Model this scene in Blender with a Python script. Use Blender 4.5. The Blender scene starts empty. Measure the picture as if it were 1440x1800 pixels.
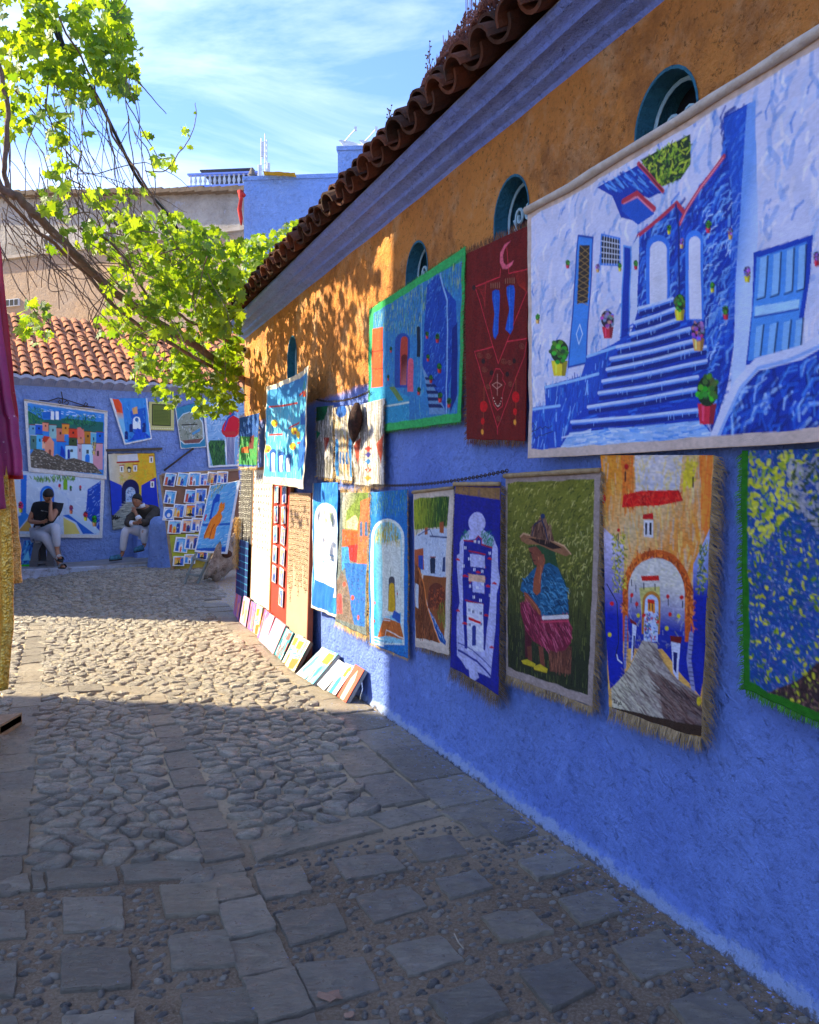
import bpy, bmesh, math, random
import numpy as np
from mathutils import Vector, Matrix, noise
from mathutils.geometry import tessellate_polygon
R = math.radians
random.seed(7); np.random.seed(7)
scene = bpy.context.scene
COL = scene.collection
# ------------------------------------------------------------------ camera, sky, sun, exposure
EYE = 1.57          # eye height in metres
FOC = 1442.0        # focal length in photo pixels (photo 1440 x 1800, horizon on row 857)
cam = bpy.data.cameras.new('camera'); camo = bpy.data.objects.new('camera', cam); COL.objects.link(camo)
camo.location = (0, 0, EYE); camo.rotation_euler = (R(90), 0, 0)
cam.sensor_fit = 'VERTICAL'; cam.sensor_height = 36; cam.lens = 36*FOC/1800; cam.shift_y = -43/1800
cam.clip_start = .05; cam.clip_end = 5000
scene.camera = camo
SUN_EL = R(35); SUN_V = Vector((-.985, .17, 0)).normalized()*math.cos(SUN_EL) + Vector((0, 0, math.sin(SUN_EL)))
world = bpy.data.worlds.new('World'); scene.world = world; world.use_nodes = True
wt = world.node_tree; wt.nodes.clear()
def wn(t, **k):
    n = wt.nodes.new(t)
    for a, b in k.items(): setattr(n, a, b)
    return n
sky = wn('ShaderNodeTexSky', sky_type='NISHITA', sun_disc=False, sun_elevation=SUN_EL,
         sun_rotation=math.atan2(SUN_V.x, SUN_V.y), air_density=1.0, dust_density=.6, ozone_density=2.5)
bg = wn('ShaderNodeBackground'); bg.inputs[1].default_value = .15
wo = wn('ShaderNodeOutputWorld')
tc = wn('ShaderNodeTexCoord'); mp = wn('ShaderNodeMapping')
mp.inputs['Rotation'].default_value = (R(14), R(-22), R(24)); mp.inputs['Scale'].default_value = (1.0, 2.0, 4.6)
n1 = wn('ShaderNodeTexNoise'); n1.inputs['Scale'].default_value = 2.1; n1.inputs['Detail'].default_value = 9; n1.inputs['Roughness'].default_value = .6; n1.inputs['Distortion'].default_value = .9
n2 = wn('ShaderNodeTexNoise'); n2.inputs['Scale'].default_value = 1.3; n2.inputs['Detail'].default_value = 3
cr = wn('ShaderNodeValToRGB'); cr.color_ramp.elements[0].position = .36; cr.color_ramp.elements[1].position = .76
cr2 = wn('ShaderNodeValToRGB'); cr2.color_ramp.elements[0].position = .20; cr2.color_ramp.elements[1].position = .60
mu = wn('ShaderNodeMath', operation='MULTIPLY'); mu2 = wn('ShaderNodeMath', operation='MULTIPLY'); mu2.inputs[1].default_value = .55
gm = wn('ShaderNodeGamma'); gm.inputs[1].default_value = .85
hs = wn('ShaderNodeMix', data_type='RGBA', blend_type='MULTIPLY'); hs.inputs[0].default_value = 1; hs.inputs['B'].default_value = (.245, .312, .47, 1)
mx = wn('ShaderNodeMix', data_type='RGBA'); mx.inputs['B'].default_value = (1.9, 2.05, 2.2, 1)
L = wt.links.new
L(tc.outputs['Generated'], mp.inputs[0]); L(mp.outputs[0], n1.inputs['Vector']); L(tc.outputs['Generated'], n2.inputs['Vector'])
L(n1.outputs[0], cr.inputs[0]); L(n2.outputs[0], cr2.inputs[0]); L(cr.outputs[0], mu.inputs[0]); L(cr2.outputs[0], mu.inputs[1])
L(mu.outputs[0], mu2.inputs[0]); L(mu2.outputs[0], mx.inputs['Factor']); L(sky.outputs[0], gm.inputs[0]); L(gm.outputs[0], hs.inputs['A'])
L(hs.outputs['Result'], mx.inputs['A']); L(mx.outputs['Result'], bg.inputs[0]); L(bg.outputs[0], wo.inputs[0])
sun = bpy.data.lights.new('sun', 'SUN'); sun.energy = 2.0; sun.angle = R(.55); sun.color = (1, .87, .60)
suno = bpy.data.objects.new('sun', sun); COL.objects.link(suno); suno.location = (-20, 3, 20)
suno.rotation_euler = SUN_V.to_track_quat('Z', 'Y').to_euler()
scene.view_settings.view_transform = 'Standard'; scene.view_settings.look = 'None'
scene.view_settings.exposure = 2.95; scene.view_settings.gamma = 1; scene.view_settings.use_curve_mapping = False
# ------------------------------------------------------------------ helpers
def ray(px, py): return Vector(((px-720)/FOC, 1, -(py-857)/FOC))
EYEV = Vector((0, 0, EYE))
def at(px, py, Y): return EYEV + ray(px, py)*Y
def gnd(px, py, z=0.): return at(px, py, (EYE-z)*FOC/(py-857))
class Plane:
    """a plane with in-plane axes es, et and normal n (towards the alley)"""
    def __init__(s, o, es, et=(0, 0, 1)):
        s.o = Vector(o); s.es = Vector(es).normalized(); s.et = Vector(et).normalized(); s.n = s.es.cross(s.et).normalized()
    def st(s, px, py, off=0.):
        r = ray(px, py); t = ((s.o + s.n*off - EYEV).dot(s.n))/r.dot(s.n); p = EYEV + r*t - s.o
        return (p.dot(s.es), p.dot(s.et))
    def pt(s, a, b, off=0.): return s.o + s.es*a + s.et*b + s.n*off
WALL = Plane((2.243, 0, 0), (.391, -.920, 0))      # the long wall on the right: s grows towards the viewer
BACK = Plane((-6.70, 14.0, 0), (1, .5625, 0))      # the blue wall across the end
def sm(a, b, x): t = min(1, max(0, (x-a)/(b-a))); return t*t*(3-2*t)
def gz(x, y): return .16*sm(10.4, 13.8, y)*sm(-6.6, -4.6, x) + .06*sm(10.4, 13.2, y)
def rnd(a, b): return random.uniform(a, b)
def tag(o, label=None, cat=None, group=None, kind=None):
    if label: o['label'] = label
    if cat: o['category'] = cat
    if group: o['group'] = group
    if kind: o['kind'] = kind
    return o
def thing(name, label, cat, loc=(0, 0, 0), group=None, rot=0):
    o = bpy.data.objects.new(name, None); COL.objects.link(o); o.location = loc; o.rotation_euler = (0, 0, rot); o.empty_display_size = .1
    return tag(o, label, cat, group)
def wloc(p):
    v = Vector((0, 0, 0))
    while p is not None: v = v + Vector(p.location); p = p.parent
    return v
def mesh(name, verts, faces, mats=None, smooth=False, mi=None):
    me = bpy.data.meshes.new(name); me.from_pydata([tuple(v) for v in verts], [], faces)
    if mats is not None:
        for m in (mats if isinstance(mats, (list, tuple)) else [mats]): me.materials.append(m)
    if mi is not None: me.polygons.foreach_set('material_index', mi)
    if smooth: me.polygons.foreach_set('use_smooth', [True]*len(me.polygons))
    me.update(); return me
def put(name, me, parent=None, loc=(0, 0, 0), rot=(0, 0, 0), scale=(1, 1, 1)):
    o = bpy.data.objects.new(name, me); COL.objects.link(o); o.parent = parent
    o.location = loc; o.rotation_euler = rot; o.scale = scale
    return o
class MB:
    def __init__(s): s.v = []; s.f = []; s.m = []; s.mi = 0
    def add(s, vs, fs):
        b = len(s.v); s.v += [Vector(v) for v in vs]; s.f += [tuple(b+i for i in f) for f in fs]; s.m += [s.mi]*len(fs); return s
    def box(s, c, d, ax=None, bev=0.):
        c = Vector(c); ax = ax or (Vector((1, 0, 0)), Vector((0, 1, 0)), Vector((0, 0, 1)))
        h = [q/2 for q in d]
        if bev <= 0:
            vs = [c + ax[0]*h[0]*i + ax[1]*h[1]*j + ax[2]*h[2]*k for k in (-1, 1) for j in (-1, 1) for i in (-1, 1)]
            return s.add(vs, [(0, 2, 3, 1), (4, 5, 7, 6), (0, 1, 5, 4), (2, 6, 7, 3), (0, 4, 6, 2), (1, 3, 7, 5)])
        rings = []
        for (k, e) in ((-1, bev), (-1+2*bev/d[2], 0), (1-2*bev/d[2], 0), (1, bev)):
            a, b = h[0]-e, h[1]-e; q = bev
            rings.append([c + ax[0]*i + ax[1]*j + ax[2]*h[2]*k for i, j in ((-a, -b+q), (-a+q, -b), (a-q, -b), (a, -b+q), (a, b-q), (a-q, b), (-a+q, b), (-a, b-q))])
        vs = [p for r in rings for p in r]; fs = [tuple(reversed(range(8))), tuple(range(24, 32))]
        for r in range(3):
            for i in range(8): fs.append((r*8+i, r*8+(i+1) % 8, r*8+8+(i+1) % 8, r*8+8+i))
        return s.add(vs, fs)
    def bar(s, a, b, w, t, up=(0, 0, 1), bev=0.):
        a = Vector(a); b = Vector(b); z = (b-a); l = z.length; z.normalize(); x = Vector(up).cross(z)
        if x.length < 1e-4: x = Vector((1, 0, 0)).cross(z)
        x.normalize(); y = z.cross(x)
        return s.box((a+b)/2, (w, t, l), (x, y, z), bev)
    def tube(s, pts, rad, n=6, cap=True):
        pts = [Vector(p) for p in pts]; m = len(pts)
        rs = rad if isinstance(rad, (list, tuple)) else [rad]*m
        vs = []; fs = []; pn = None
        for i, p in enumerate(pts):
            t = (pts[min(i+1, m-1)] - pts[max(i-1, 0)]);
            if t.length < 1e-9: t = Vector((0, 0, 1))
            t.normalize()
            if pn is None: pn = t.orthogonal().normalized()
            pn = (pn - t*pn.dot(t));
            pn = pn.normalized() if pn.length > 1e-6 else t.orthogonal().normalized()
            bn = t.cross(pn)
            for k in range(n):
                a = 2*math.pi*k/n; vs.append(p + (pn*math.cos(a) + bn*math.sin(a))*rs[i])
        for i in range(m-1):
            for k in range(n): fs.append((i*n+k, i*n+(k+1) % n, (i+1)*n+(k+1) % n, (i+1)*n+k))
        if cap: fs.append(tuple(reversed(range(n)))); fs.append(tuple(range((m-1)*n, m*n)))
        return s.add(vs, fs)
    def loft(s, rings, cap=True):
        n = len(rings[0]); vs = [p for r in rings for p in r]; fs = []
        for i in range(len(rings)-1):
            for k in range(n): fs.append((i*n+k, i*n+(k+1) % n, (i+1)*n+(k+1) % n, (i+1)*n+k))
        if cap: fs.append(tuple(reversed(range(n)))); fs.append(tuple(range((len(rings)-1)*n, len(rings)*n)))
        return s.add(vs, fs)
    def ell(s, c, r, n=10, m=6, ax=None):
        c = Vector(c); ax = ax or (Vector((1, 0, 0)), Vector((0, 1, 0)), Vector((0, 0, 1)))
        rings = []
        for i in range(m+1):
            a = math.pi*(i+.02)/(m+.04) - math.pi/2
            rings.append([c + ax[0]*r[0]*math.cos(a)*math.cos(2*math.pi*k/n) + ax[1]*r[1]*math.cos(a)*math.sin(2*math.pi*k/n) + ax[2]*r[2]*math.sin(a) for k in range(n)])
        return s.loft(rings)
    def build(s, name, mats, parent=None, smooth=False, base=None):
        if parent is not None: o = wloc(parent)
        elif base is not None: o = Vector(base)
        else:
            xs = [v.x for v in s.v]; ys = [v.y for v in s.v]; zs = [v.z for v in s.v]
            o = Vector(((min(xs)+max(xs))/2, (min(ys)+max(ys))/2, min(zs)))
        me = mesh(name, [v-o for v in s.v], s.f, mats, smooth, s.m if isinstance(mats, (list, tuple)) else None)
        ob = put(name, me, parent)
        if parent is None: ob.location = o
        return ob
def lin(c):
    """sRGB 0..255 -> linear"""
    return tuple(((x/255)/12.92 if x/255 <= .04045 else ((x/255+.055)/1.055)**2.4) for x in c[:3])
# ------------------------------------------------------------------ materials
class NT:
    def __init__(s, name):
        s.mat = bpy.data.materials.new(name); s.mat.use_nodes = True; s.t = s.mat.node_tree; s.t.nodes.clear()
        s.out = s.t.nodes.new('ShaderNodeOutputMaterial'); s.b = s.t.nodes.new('ShaderNodeBsdfPrincipled'); s.l(s.b.outputs[0], s.out.inputs[0])
    def l(s, a, b): s.t.links.new(a, b)
    def n(s, t, ins=None, **k):
        n = s.t.nodes.new(t)
        for a, b in k.items(): setattr(n, a, b)
        for a, b in (ins or {}).items():
            if hasattr(b, 'links') or isinstance(b, bpy.types.NodeSocket): s.l(b, n.inputs[a])
            else: n.inputs[a].default_value = b
        return n
    def noise(s, vec, scale, detail=4, rough=.55, dist=0.):
        return s.n('ShaderNodeTexNoise', {'Vector': vec, 'Scale': scale, 'Detail': detail, 'Roughness': rough, 'Distortion': dist}).outputs[0]
    def ramp(s, fac, stops):
        r = s.n('ShaderNodeValToRGB', {'Fac': fac}); cr = r.color_ramp
        while len(cr.elements) < len(stops): cr.elements.new(.5)
        for e, (p, c) in zip(cr.elements, stops): e.position = p; e.color = (c, c, c, 1) if not isinstance(c, (tuple, list)) else (*c[:3], 1)
        return r.outputs[0]
    def mix(s, f, a, b, mode='MIX'):
        n = s.n('ShaderNodeMix', data_type='RGBA', blend_type=mode)
        for k, v in (('Factor', f), ('A', a), ('B', b)):
            if isinstance(v, bpy.types.NodeSocket): s.l(v, n.inputs[k])
            elif k == 'Factor': n.inputs[0].default_value = v
            else: n.inputs[k].default_value = (*v[:3], 1)
        return n.outputs['Result']
    def math(s, op, a, b=0., clamp=False):
        n = s.n('ShaderNodeMath', operation=op, use_clamp=clamp)
        for i, v in enumerate((a, b)):
            if isinstance(v, bpy.types.NodeSocket): s.l(v, n.inputs[i])
            else: n.inputs[i].default_value = v
        return n.outputs[0]
    def bump(s, h, strength=.5, dist=.01, normal=None):
        n = s.n('ShaderNodeBump', {'Height': h, 'Strength': strength, 'Distance': dist})
        if normal is not None: s.l(normal, n.inputs['Normal'])
        s.l(n.outputs[0], s.b.inputs['Normal']); return n.outputs[0]
    def pos(s): return s.n('ShaderNodeNewGeometry').outputs['Position']
    def obj(s): return s.n('ShaderNodeTexCoord').outputs['Object']
    def rand(s):
        """a number that differs per object and per loose piece"""
        a = s.n('ShaderNodeObjectInfo').outputs['Random']; b = s.n('ShaderNodeNewGeometry').outputs['Random Per Island']
        return s.math('FRACT', s.math('ADD', a, b))
    def col(s, c):
        if isinstance(c, bpy.types.NodeSocket): s.l(c, s.b.inputs['Base Color'])
        else: s.b.inputs['Base Color'].default_value = (*c[:3], 1)
    def rough(s, r, spec=.35):
        if isinstance(r, bpy.types.NodeSocket): s.l(r, s.b.inputs['Roughness'])
        else: s.b.inputs['Roughness'].default_value = r
        s.b.inputs['Specular IOR Level'].default_value = spec
def simple(name, c, c2=None, scale=6., rough=.8, bump=0., bscale=60., spec=.3, metal=0., var=0.):
    m = NT(name); v = m.obj()
    c2 = c2 or tuple(x*.7 for x in c)
    f = m.ramp(m.noise(v, scale, 5, .6), [(.32, 0.), (.68, 1.)])
    k = m.mix(f, c, c2)
    if var:
        r = m.rand(); k = m.mix(1., k, m.ramp(r, [(0., 1-var), (1., 1+var)]), 'MULTIPLY')
    m.col(k); m.rough(rough, spec); m.b.inputs['Metallic'].default_value = metal
    if bump: m.bump(m.noise(v, bscale, 4, .6), bump, .01)
    return m.mat
# ------------------------------------------------------------------ surface materials of the place
def wall_mat(name, lower, lower2, upper=None, upper2=None, zsplit=2.31, foot=True):
    m = NT(name); p = m.pos()
    sep = m.n('ShaderNodeSeparateXYZ', {0: p}); z = sep.outputs[2]
    big = m.noise(p, 1.3, 6, .6); mid = m.noise(p, 7, 6, .65); fine = m.noise(p, 55, 5, .6)
    lo = m.mix(m.ramp(big, [(.3, 0.), (.7, 1.)]), lower, lower2)
    lo = m.mix(m.ramp(m.noise(p, 2.6, 7, .72, .5), [(.5, 0.), (.7, .5)]), lo, tuple(x*.66 for x in lower))
    lo = m.mix(m.ramp(mid, [(.55, 0.), (.72, .55)]), lo, tuple(x*1.25 for x in lower2))
    lo = m.mix(m.ramp(m.noise(p, 38, 6, .75), [(.54, 0.), (.66, .5)]), lo, tuple(x*.45 for x in lower))
    lo = m.mix(m.ramp(m.noise(p, 26, 6, .75), [(.60, 0.), (.72, .45)]), lo, tuple(min(.9, x*1.5+.06) for x in lower))
    # scrapes and grime low on the wall
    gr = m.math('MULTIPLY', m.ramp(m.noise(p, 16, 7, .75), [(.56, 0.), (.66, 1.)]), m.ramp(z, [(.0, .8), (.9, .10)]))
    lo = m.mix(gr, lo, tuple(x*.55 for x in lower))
    if foot:
        e = m.math('ADD', z, m.math('MULTIPLY', m.noise(p, 13, 7, .75), -.15))
        lo = m.mix(m.ramp(m.math('ADD', e, .2), [(.165, .9), (.185, 0.)]), lo, (.40, .50, .78))
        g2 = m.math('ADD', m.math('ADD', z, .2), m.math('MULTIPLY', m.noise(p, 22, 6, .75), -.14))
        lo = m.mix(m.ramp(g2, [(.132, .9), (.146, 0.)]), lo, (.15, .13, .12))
    c = lo
    if upper:
        up = m.mix(m.ramp(big, [(.3, 0.), (.68, 1.)]), upper, upper2)
        up = m.mix(m.ramp(m.noise(p, 3.2, 8, .7), [(.50, 0.), (.66, .8)]), up, (.74, .44, .22))
        up = m.mix(m.ramp(m.noise(p, 2.1, 8, .72, .4), [(.50, 0.), (.64, .8)]), up, (.34, .125, .035))
        up = m.mix(m.ramp(m.noise(p, 12, 7, .8), [(.55, 0.), (.68, .55)]), up, (.22, .075, .025))
        pit = m.ramp(m.noise(p, 30, 6, .8), [(.57, 0.), (.63, .85)])
        up = m.mix(pit, up, tuple(x*.25 for x in upper))
        f = m.ramp(m.math('ADD', z, m.math('MULTIPLY', m.noise(p, 3, 4), .06)), [((zsplit)/10., 0.), ((zsplit+.03)/10., 1.)])
        zz = m.math('MULTIPLY', m.math('ADD', z, m.math('MULTIPLY', m.noise(p, 5, 5), .08)), .1)
        f = m.ramp(zz, [((zsplit+.03)/10., 0.), ((zsplit+.06)/10., 1.)])
        c = m.mix(f, lo, up)
    m.col(c); m.rough(.88, .25)
    h = m.math('ADD', m.math('MULTIPLY', m.noise(p, 9, 7, .62, .6), 1.6), m.math('MULTIPLY', m.noise(p, 42, 6, .7), .9))
    h2 = m.math('MULTIPLY', m.ramp(m.noise(p, 20, 4, .6), [(.60, 0.), (.72, 1.)]), -.6)
    m.bump(m.math('ADD', h, h2), .9, .045)
    return m.mat
BLUE = (.155, .25, .74); BLUE2 = (.235, .36, .86)
M_WALL = wall_mat('plaster_blue_and_ochre', BLUE, BLUE2, (.80, .31, .065), (.66, .25, .06))
M_BACK = wall_mat('plaster_blue', (.20, .30, .70), (.30, .42, .76), foot=True)
M_CORN = wall_mat('cornice_paint', (.24, .34, .95), (.32, .43, .96), foot=False)
M_BOX = wall_mat('far_blue_paint', (.20, .36, .80), (.26, .42, .84), foot=False)
M_SIDE = wall_mat('neighbour_plaster', (.74, .72, .68), (.66, .65, .64), foot=False)
def far_mat():
    m = NT('old_rendered_wall'); p = m.pos(); z = m.n('ShaderNodeSeparateXYZ', {0: p}).outputs[2]
    up = m.mix(m.ramp(m.noise(p, .55, 8, .7), [(.35, 0.), (.62, 1.)]), (.48, .44, .40), (.26, .23, .20))
    lo = m.mix(m.ramp(m.noise(p, .4, 8, .65), [(.35, 0.), (.65, 1.)]), (.50, .33, .20), (.40, .31, .24))
    up = m.mix(m.ramp(m.noise(p, .9, 6, .7), [(.60, 0.), (.68, .8)]), up, (.42, .48, .66))
    zz = m.math('MULTIPLY', m.math('ADD', z, m.math('MULTIPLY', m.noise(p, .6, 5), .25)), .05)
    c = m.mix(m.ramp(zz, [(8.55*.05, 0.), (8.7*.05, 1.)]), lo, up)
    c = m.mix(m.ramp(m.noise(p, 14, 6, .8), [(.5, 0.), (.75, .5)]), c, (.14, .12, .10))
    m.col(c); m.rough(.95, .1); m.bump(m.noise(p, 6, 8, .75), .9, .12); return m.mat
M_FAR = far_mat()
def spatter(m, p, k):
    """flecks of the wall's blue paint fallen on the ground close to it"""
    d = m.n('ShaderNodeVectorMath', {0: p, 1: tuple(WALL.n)}, operation='DOT_PRODUCT').outputs['Value']; off = m.math('SUBTRACT', d, WALL.o.dot(WALL.n))
    near = m.ramp(off, [(.10, .55), (.42, 0.)]); sp_ = m.math('GREATER_THAN', m.math('ADD', m.noise(p, 46, 3, .6), m.math('MULTIPLY', near, .22)), .74)
    return m.mix(sp_, k, (.34, .42, .76))
def stone_mat(name, c1, c2, c3, warm=0., rough=.55, bs=26, bstr=.8, spec=.45):
    m = NT(name); p = m.pos(); r = m.rand()
    k = m.ramp(r, [(0., c1), (.45, c2), (.8, c3), (1., tuple(x*1.25 for x in c2))])
    k = m.mix(m.ramp(m.noise(p, 18, 6, .7), [(.45, 0.), (.75, .6)]), k, (.20, .165, .125))
    mp_ = m.n('ShaderNodeMapping', {'Vector': p, 'Rotation': (0, 0, R(-20)), 'Scale': (.6, 2.4, 1)}).outputs[0]
    streak = m.noise(mp_, 14, 9, .78, 1.6)
    k = m.mix(m.ramp(streak, [(.52, 0.), (.70, .5)]), k, tuple(x*.6 for x in c1))
    k = m.mix(m.ramp(m.noise(p, 2.2, 5, .6), [(.45, 0.), (.75, .5)]), k, (.27, .215, .15))
    if 'slab' in name: k = spatter(m, p, k)
    m.col(k); m.rough(m.ramp(m.noise(p, 30, 4), [(.3, rough-.2), (.7, rough+.2)]), spec)
    m.bump(m.math('ADD', m.math('MULTIPLY', streak, 1.8), m.math('MULTIPLY', m.noise(p, bs, 8, .72), .9)), bstr, .022)
    return m.mat
M_COB = stone_mat('worn_cobble', (.33, .285, .22), (.47, .41, .32), (.55, .46, .33), rough=.32, bstr=1., spec=.6)
M_SLAB = stone_mat('slate_slab', (.29, .25, .19), (.39, .335, .255), (.46, .375, .26), rough=.42, bs=40, bstr=1.)
M_PEB = stone_mat('river_pebble', (.12, .11, .10), (.25, .22, .18), (.42, .36, .29), rough=.36)
M_KERB = stone_mat('kerb_stone', (.20, .19, .19), (.27, .25, .24), (.33, .31, .30), rough=.8)
def ground_mat():
    m = NT('packed_earth_mortar'); p = m.pos()
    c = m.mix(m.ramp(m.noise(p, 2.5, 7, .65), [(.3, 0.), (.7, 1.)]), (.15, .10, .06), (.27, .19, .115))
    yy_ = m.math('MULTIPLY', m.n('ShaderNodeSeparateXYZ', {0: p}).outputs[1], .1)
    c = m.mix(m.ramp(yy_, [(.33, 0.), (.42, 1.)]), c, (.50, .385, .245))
    c = m.mix(m.ramp(m.noise(p, 90, 4, .7), [(.45, 0.), (.7, .6)]), c, (.40, .32, .24))
    c = m.mix(m.ramp(m.noise(p, 40, 5, .7), [(.55, 0.), (.7, .8)]), c, (.07, .05, .035))
    c = spatter(m, p, c)
    m.col(c); m.rough(.92, .2)
    m.bump(m.math('ADD', m.noise(p, 60, 6, .75), m.math('MULTIPLY', m.noise(p, 12, 4), 1.5)), .8, .012); return m.mat
M_GROUND = ground_mat()
def tile_mat(name, a, b, dirt, moss=.5):
    m = NT(name); p = m.pos(); r = m.rand()
    k = m.ramp(r, [(0., a), (.5, b), (1., tuple(x*.62 for x in b))])
    k = m.mix(m.ramp(m.noise(p, 9, 7, .75), [(.47, 0.), (.66, moss)]), k, dirt)
    k = m.mix(m.ramp(m.noise(p, 60, 5, .7), [(.55, 0.), (.72, .6)]), k, (.05, .042, .035))
    m.col(k); m.rough(.88, .2); m.bump(m.noise(p, 45, 6, .75), .8, .012); return m.mat
M_TILE = tile_mat('terracotta_far', (.50, .175, .075), (.42, .17, .085), (.17, .11, .08), .75)
M_TILE2 = tile_mat('terracotta_weathered', (.17, .052, .024), (.10, .038, .022), (.045, .032, .025), .9)
M_MORTAR = simple('pale_mortar', (.30, .33, .45), (.40, .42, .5), 8, .9, .5, 40)
M_TEAL = wall_mat('teal_reveal', (.03, .16, .26), (.05, .22, .32), foot=False)
M_IRONB = simple('teal_painted_iron', (.28, .46, .54), (.36, .54, .62), 30, .5, .2, 80, .5)
M_IRON = simple('black_iron', (.03, .026, .022), (.075, .045, .03), 30, .6, .3, 80, .5, .4)
M_DARK = simple('dark_interior', (.006, .008, .014), (.01, .012, .02), 5, .9)
# ------------------------------------------------------------------ right building
HR = 3.40
def s_of(px):                                   # s on the wall below a photo column
    return WALL.st(px, 857)[0]
sN, sF = 3.5, -10.0/.920                        # near end (behind the viewer), far end
bld = thing('blue_and_ochre_building', 'long low building with blue plaster below and ochre above, hung with paintings along the alley', 'building', WALL.pt((sN+sF)/2, 0, -2))
wins = []
for pxc in (1170, 899, 733, 514):
    s0 = s_of(pxc); wins.append((s0, .165, 2.55, 2.92 if pxc != 514 else 2.84))
def arch(s0, hw, z0, zs, k=14):
    pts = [(s0-hw, z0), (s0+hw, z0)]
    for i in range(k+1):
        a = math.pi*i/k; pts.append((s0+hw*math.cos(a), zs+hw*1.15*math.sin(a)))
    return pts
outer = [(sF, -.1), (sN, -.1), (sN, HR+.3), (sF, HR+.3)]
loops = [outer] + [arch(*w) for w in wins]
flat = [q for l in loops for q in l]
tess = tessellate_polygon([[Vector((a, b, 0)) for a, b in l] for l in loops])
b = MB(); vs = [WALL.pt(a, c, 0) for a, c in flat]
fs = []
for t in tess:
    n = (vs[t[1]]-vs[t[0]]).cross(vs[t[2]]-vs[t[0]])
    fs.append(t if n.dot(WALL.n) > 0 else t[::-1])
b.add(vs, fs)
q = [WALL.pt(sF, -.1, 0), WALL.pt(sF, HR+.3, 0), WALL.pt(sF, HR+.3, -4), WALL.pt(sF, -.1, -4)]; b.add(q, [(0, 1, 2, 3)])
q = [WALL.pt(sN, -.1, 0), WALL.pt(sN, HR+.3, 0), WALL.pt(sN, HR+.3, -4), WALL.pt(sN, -.1, -4)]; b.add(q, [(0, 1, 2, 3)])
q = [WALL.pt(sF, -.1, -4), WALL.pt(sF, HR+.3, -4), WALL.pt(sN, HR+.3, -4), WALL.pt(sN, -.1, -4)]; b.add(q, [(0, 1, 2, 3)])
b.build('wall', M_WALL, bld)
# swelling foot of the wall, lime washed and rough
b = MB(); rows = []
for i in range(260):
    s = sF + (sN-sF)*i/259; row = []
    for k, (o, z) in enumerate(((.026, -.03), (.022, .01), (.012, .035), (.003, .06), (-.01, .085))):
        nn = noise.noise(Vector((s*3.1, z*9, 1)))*.014 + noise.noise(Vector((s*11, z*20, 3)))*.009
        row.append(WALL.pt(s, z+nn*.8, o+max(-o, nn) if k < 4 else o))
    rows.append(row)
for i in range(259):
    base = len(b.v)
    b.add([*rows[i], *rows[i+1]], [(k, k+1, 5+k+1, 5+k) for k in range(4)])
b.build('wall_foot', M_WALL, bld, smooth=True)
for (s0, hw, z0, zs) in wins:
    w = MB(); pf = arch(s0, hw, z0, zs); dep = .16
    ring0 = [WALL.pt(a, c, .004) for a, c in pf]; ring1 = [WALL.pt(a, c, -dep) for a, c in pf]; n = len(pf)
    w.add(ring0+ring1, [(i, (i+1) % n, n+(i+1) % n, n+i) for i in range(n)])
    ring2 = [WALL.pt(s0+(a-s0)*1.07, zs+(c-zs)*1.07 if c > zs else c, .004) for a, c in pf]
    w.add(ring0+ring2, [(i, (i+1) % n, n+(i+1) % n, n+i) for i in range(1, n)])
    wo_ = w.build('window', M_TEAL, bld)
    w = MB(); w.add([WALL.pt(a, c, -dep+.002) for a, c in pf], [tuple(range(n))]); w.build('pane', M_DARK, wo_)  # flat black face: the darkness of the unlit inside is put into its colour
    g = MB(); D = -.075; P = lambda a, c: WALL.pt(s0+a*hw, zs+c*hw, D)
    g.tube([P(math.cos(math.pi*i/12)*.93, math.sin(math.pi*i/12)*1.05) for i in range(13)], .0085, 5)
    for sg in (-1, 1):
        g.tube([P(sg*.93, 0), P(sg*.93, -2.2)], .0085, 5)
        sp = [P(sg*(.08+.42*(i/14)), -1.9+1.7*(i/14)) for i in range(15)]
        for i in range(16):
            a = i/15*2*math.pi*1.15; rr = .24*(1-i/15*.72)
            sp.append(P(sg*(.5-.24+rr*math.cos(a)*1.), -.2+.1+rr*math.sin(a)*1.3+.2))
        g.tube(sp, .008, 5)
        g.tube([P(sg*(.86-.5*math.sin(i/12*2.6)), -1.6+1.7*i/12) for i in range(13)], .007, 5)
        g.tube([P(sg*.28*math.sin(i/8*math.pi), -1.3+i/8*.9) for i in range(9)], .007, 5)
    g.build('grille', M_IRONB, wo_)
# cornice: plaster cove under the eave
prof = [(.0, HR-.02), (.012, HR+.0), (.05, HR+.012), (.062, HR+.018), (.066, HR+.04), (.10, HR+.055), (.14, HR+.06), (.145, HR+.08), (.16, HR+.088), (.195, HR+.10), (.21, HR+.12), (.21, HR+.135), (-.05, HR+.14)]
b = MB(); N = 150; rings = []
for i in range(N+1):
    s = (sF-.05) + (sN-sF+.05)*i/N
    rings.append([WALL.pt(s, z+noise.noise(Vector((s*1.5, o*20, 5)))*.006, o+noise.noise(Vector((s*2, z*9, 9)))*.005) for o, z in prof])
vs = [p for r in rings for p in r]; K = len(prof)
b.add(vs, [(i*K+k, i*K+k+1, (i+1)*K+k+1, (i+1)*K+k) for i in range(N) for k in range(K-1)])
b.build('cornice', M_CORN, bld)
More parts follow.
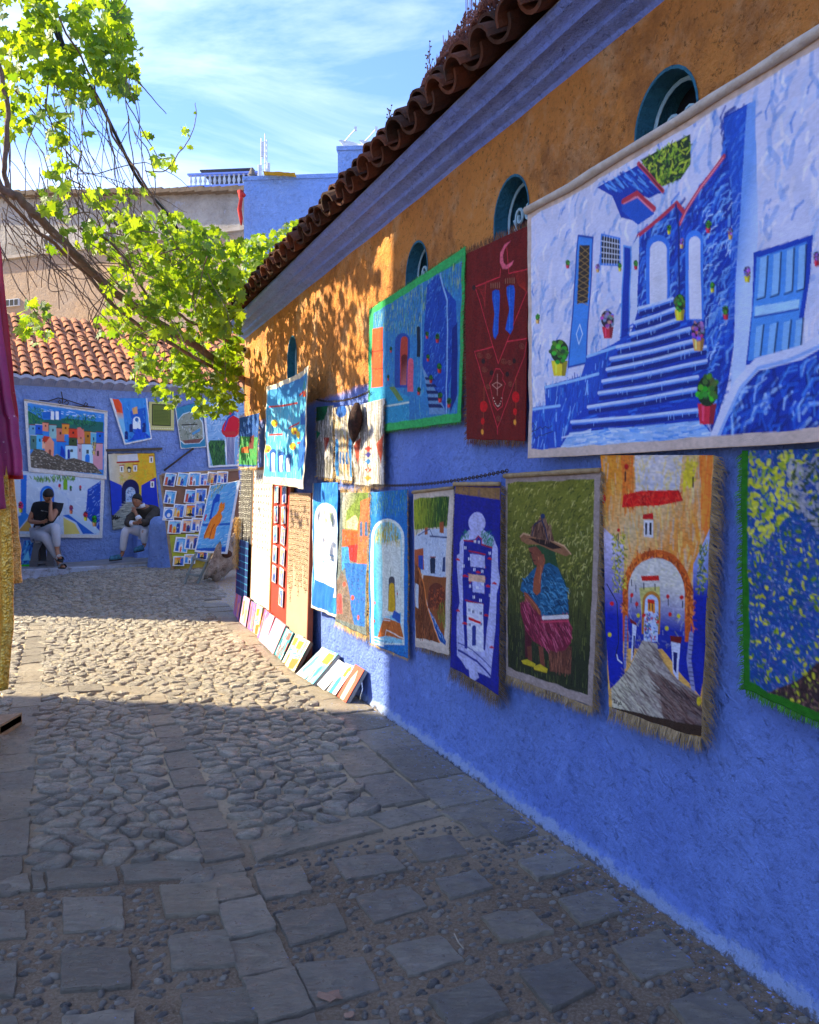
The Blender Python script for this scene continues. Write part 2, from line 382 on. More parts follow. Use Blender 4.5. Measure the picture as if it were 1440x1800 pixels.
# roof: dark deck under curved tiles, sloping up from the eave
slope = R(24); rd = Vector(-WALL.n*math.cos(slope) + Vector((0, 0, math.sin(slope))))   # up the roof
z0 = HR+.15
deck = MB(); P0 = WALL.pt(sF-.1, z0, .2); P1 = WALL.pt(sN, z0, .2)
deck.add([P0, P1, P1+rd*3.0, P0+rd*3.0, P0+Vector((0, 0, -.015)), P1+Vector((0, 0, -.015))], [(0, 1, 2, 3), (0, 4, 5, 1)])
deck.build('roof', M_MORTAR, bld)
def tile_mesh(name, r0, r1, ln, th, mat, up=True, n=8):
    """half-pipe roof tile along +Y, opening down (up=True) or up"""
    vs = []; K = n+1
    for j, (y, rr) in enumerate(((0, r0), (ln, r1))):
        for q in (0, th):
            for i in range(K):
                a = math.pi*i/n; x = (rr-q)*math.cos(a); z = (rr-q)*math.sin(a)*.85
                vs.append((x, y, z if up else -z))
    f = []
    I = lambda j, q, i: (j*2+q)*K+i
    for i in range(n):
        f += [(I(0, 0, i), I(0, 0, i+1), I(1, 0, i+1), I(1, 0, i)), (I(0, 1, i), I(1, 1, i), I(1, 1, i+1), I(0, 1, i+1)),
              (I(0, 0, i), I(0, 1, i), I(0, 1, i+1), I(0, 0, i+1)), (I(1, 0, i), I(1, 0, i+1), I(1, 1, i+1), I(1, 1, i))]
    for e in (0, n): f.append((I(0, 0, e), I(1, 0, e), I(1, 1, e), I(0, 1, e)))
    return mesh(name, vs, f, mat, False)
def lay(parent, me, p, xd, yd, name='roof_tile', tilt=0., sc=1.):
    zd = xd.cross(yd).normalized(); m = Matrix((xd, yd, zd)).transposed().to_4x4()
    m = m @ Matrix.Rotation(tilt, 4, 'X') @ Matrix.Rotation(rnd(-.09, .09), 4, 'Z')
    o = put(name, me, parent, Vector(p)-wloc(parent), m.to_euler(), (sc, 1, sc*rnd(.92, 1.1))); return o
xd = -WALL.es if False else WALL.es.copy()
yd = rd.normalized()
if xd.cross(yd).z < 0: xd = -xd
cover = tile_mesh('roof_tile', .098, .078, .42, .016, M_TILE2, True)
pan = tile_mesh('roof_tile_pan', .095, .08, .42, .02, M_TILE2, False)
per = .25; k = 0; s = sF-.02
while s < 1.0:
    for row in range(3):
        o1 = .30 - 0.0; base = WALL.pt(s, z0, .2) - rd*.13 + rd*(row*.30)
        lay(bld, cover, base+Vector((0, 0, .058+.012*row)) - rd*rnd(0, .03), xd, yd, tilt=R(1.5), sc=rnd(.98, 1.1))
        lay(bld, cover, base+Vector((0, 0, .105+.012*row))+rd*.03 - rd*rnd(0, .03) if row == 0 else base+Vector((0, 0, .1)), xd, yd, tilt=R(2), sc=rnd(.9, 1.02)) if row == 0 else None
        lay(bld, pan, WALL.pt(s+per/2, z0, .2) - rd*(.14-rnd(0, .02)) + rd*(row*.30) + Vector((0, 0, .094)), xd, yd, name='roof_tile', tilt=R(1.5))
    s += per
# ------------------------------------------------------------------ back wall building with tiled roof
bb = thing('blue_back_building', 'low blue plastered building with orange terracotta tile roof closing the end of the alley', 'building', BACK.pt(3, 0, -1))
zt = 3.40; sL, sR_ = -3.0, 8.0
b = MB()
for (o, rev) in ((0, 0),):
    G = 60
    for i in range(G):
        a, c = sL+(sR_-sL)*i/G, sL+(sR_-sL)*(i+1)/G
        b.add([BACK.pt(a, -.1), BACK.pt(c, -.1), BACK.pt(c, zt+.1), BACK.pt(a, zt+.1)], [(0, 1, 2, 3)])
b.add([BACK.pt(sL, -.1), BACK.pt(sL, zt), BACK.pt(sL, zt, -4), BACK.pt(sL, -.1, -4)], [(0, 1, 2, 3)])
b.add([BACK.pt(sR_, -.1), BACK.pt(sR_, zt), BACK.pt(sR_, zt, -4), BACK.pt(sR_, -.1, -4)], [(0, 1, 2, 3)])
b.add([BACK.pt(sL, -.1, -4), BACK.pt(sL, zt, -4), BACK.pt(sR_, zt, -4), BACK.pt(sR_, -.1, -4)], [(0, 1, 2, 3)])
b.build('wall', M_BACK, bb)
sl = R(27); rb = -BACK.n*math.cos(sl) + Vector((0, 0, math.sin(sl)))
E0 = zt+.02; ov = .22; per = .19
# wavy mortar band under the first tiles
b = MB(); n = 0; cols = int((sR_-sL)/per); K = 6
for i in range(cols*K):
    s0 = sL+per*i/K; s1 = sL+per*(i+1)/K
    w = lambda s: .035*abs(math.sin(math.pi*(s-sL)/per))
    z_a = E0+.035+w(s0); z_b = E0+.035+w(s1)
    b.add([BACK.pt(s0, z_a-.055, ov+.01), BACK.pt(s1, z_b-.055, ov+.01), BACK.pt(s1, z_b, ov+.015), BACK.pt(s0, z_a, ov+.015), BACK.pt(s0, E0-.10, 0), BACK.pt(s1, E0-.10, 0)], [(0, 1, 2, 3), (4, 5, 1, 0)])
b.build('eave_mortar', M_MORTAR, bb)
b = MB(); b.add([BACK.pt(sL, E0, ov), BACK.pt(sR_, E0, ov), BACK.pt(sR_, E0, ov)+rb*3.5, BACK.pt(sL, E0, ov)+rb*3.5], [(0, 1, 2, 3)])
b.build('roof', M_TILE, bb)
cover2 = tile_mesh('roof_tile', .078, .062, .36, .016, M_TILE, True, 7)
pans = MB(); xd = BACK.es.copy(); yd = rb.normalized()
if xd.cross(yd).z < 0: xd = -xd
cnt = 0; rest = MB()
for i in range(cols):
    s = sL+per*(i+.5)
    for row in range(12):
        if s < -.4 or s > 5.0 or row > 9 or cnt >= 299: 
            if s > -2.2: 
                base = BACK.pt(s, E0, ov)+rb*(row*.29)+Vector((0, 0, .045))
                rr = [[base+xd*(.07*math.cos(a))+Vector((0, 0, .06*math.sin(a)))+yd*q+Vector((0, 0, .022 if q == 0 else 0)) for a in [math.pi*t/5 for t in range(6)]] for q in (0, .33)]
                rest.loft(rr, False)
            continue
        cnt += 1
        base = BACK.pt(s+rnd(-.012, .012), E0, ov)+rb*(row*.29-rnd(0, .04))+Vector((0, 0, .05+rnd(0, .012)))
        o = lay(bb, cover2, base, xd, yd, tilt=R(-2.5), sc=rnd(.96, 1.06))
        o.rotation_euler.rotate_axis('Z', rnd(-.05, .05))
for i in range(cols+1):
    s = sL+per*i
    for row in range(12):
        base = BACK.pt(s, E0, ov)+rb*(row*.29)+Vector((0, 0, .062))
        rr = [[base+xd*(.065*math.cos(a))-Vector((0, 0, .05*math.sin(a)))+yd*q for a in [math.pi*t/4 for t in range(5)]] for q in (0, .31)]
        pans.loft(rr, False)
o = pans.build('roof_tile_channel', M_TILE, bb); o['kind'] = 'stuff'
if rest.v: o = rest.build('roof_tile_row', M_TILE, bb); o['kind'] = 'stuff'
# ------------------------------------------------------------------ neighbours on the left that throw the shade
def block(name, label, pts, h, mat, z0=-.1, roofm=None):
    t = thing(name, label, 'building', (sum(p[0] for p in pts)/len(pts), sum(p[1] for p in pts)/len(pts), 0))
    b = MB(); n = len(pts); b.add([(x, y, z0) for x, y in pts]+[(x, y, h) for x, y in pts], [(i, (i+1) % n, n+(i+1) % n, n+i) for i in range(n)]+[tuple(range(n, 2*n))])
    b.build('wall', mat, t); return t
block('tall_house', 'tall plastered house beside the near end of the alley, casting the foreground shade', [(-6.5, 6.61), (-12, 7.7), (-12, .4), (-6.3, .4)], 9.3, M_SIDE)
block('low_house', 'low plastered house on the left beyond the sunny gap', [(-5.15, 10.0), (-10.6, 11.0), (-11, 17), (-7.9, 14.4)], 3.35, M_SIDE)
# ------------------------------------------------------------------ far walls and rooftops
def farwall():
    t = thing('tall_old_wall', 'tall weathered wall, grey above and tan below, rising behind the tile roof', 'wall', (-9, 24, 0))
    P = Plane((-14.5, 26.0, 0), (.94, -.34, 0)); b = MB(); G = 40
    top = lambda s: 10.75-.03*s - .078*s + noise.noise(Vector((s*.8, 0, 0)))*.06
    for i in range(G):
        a, c = -6+19*i/G, -6+19*(i+1)/G
        if a > 12.8: continue
        b.add([P.pt(a, -.1), P.pt(c, -.1), P.pt(c, top(c)), P.pt(a, top(a)), P.pt(a, top(a), -.5), P.pt(c, top(c), -.5)], [(0, 1, 2, 3), (3, 2, 5, 4)])
    b.build('wall_face', M_FAR, t)
    b = MB()
    for i in range(70):
        a = -6+19*i/70; c = -6+19*(i+1)/70
        b.box(P.pt((a+c)/2, top((a+c)/2)+.05, 0), (.27, .5, .1+rnd(0, .05)), (P.es, -P.n, Vector((0, 0, 1))))
    b.build('coping', simple('old_coping', (.10, .075, .055), (.18, .13, .09), 5, .95, .6, 20), t)
    ledge = MB()
    ledge.box(P.pt(3, 8.62, .05), (19, .12, .09), (P.es, -P.n, Vector((0, 0, 1)))); ledge.build('ledge', simple('ledge_render', (.42, .36, .30), (.3, .25, .2), 4, .9), t)
    wf = simple('far_white_frame', (.6, .6, .6), (.5, .5, .5)); vent = simple('far_dark', (.02, .02, .022))
    for (px, py, w, h) in ((186, 419, .3, .42), (88, 424, .34, .4), (20, 533, .7, .22), (415, 437, .25, .3)):
        s, z = P.st(px, py); w_ = MB(); w_.box(P.pt(s, z, .02), (w, .1, h), (P.es, -P.n, Vector((0, 0, 1)))); wo_ = w_.build('window', wf, t)
        g = MB(); k = 4 if w > .5 else 2
        for q in range(k): g.box(P.pt(s-w/2+w*(q+.5)/k, z, .075), (w/k*.72, .012, h*.8), (P.es, -P.n, Vector((0, 0, 1))))
        g.build('pane', vent, wo_)
farwall()
def farblue():
    t = thing('blue_rooftop_house', 'bright blue flat-roofed house behind the eave with two white satellite dishes on its taller part', 'building', (-2, 21, 0))
    def bx(p0, w, d, h, rot, z=-.1):
        e = Vector((math.cos(rot), math.sin(rot), 0)); f = Vector((-e.y, e.x, 0)); b = MB()
        q = [Vector(p0), Vector(p0)+e*w, Vector(p0)+e*w+f*d, Vector(p0)+f*d]
        b.add([Vector((v.x, v.y, z)) for v in q]+[Vector((v.x, v.y, h)) for v in q], [(0, 1, 5, 4), (1, 2, 6, 5), (2, 3, 7, 6), (3, 0, 4, 7), (4, 5, 6, 7)])
        e3 = (e, f, Vector((0, 0, 1)))
        b.box(Vector((q[0].x, q[0].y, h+.04))+e*w/2+f*.1, (w+.06, .26, .1), e3); return b, e3
    a = at(429, 317, 20.5); b, _ = bx((a.x, a.y, 0), 3.4, 4, a.z, R(-5)); b.build('wall', M_BOX, t)
    a = at(594, 264, 20.0); b, e3 = bx((a.x, a.y, 0), 6, 4, a.z, R(-4)); b.build('tower', M_BOX, t)
    return t
farblue()
M_WHITE = simple('white_metal', (.62, .64, .66), (.5, .52, .55), 3, .5, .1, 20)
for i, (px, lab) in enumerate(((619, 'left one of the two white satellite dishes on the blue rooftop'), (655, 'right one of the two white satellite dishes, partly behind the tiles'))):
    c = at(px, 257, 20.9); t = thing('satellite_dish', lab, 'satellite dish', c-Vector((0, 0, .3)), 'satellite dishes on the rooftop')
    b = MB(); rings = []
    ax = Vector((.25, -.5, .83)).normalized(); u = ax.orthogonal().normalized(); v = ax.cross(u)
    for j in range(7):
        rr = .36*j/6+.001; rings.append([c+ax*(-.32*(1-(j/6)**2)*-.55-.05)*-1+ (u*math.cos(2*math.pi*k/16)+v*math.sin(2*math.pi*k/16))*rr for k in range(16)])
    b.loft(rings, False); b.build('dish', M_WHITE, t, smooth=True)
    b = MB(); b.tube([c-Vector((0, 0, .3)), c], .03, 6); b.build('mast', M_WHITE, t)
    b = MB(); b.tube([c+v*.33, c+ax*.42], .015, 5); b.box(c+ax*.42, (.06, .06, .1)); b.build('feed_arm', M_WHITE, t)
# antenna mast
c0 = at(465, 318, 24.0); t = thing('antenna_mast', 'white phone antenna mast with panels rising over the blue roof', 'antenna', c0)
b = MB()
for dx, zt_ in ((-.09, 1.25), (.07, 1.2), (.0, 1.42)): b.tube([c0+Vector((dx, .1 if dx == 0 else 0, -1.5)), c0+Vector((dx, .1 if dx == 0 else 0, zt_))], .018, 5)
for q in range(8): b.tube([c0+Vector((-.09, 0, q*.16)), c0+Vector((.07, 0, q*.16+.05))], .01, 4)
b.build('mast', M_WHITE, t)
for dx, z, h in ((-.13, .2, .5), (.13, .28, .45), (-.05, .9, .45)): 
    b = MB(); b.box(c0+Vector((dx, -.06, z)), (.09, .06, h), None, .01); b.build('antenna_panel', M_WHITE, t)
# white balustrade terrace
P = Plane(at(338, 330, 30), (1, -.10, 0)); o0 = P.o.copy()
t = thing('terrace_balustrade', 'white balustraded terrace with a blue rail on the skyline', 'balustrade', o0)
m_tb = simple('terrace_blue', (.20, .30, .75), (.3, .4, .8))
b = MB(); b.box(P.pt(1.2, .46, 0), (2.7, .2, .06), (P.es, -P.n, Vector((0, 0, 1)))); b.box(P.pt(1.2, -.02, 0), (2.7, .25, .12), (P.es, -P.n, Vector((0, 0, 1)))); b.build('rail', m_tb, t)
for i in range(15):
    b = MB(); p = P.pt(-.05+.18*i, .04, 0); b.loft([[p+Vector((r*math.cos(2*math.pi*k/6), r*math.sin(2*math.pi*k/6), z)) for k in range(6)] for r, z in ((.05, 0), (.03, .08), (.065, .18), (.03, .32), (.05, .4))]); b.build('baluster', M_WHITE, t)
b = MB(); b.box(P.pt(1.2, -5.5, -1.5), (3.0, 3, 10.9), (P.es, -P.n, Vector((0, 0, 1)))); b.build('terrace_wall', M_BOX, t)
b = MB(); b.box(P.pt(1.25, .66, -.8), (2.0, 1.4, .05), (P.es, -P.n, Vector((.0, 0, 1)))); b.build('awning', simple('dark_awning', (.06, .055, .05)), t)
# yellow sheet and rooftop chimney pot
b = MB(); c = at(470, 309, 20.3)
for i in range(10):
    for j in range(3): pass
b.add([c+Vector((.09*i-.1, (j-1)*.2, (.10-.012*i)*(1 if j == 1 else .45)+rnd(-.01, .01))) for j in range(3) for i in range(10)], [(j*10+i, j*10+i+1, j*10+11+i, j*10+10+i) for j in range(2) for i in range(9)])
tag(b.build('yellow_cloth', simple('yellow_cloth', (.65, .45, .03), (.5, .35, .02))), 'yellow cloth laid along the edge of the blue roof by the antenna', 'cloth')
b = MB(); c = at(443, 316, 20.6); b.loft([[c+Vector((r*math.cos(2*math.pi*k/8), r*math.sin(2*math.pi*k/8), z)) for k in range(8)] for r, z in ((.07, -.25), (.07, .1), (.09, .12), (.07, .2), (.03, .3))])
tag(b.build('chimney_pot', simple('pot_clay', (.18, .15, .13))), 'small dark chimney pot at the corner of the blue roof', 'chimney')
# ------------------------------------------------------------------ ground sheet
def gmesh():
    xs = sorted(set([-400, -120, -40, -20, -14] + [-10+.5*i for i in range(28)] + [5, 8, 14, 20, 40, 120, 400]))
    ys = sorted(set([-200, -60, -20, -8, -4, -2] + [.5*i for i in range(40)] + [22, 26, 32, 40, 60, 120, 400, 1500]))
    vs = [(x, y, gz(x, y)) for y in ys for x in xs]; n = len(xs)
    fs = [(j*n+i, j*n+i+1, (j+1)*n+i+1, (j+1)*n+i) for j in range(len(ys)-1) for i in range(n-1)]
    me = mesh('ground', vs, fs, M_GROUND, True); o = put('ground', me); o['kind'] = 'structure'; return o
ground = gmesh()
def wo_off(x, y):       # (distance along the wall, distance out from it) of a ground point
    p = Vector((x, y, 0)) - WALL.o; return p.dot(WALL.es), p.dot(WALL.n)
def WG(s, o, z=0.): p = WALL.pt(s, 0, o); return Vector((p.x, p.y, gz(p.x, p.y)+z))
path = ground       # the stones are parts of the ground
used_slabs = []
def inpoly(x, y, poly):
    c = False; n = len(poly); j = n-1
    for i in range(n):
        if (poly[i][1] > y) != (poly[j][1] > y) and x < (poly[j][0]-poly[i][0])*(y-poly[i][1])/(poly[j][1]-poly[i][1])+poly[i][0]: c = not c
        j = i
    return c
def clip(poly, a, b, c):       # keep a*x+b*y<=c
    out = []; n = len(poly)
    for i in range(n):
        p, q = poly[i], poly[(i+1) % n]; dp = a*p[0]+b*p[1]-c; dq = a*q[0]+b*q[1]-c
        if dp <= 0: out.append(p)
        if (dp < 0) != (dq < 0) and abs(dp-dq) > 1e-12:
            t = dp/(dp-dq); out.append((p[0]+(q[0]-p[0])*t, p[1]+(q[1]-p[1])*t))
    return out
def stone_geo(ring, top, dome, rough_=.5, tilt=(0, 0), rings=((1., -.035), (.985, .35), (.90, .85), (.55, 1.0)), seed=0):
    """ring: ccw ground points; returns verts, faces around its centre"""
    n = len(ring); cx = sum(p[0] for p in ring)/n; cy = sum(p[1] for p in ring)/n; g = gz(cx, cy)
    vs = []
    for sc, h in rings:
        for p in ring:
            x, y = cx+(p[0]-cx)*sc, cy+(p[1]-cy)*sc
            z = h if h < 0 else h*top
            if h > 0: z += (p[0]-cx)*tilt[0]*sc + (p[1]-cy)*tilt[1]*sc + noise.noise(Vector((x*14, y*14, seed)))*dome*rough_*(h > .5)
            vs.append(Vector((x, y, g+z)))
    vs.append(Vector((cx, cy, g+top+dome*.5+noise.noise(Vector((cx*14, cy*14, seed)))*dome*rough_)))
    fs = []
    for r in range(len(rings)-1):
        for k in range(n): fs.append((r*n+k, r*n+(k+1) % n, (r+1)*n+(k+1) % n, (r+1)*n+k))
    b = (len(rings)-1)*n
    for k in range(n): fs.append((b+k, b+(k+1) % n, len(vs)-1))
    return vs, fs, Vector((cx, cy, g))
def roughen(quad, seg=.035, amp=.010, rc=.005):
    """turn a polygon into a chipped outline with clipped corners"""
    out = []; n = len(quad)
    for i in range(n):
        a = Vector(quad[i]).to_2d() if len(quad[i]) == 3 else Vector(quad[i]); b = Vector(quad[(i+1) % n]).to_2d() if len(quad[(i+1) % n]) == 3 else Vector(quad[(i+1) % n])
        l = (b-a).length
        if l < 1e-5: continue
        d = (b-a)/l; m = max(1, int(l/seg)); nn = Vector((d.y, -d.x)); r = min(rc, l*.25)
        for k in range(m+1):
            t = r+(l-2*r)*k/m; p = a+d*t+nn*(noise.noise(Vector((a.x*9+t*22, a.y*9, 2)))*amp); out.append((p.x, p.y))
    return out
def ccw(q):
    a = sum(q[i][0]*q[(i+1) % len(q)][1]-q[(i+1) % len(q)][0]*q[i][1] for i in range(len(q)))
    return q if a > 0 else q[::-1]
def slab_quad(q, top=.012, shrink=.0):
    q = ccw([(p[0], p[1]) for p in q]); used_slabs.append(q)
    r = ccw(roughen(q)); 
    vs, fs, c = stone_geo(r, top+rnd(-.004, .006), .009, .8, (rnd(-.02, .02), rnd(-.02, .02)), ((1., -.03), (.993, .6), (.97, 1.), (.8, 1.0), (.58, 1.), (.32, 1.)), rnd(0, 50))
    me = mesh('paving_slab', [v-c for v in vs], fs, M_SLAB); o = put('paving_slab', me, path, c); return o
def slab_px(pts): return slab_quad([gnd(x, y).to_2d() for x, y in pts])
def shrink_quad(q, d):
    c = sum((Vector(p) for p in q), Vector((0, 0)))/4; return [tuple(Vector(p)+(c-Vector(p)).normalized()*d) for p in q]
# central gutter of slabs running down the alley
s = WALL.st(500, 1800)[0]; s = s_end = WALL.es.dot(Vector((-.36, 2.2, 0))-WALL.o)
def strip(sa, sb, oa, ob, lo, hi, gap=.008, wig=.01):
    s = sa
    while s > sb:
        l = rnd(lo, hi); e = max(s-l, sb); w = rnd(-wig, wig)
        q = [WG(s, oa+w), WG(e, oa+w), WG(e, ob+w*.5), WG(s, ob+w*.5)]
        q = [(p.x, p.y) for p in q]; slab_quad(shrink_quad(q, gap)); s = e
def s_at(x, y): return (Vector((x, y, 0))-WALL.o).dot(WALL.es)
s_near = s_at(-.36, 1.6); s_mid = s_at(-.75, 3.42); s_arc = s_at(-1.75, 6.2); s_far = s_at(-3.3, 9.9)
strip(s_near, s_mid, 1.36, 1.54, .20, .27)
strip(s_mid-.03, s_arc, 1.35, 1.52, .27, .36)
strip(s_at(-1.4, 3.2), s_far, 2.20, 2.40, .28, .42)          # strip at the left edge
strip(s_at(.9, 3.9)-.02, s_far-1, .03, .36, .34, .55)                        # flagstones along the wall foot
strip(s_at(.9, 3.9)-.5, s_at(.9, 3.9)-1.4, .37, .62, .4, .5)
# cross band of long slabs
def px_line_slabs(pa, pb, qa, qb, cuts):
    for c0, c1 in cuts:
        L_ = lambda a, b, t: (a[0]+(b[0]-a[0])*t, a[1]+(b[1]-a[1])*t)
        slab_px([L_(pa, pb, c0), L_(pa, pb, c1), L_(qa, qb, c1), L_(qa, qb, c0)])
px_line_slabs((-60, 1549), (352, 1512), (-60, 1579), (362, 1543), ((.0, .27), (.28, .46-.13), (.34, .64), (.66, 1.)))
px_line_slabs((436, 1487), (742, 1415), (450, 1518), (790, 1432), ((0, .66), (.69, .99)))
# square slabs set in pebbles
Z4 = lambda l: [(x*.5, 1000+y*.5) for x, y in l]
Z5 = lambda l: [(600+x*.5833, 1200+y*.5833) for x, y in l]
for l in ([(220, 1165), (430, 1160), (440, 1270), (222, 1287)], [(560, 1125), (760, 1115), (775, 1215), (580, 1235)], [(215, 1350), (455, 1340), (465, 1480), (210, 1495)],
          [(590, 1295), (800, 1280), (835, 1400), (605, 1420)], [(-110, 1210), (90, 1205), (95, 1305), (-120, 1310)], [(-190, 1395), (60, 1390), (55, 1510), (-210, 1520)],
          [(635, 1500), (880, 1480), (905, 1600), (640, 1625)], [(215, 1585), (480, 1560), (480, 1720), (205, 1740)], [(890, 1080), (1060, 1055), (1100, 1142), (930, 1170)],
          [(965, 1225), (1180, 1190), (1225, 1275), (1020, 1335)], [(1170, 1030), (1370, 1000), (1430, 1062), (1215, 1100)], [(1035, 1400), (1280, 1370), (1340, 1480), (1110, 1560)],
          [(1110, 1600), (1360, 1590), (1420, 1720), (1160, 1760)], [(660, 1680), (910, 1660), (940, 1800), (680, 1840)], [(-200, 1600), (60, 1590), (50, 1730), (-220, 1740)]):
    slab_px(Z4(l))
for l in ([(190, 480), (335, 460), (385, 520), (240, 545)], [(40, 650), (205, 615), (262, 680), (100, 732)], [(135, 800), (300, 765), (375, 840), (205, 893)],
          [(530, 545), (670, 510), (735, 557), (592, 603)], [(415, 430), (530, 408), (595, 458), (482, 488)], [(650, 660), (790, 630), (870, 690), (722, 742)],
          [(810, 800), (960, 750), (1070, 855), (900, 903)], [(420, 710), (560, 690), (645, 760), (482, 790)], [(530, 880), (680, 835), (770, 930), (632, 998)],
          [(262, 960), (430, 910), (510, 1000), (345, 1065)], [(985, 975), (1150, 930), (1270, 1040), (1080, 1100)], [(280, 600), (405, 572), (462, 622), (330, 658)],
          [(290, 395), (420, 360), (470, 385), (350, 425)], [(130, 350), (250, 320), (300, 345), (170, 380)]):
    slab_px(Z5(l))
# arc of slabs where the gutter ends
arcp = [(5, 1222), (60, 1214), (120, 1209), (180, 1206), (232, 1207), (275, 1216), (304, 1230)]
arcq = [(5, 1233), (62, 1226), (122, 1220), (182, 1217), (228, 1219), (260, 1226), (282, 1238)]
for i in range(6): slab_px([arcp[i], arcp[i+1], arcq[i+1], arcq[i]])
# ------------------------------------------------------------------ cobbles: cells of a Voronoi diagram, kept inside the panels
grid_sl = {}
for i, q in enumerate(used_slabs):
    xs = [p[0] for p in q]; ys = [p[1] for p in q]
    for gx in range(int(min(xs)//.5), int(max(xs)//.5)+1):
        for gy in range(int(min(ys)//.5), int(max(ys)//.5)+1): grid_sl.setdefault((gx, gy), []).append(i)
def on_slab(x, y, m=0.):
    for i in grid_sl.get((int(x//.5), int(y//.5)), ()):
        q = used_slabs[i]
        if inpoly(x, y, q): return True
        if m and any(inpoly(x+dx*m, y+dy*m, q) for dx, dy in ((1, 0), (-1, 0), (0, 1), (0, -1), (.7, .7), (-.7, .7), (.7, -.7), (-.7, -.7))): return True
    return False
sA = gnd(0, 1572).to_2d(); 
def panel(x, y):
    """True where cobbles lie"""
    if y > 13.6 or x < -9: return False
    s, o = wo_off(x, y)
    if o < .02: return False
    if o < .38 and y < 10: return False
    lim = 3.22+(x+1.1)*.05 if o > 1.4 else 3.42+(x+.65)*.50     # far edge of the slab band
    if y < lim: return False
    d = BACK.n.dot(Vector((x, y, 0))-BACK.o)
    if d < 1.05: return False
    return True
pts = []; cell = .098; asp = .78
yy = 3.0
while yy < 13.8:
    k = 1 + .28*max(0, min(1, (yy-3.4)/-3)) 
    c = cell*(1.06 if yy < 5 else .96)
    xx = -8.6 + rnd(0, c)
    while xx < 1.2:
        x = xx+rnd(-.3, .3)*c; y = yy+rnd(-.3, .3)*c*asp
        if abs(x) < .56*y+.3 and panel(x, y) and not on_slab(x, y, .03): pts.append((x, y))
        xx += c*1.28*rnd(.75, 1.25)
    yy += c*asp
hg = {}
for i, (x, y) in enumerate(pts): hg.setdefault((int(x//.2), int(y//.2)), []).append(i)
stones = []
for i, (x, y) in enumerate(pts):
    poly = [(-.11, -.08), (.11, -.08), (.11, .08), (-.11, .08)]; gx, gy = int(x//.2), int(y//.2)
    nb = [j for a in (-1, 0, 1) for b_ in (-1, 0, 1) for j in hg.get((gx+a, gy+b_), ()) if j != i]
    for j in nb:
        dx, dy = pts[j][0]-x, pts[j][1]-y; d2 = dx*dx+dy*dy
        if d2 > .06: continue
        d = math.sqrt(d2); gap = .0035+.004*random.random(); poly = clip(poly, dx/d, dy/d, d/2-gap)
        if len(poly) < 3: break
    if len(poly) < 3: continue
    # cut back from slabs
    P_ = [(x+a, y+b_) for a, b_ in poly]
    P_ = [(x+(a-x)*.62, y+(b_-y)*.62) if on_slab(a, b_) else (a, b_) for a, b_ in P_]
    # round corners once
    n = len(P_); Q_ = []
    for k in range(n):
        a, c = P_[k], P_[(k+1) % n]
        Q_ += [(a[0]*.84+c[0]*.16, a[1]*.84+c[1]*.16), (a[0]*.16+c[0]*.84, a[1]*.16+c[1]*.84)]
    stones.append((y, ccw(Q_)))
stones.sort(key=lambda t: t[0])
far = MB()
for i, (y, q) in enumerate(stones):
    vs, fs, c = stone_geo(q, rnd(.012, .024), .016, 1.0, (rnd(-.16, .16), rnd(-.22, .16)), ((1., -.03), (.975, .55), (.88, .92), (.5, 1.0)), i*.37)
    if i < 298: put('cobblestone', mesh('cobblestone', [v-c for v in vs], fs, M_COB, True), path, c)
    else: far.add(vs, fs)
o = far.build('cobblestone_paving', M_COB, path, smooth=True); o['kind'] = 'stuff'
# ------------------------------------------------------------------ pebbles pressed into the mortar round the square slabs
peb = []
y = 1.95
while y < 4.4:
    x = -2.4
    while x < 1.5:
        a, c = x+rnd(-.018, .018), y+rnd(-.018, .018); s, o = wo_off(a, c)
        if o > .04 and abs(a) < .54*c+.1 and not panel(a, c) and not on_slab(a, c, .014) and o < 3.6 and random.random() < .86: peb.append((c, a))
        x += .041
    y += .036
peb.sort()
pe_mesh = []
for k in range(6):
    b = MB(); b.ell((0, 0, 0), (.018, .0105, .011), 8, 4)
    me = mesh('pebble', [v+v.normalized()*noise.noise(v*90+Vector((k, 0, 0)))*.004 for v in b.v], b.f, M_PEB, True); pe_mesh.append(me)
restp = MB()
for i, (c, a) in enumerate(peb):
    sc = rnd(.65, 1.2)*(1.3 if random.random() < .1 else 1); an = rnd(-.5, .5)+.35; an += (math.pi/2 if random.random() < .15 else 0); me = pe_mesh[i % 6]
    loc = Vector((a, c, gz(a, c)+rnd(-.005, .0015)))
    if i < 298: put('pebble', me, path, loc, (rnd(-.2, .2), rnd(-.2, .2), an), (sc*1.0, sc*rnd(.7, 1.1), sc))
    else:
        M_ = Matrix.Translation(loc) @ Matrix.Rotation(an, 4, 'Z') @ Matrix.Scale(sc, 4); restp.add([M_ @ v.co for v in me.vertices], [tuple(p.vertices) for p in me.polygons])
if restp.v: o = restp.build('pebble_paving', M_PEB, path, smooth=True); o['kind'] = 'stuff'
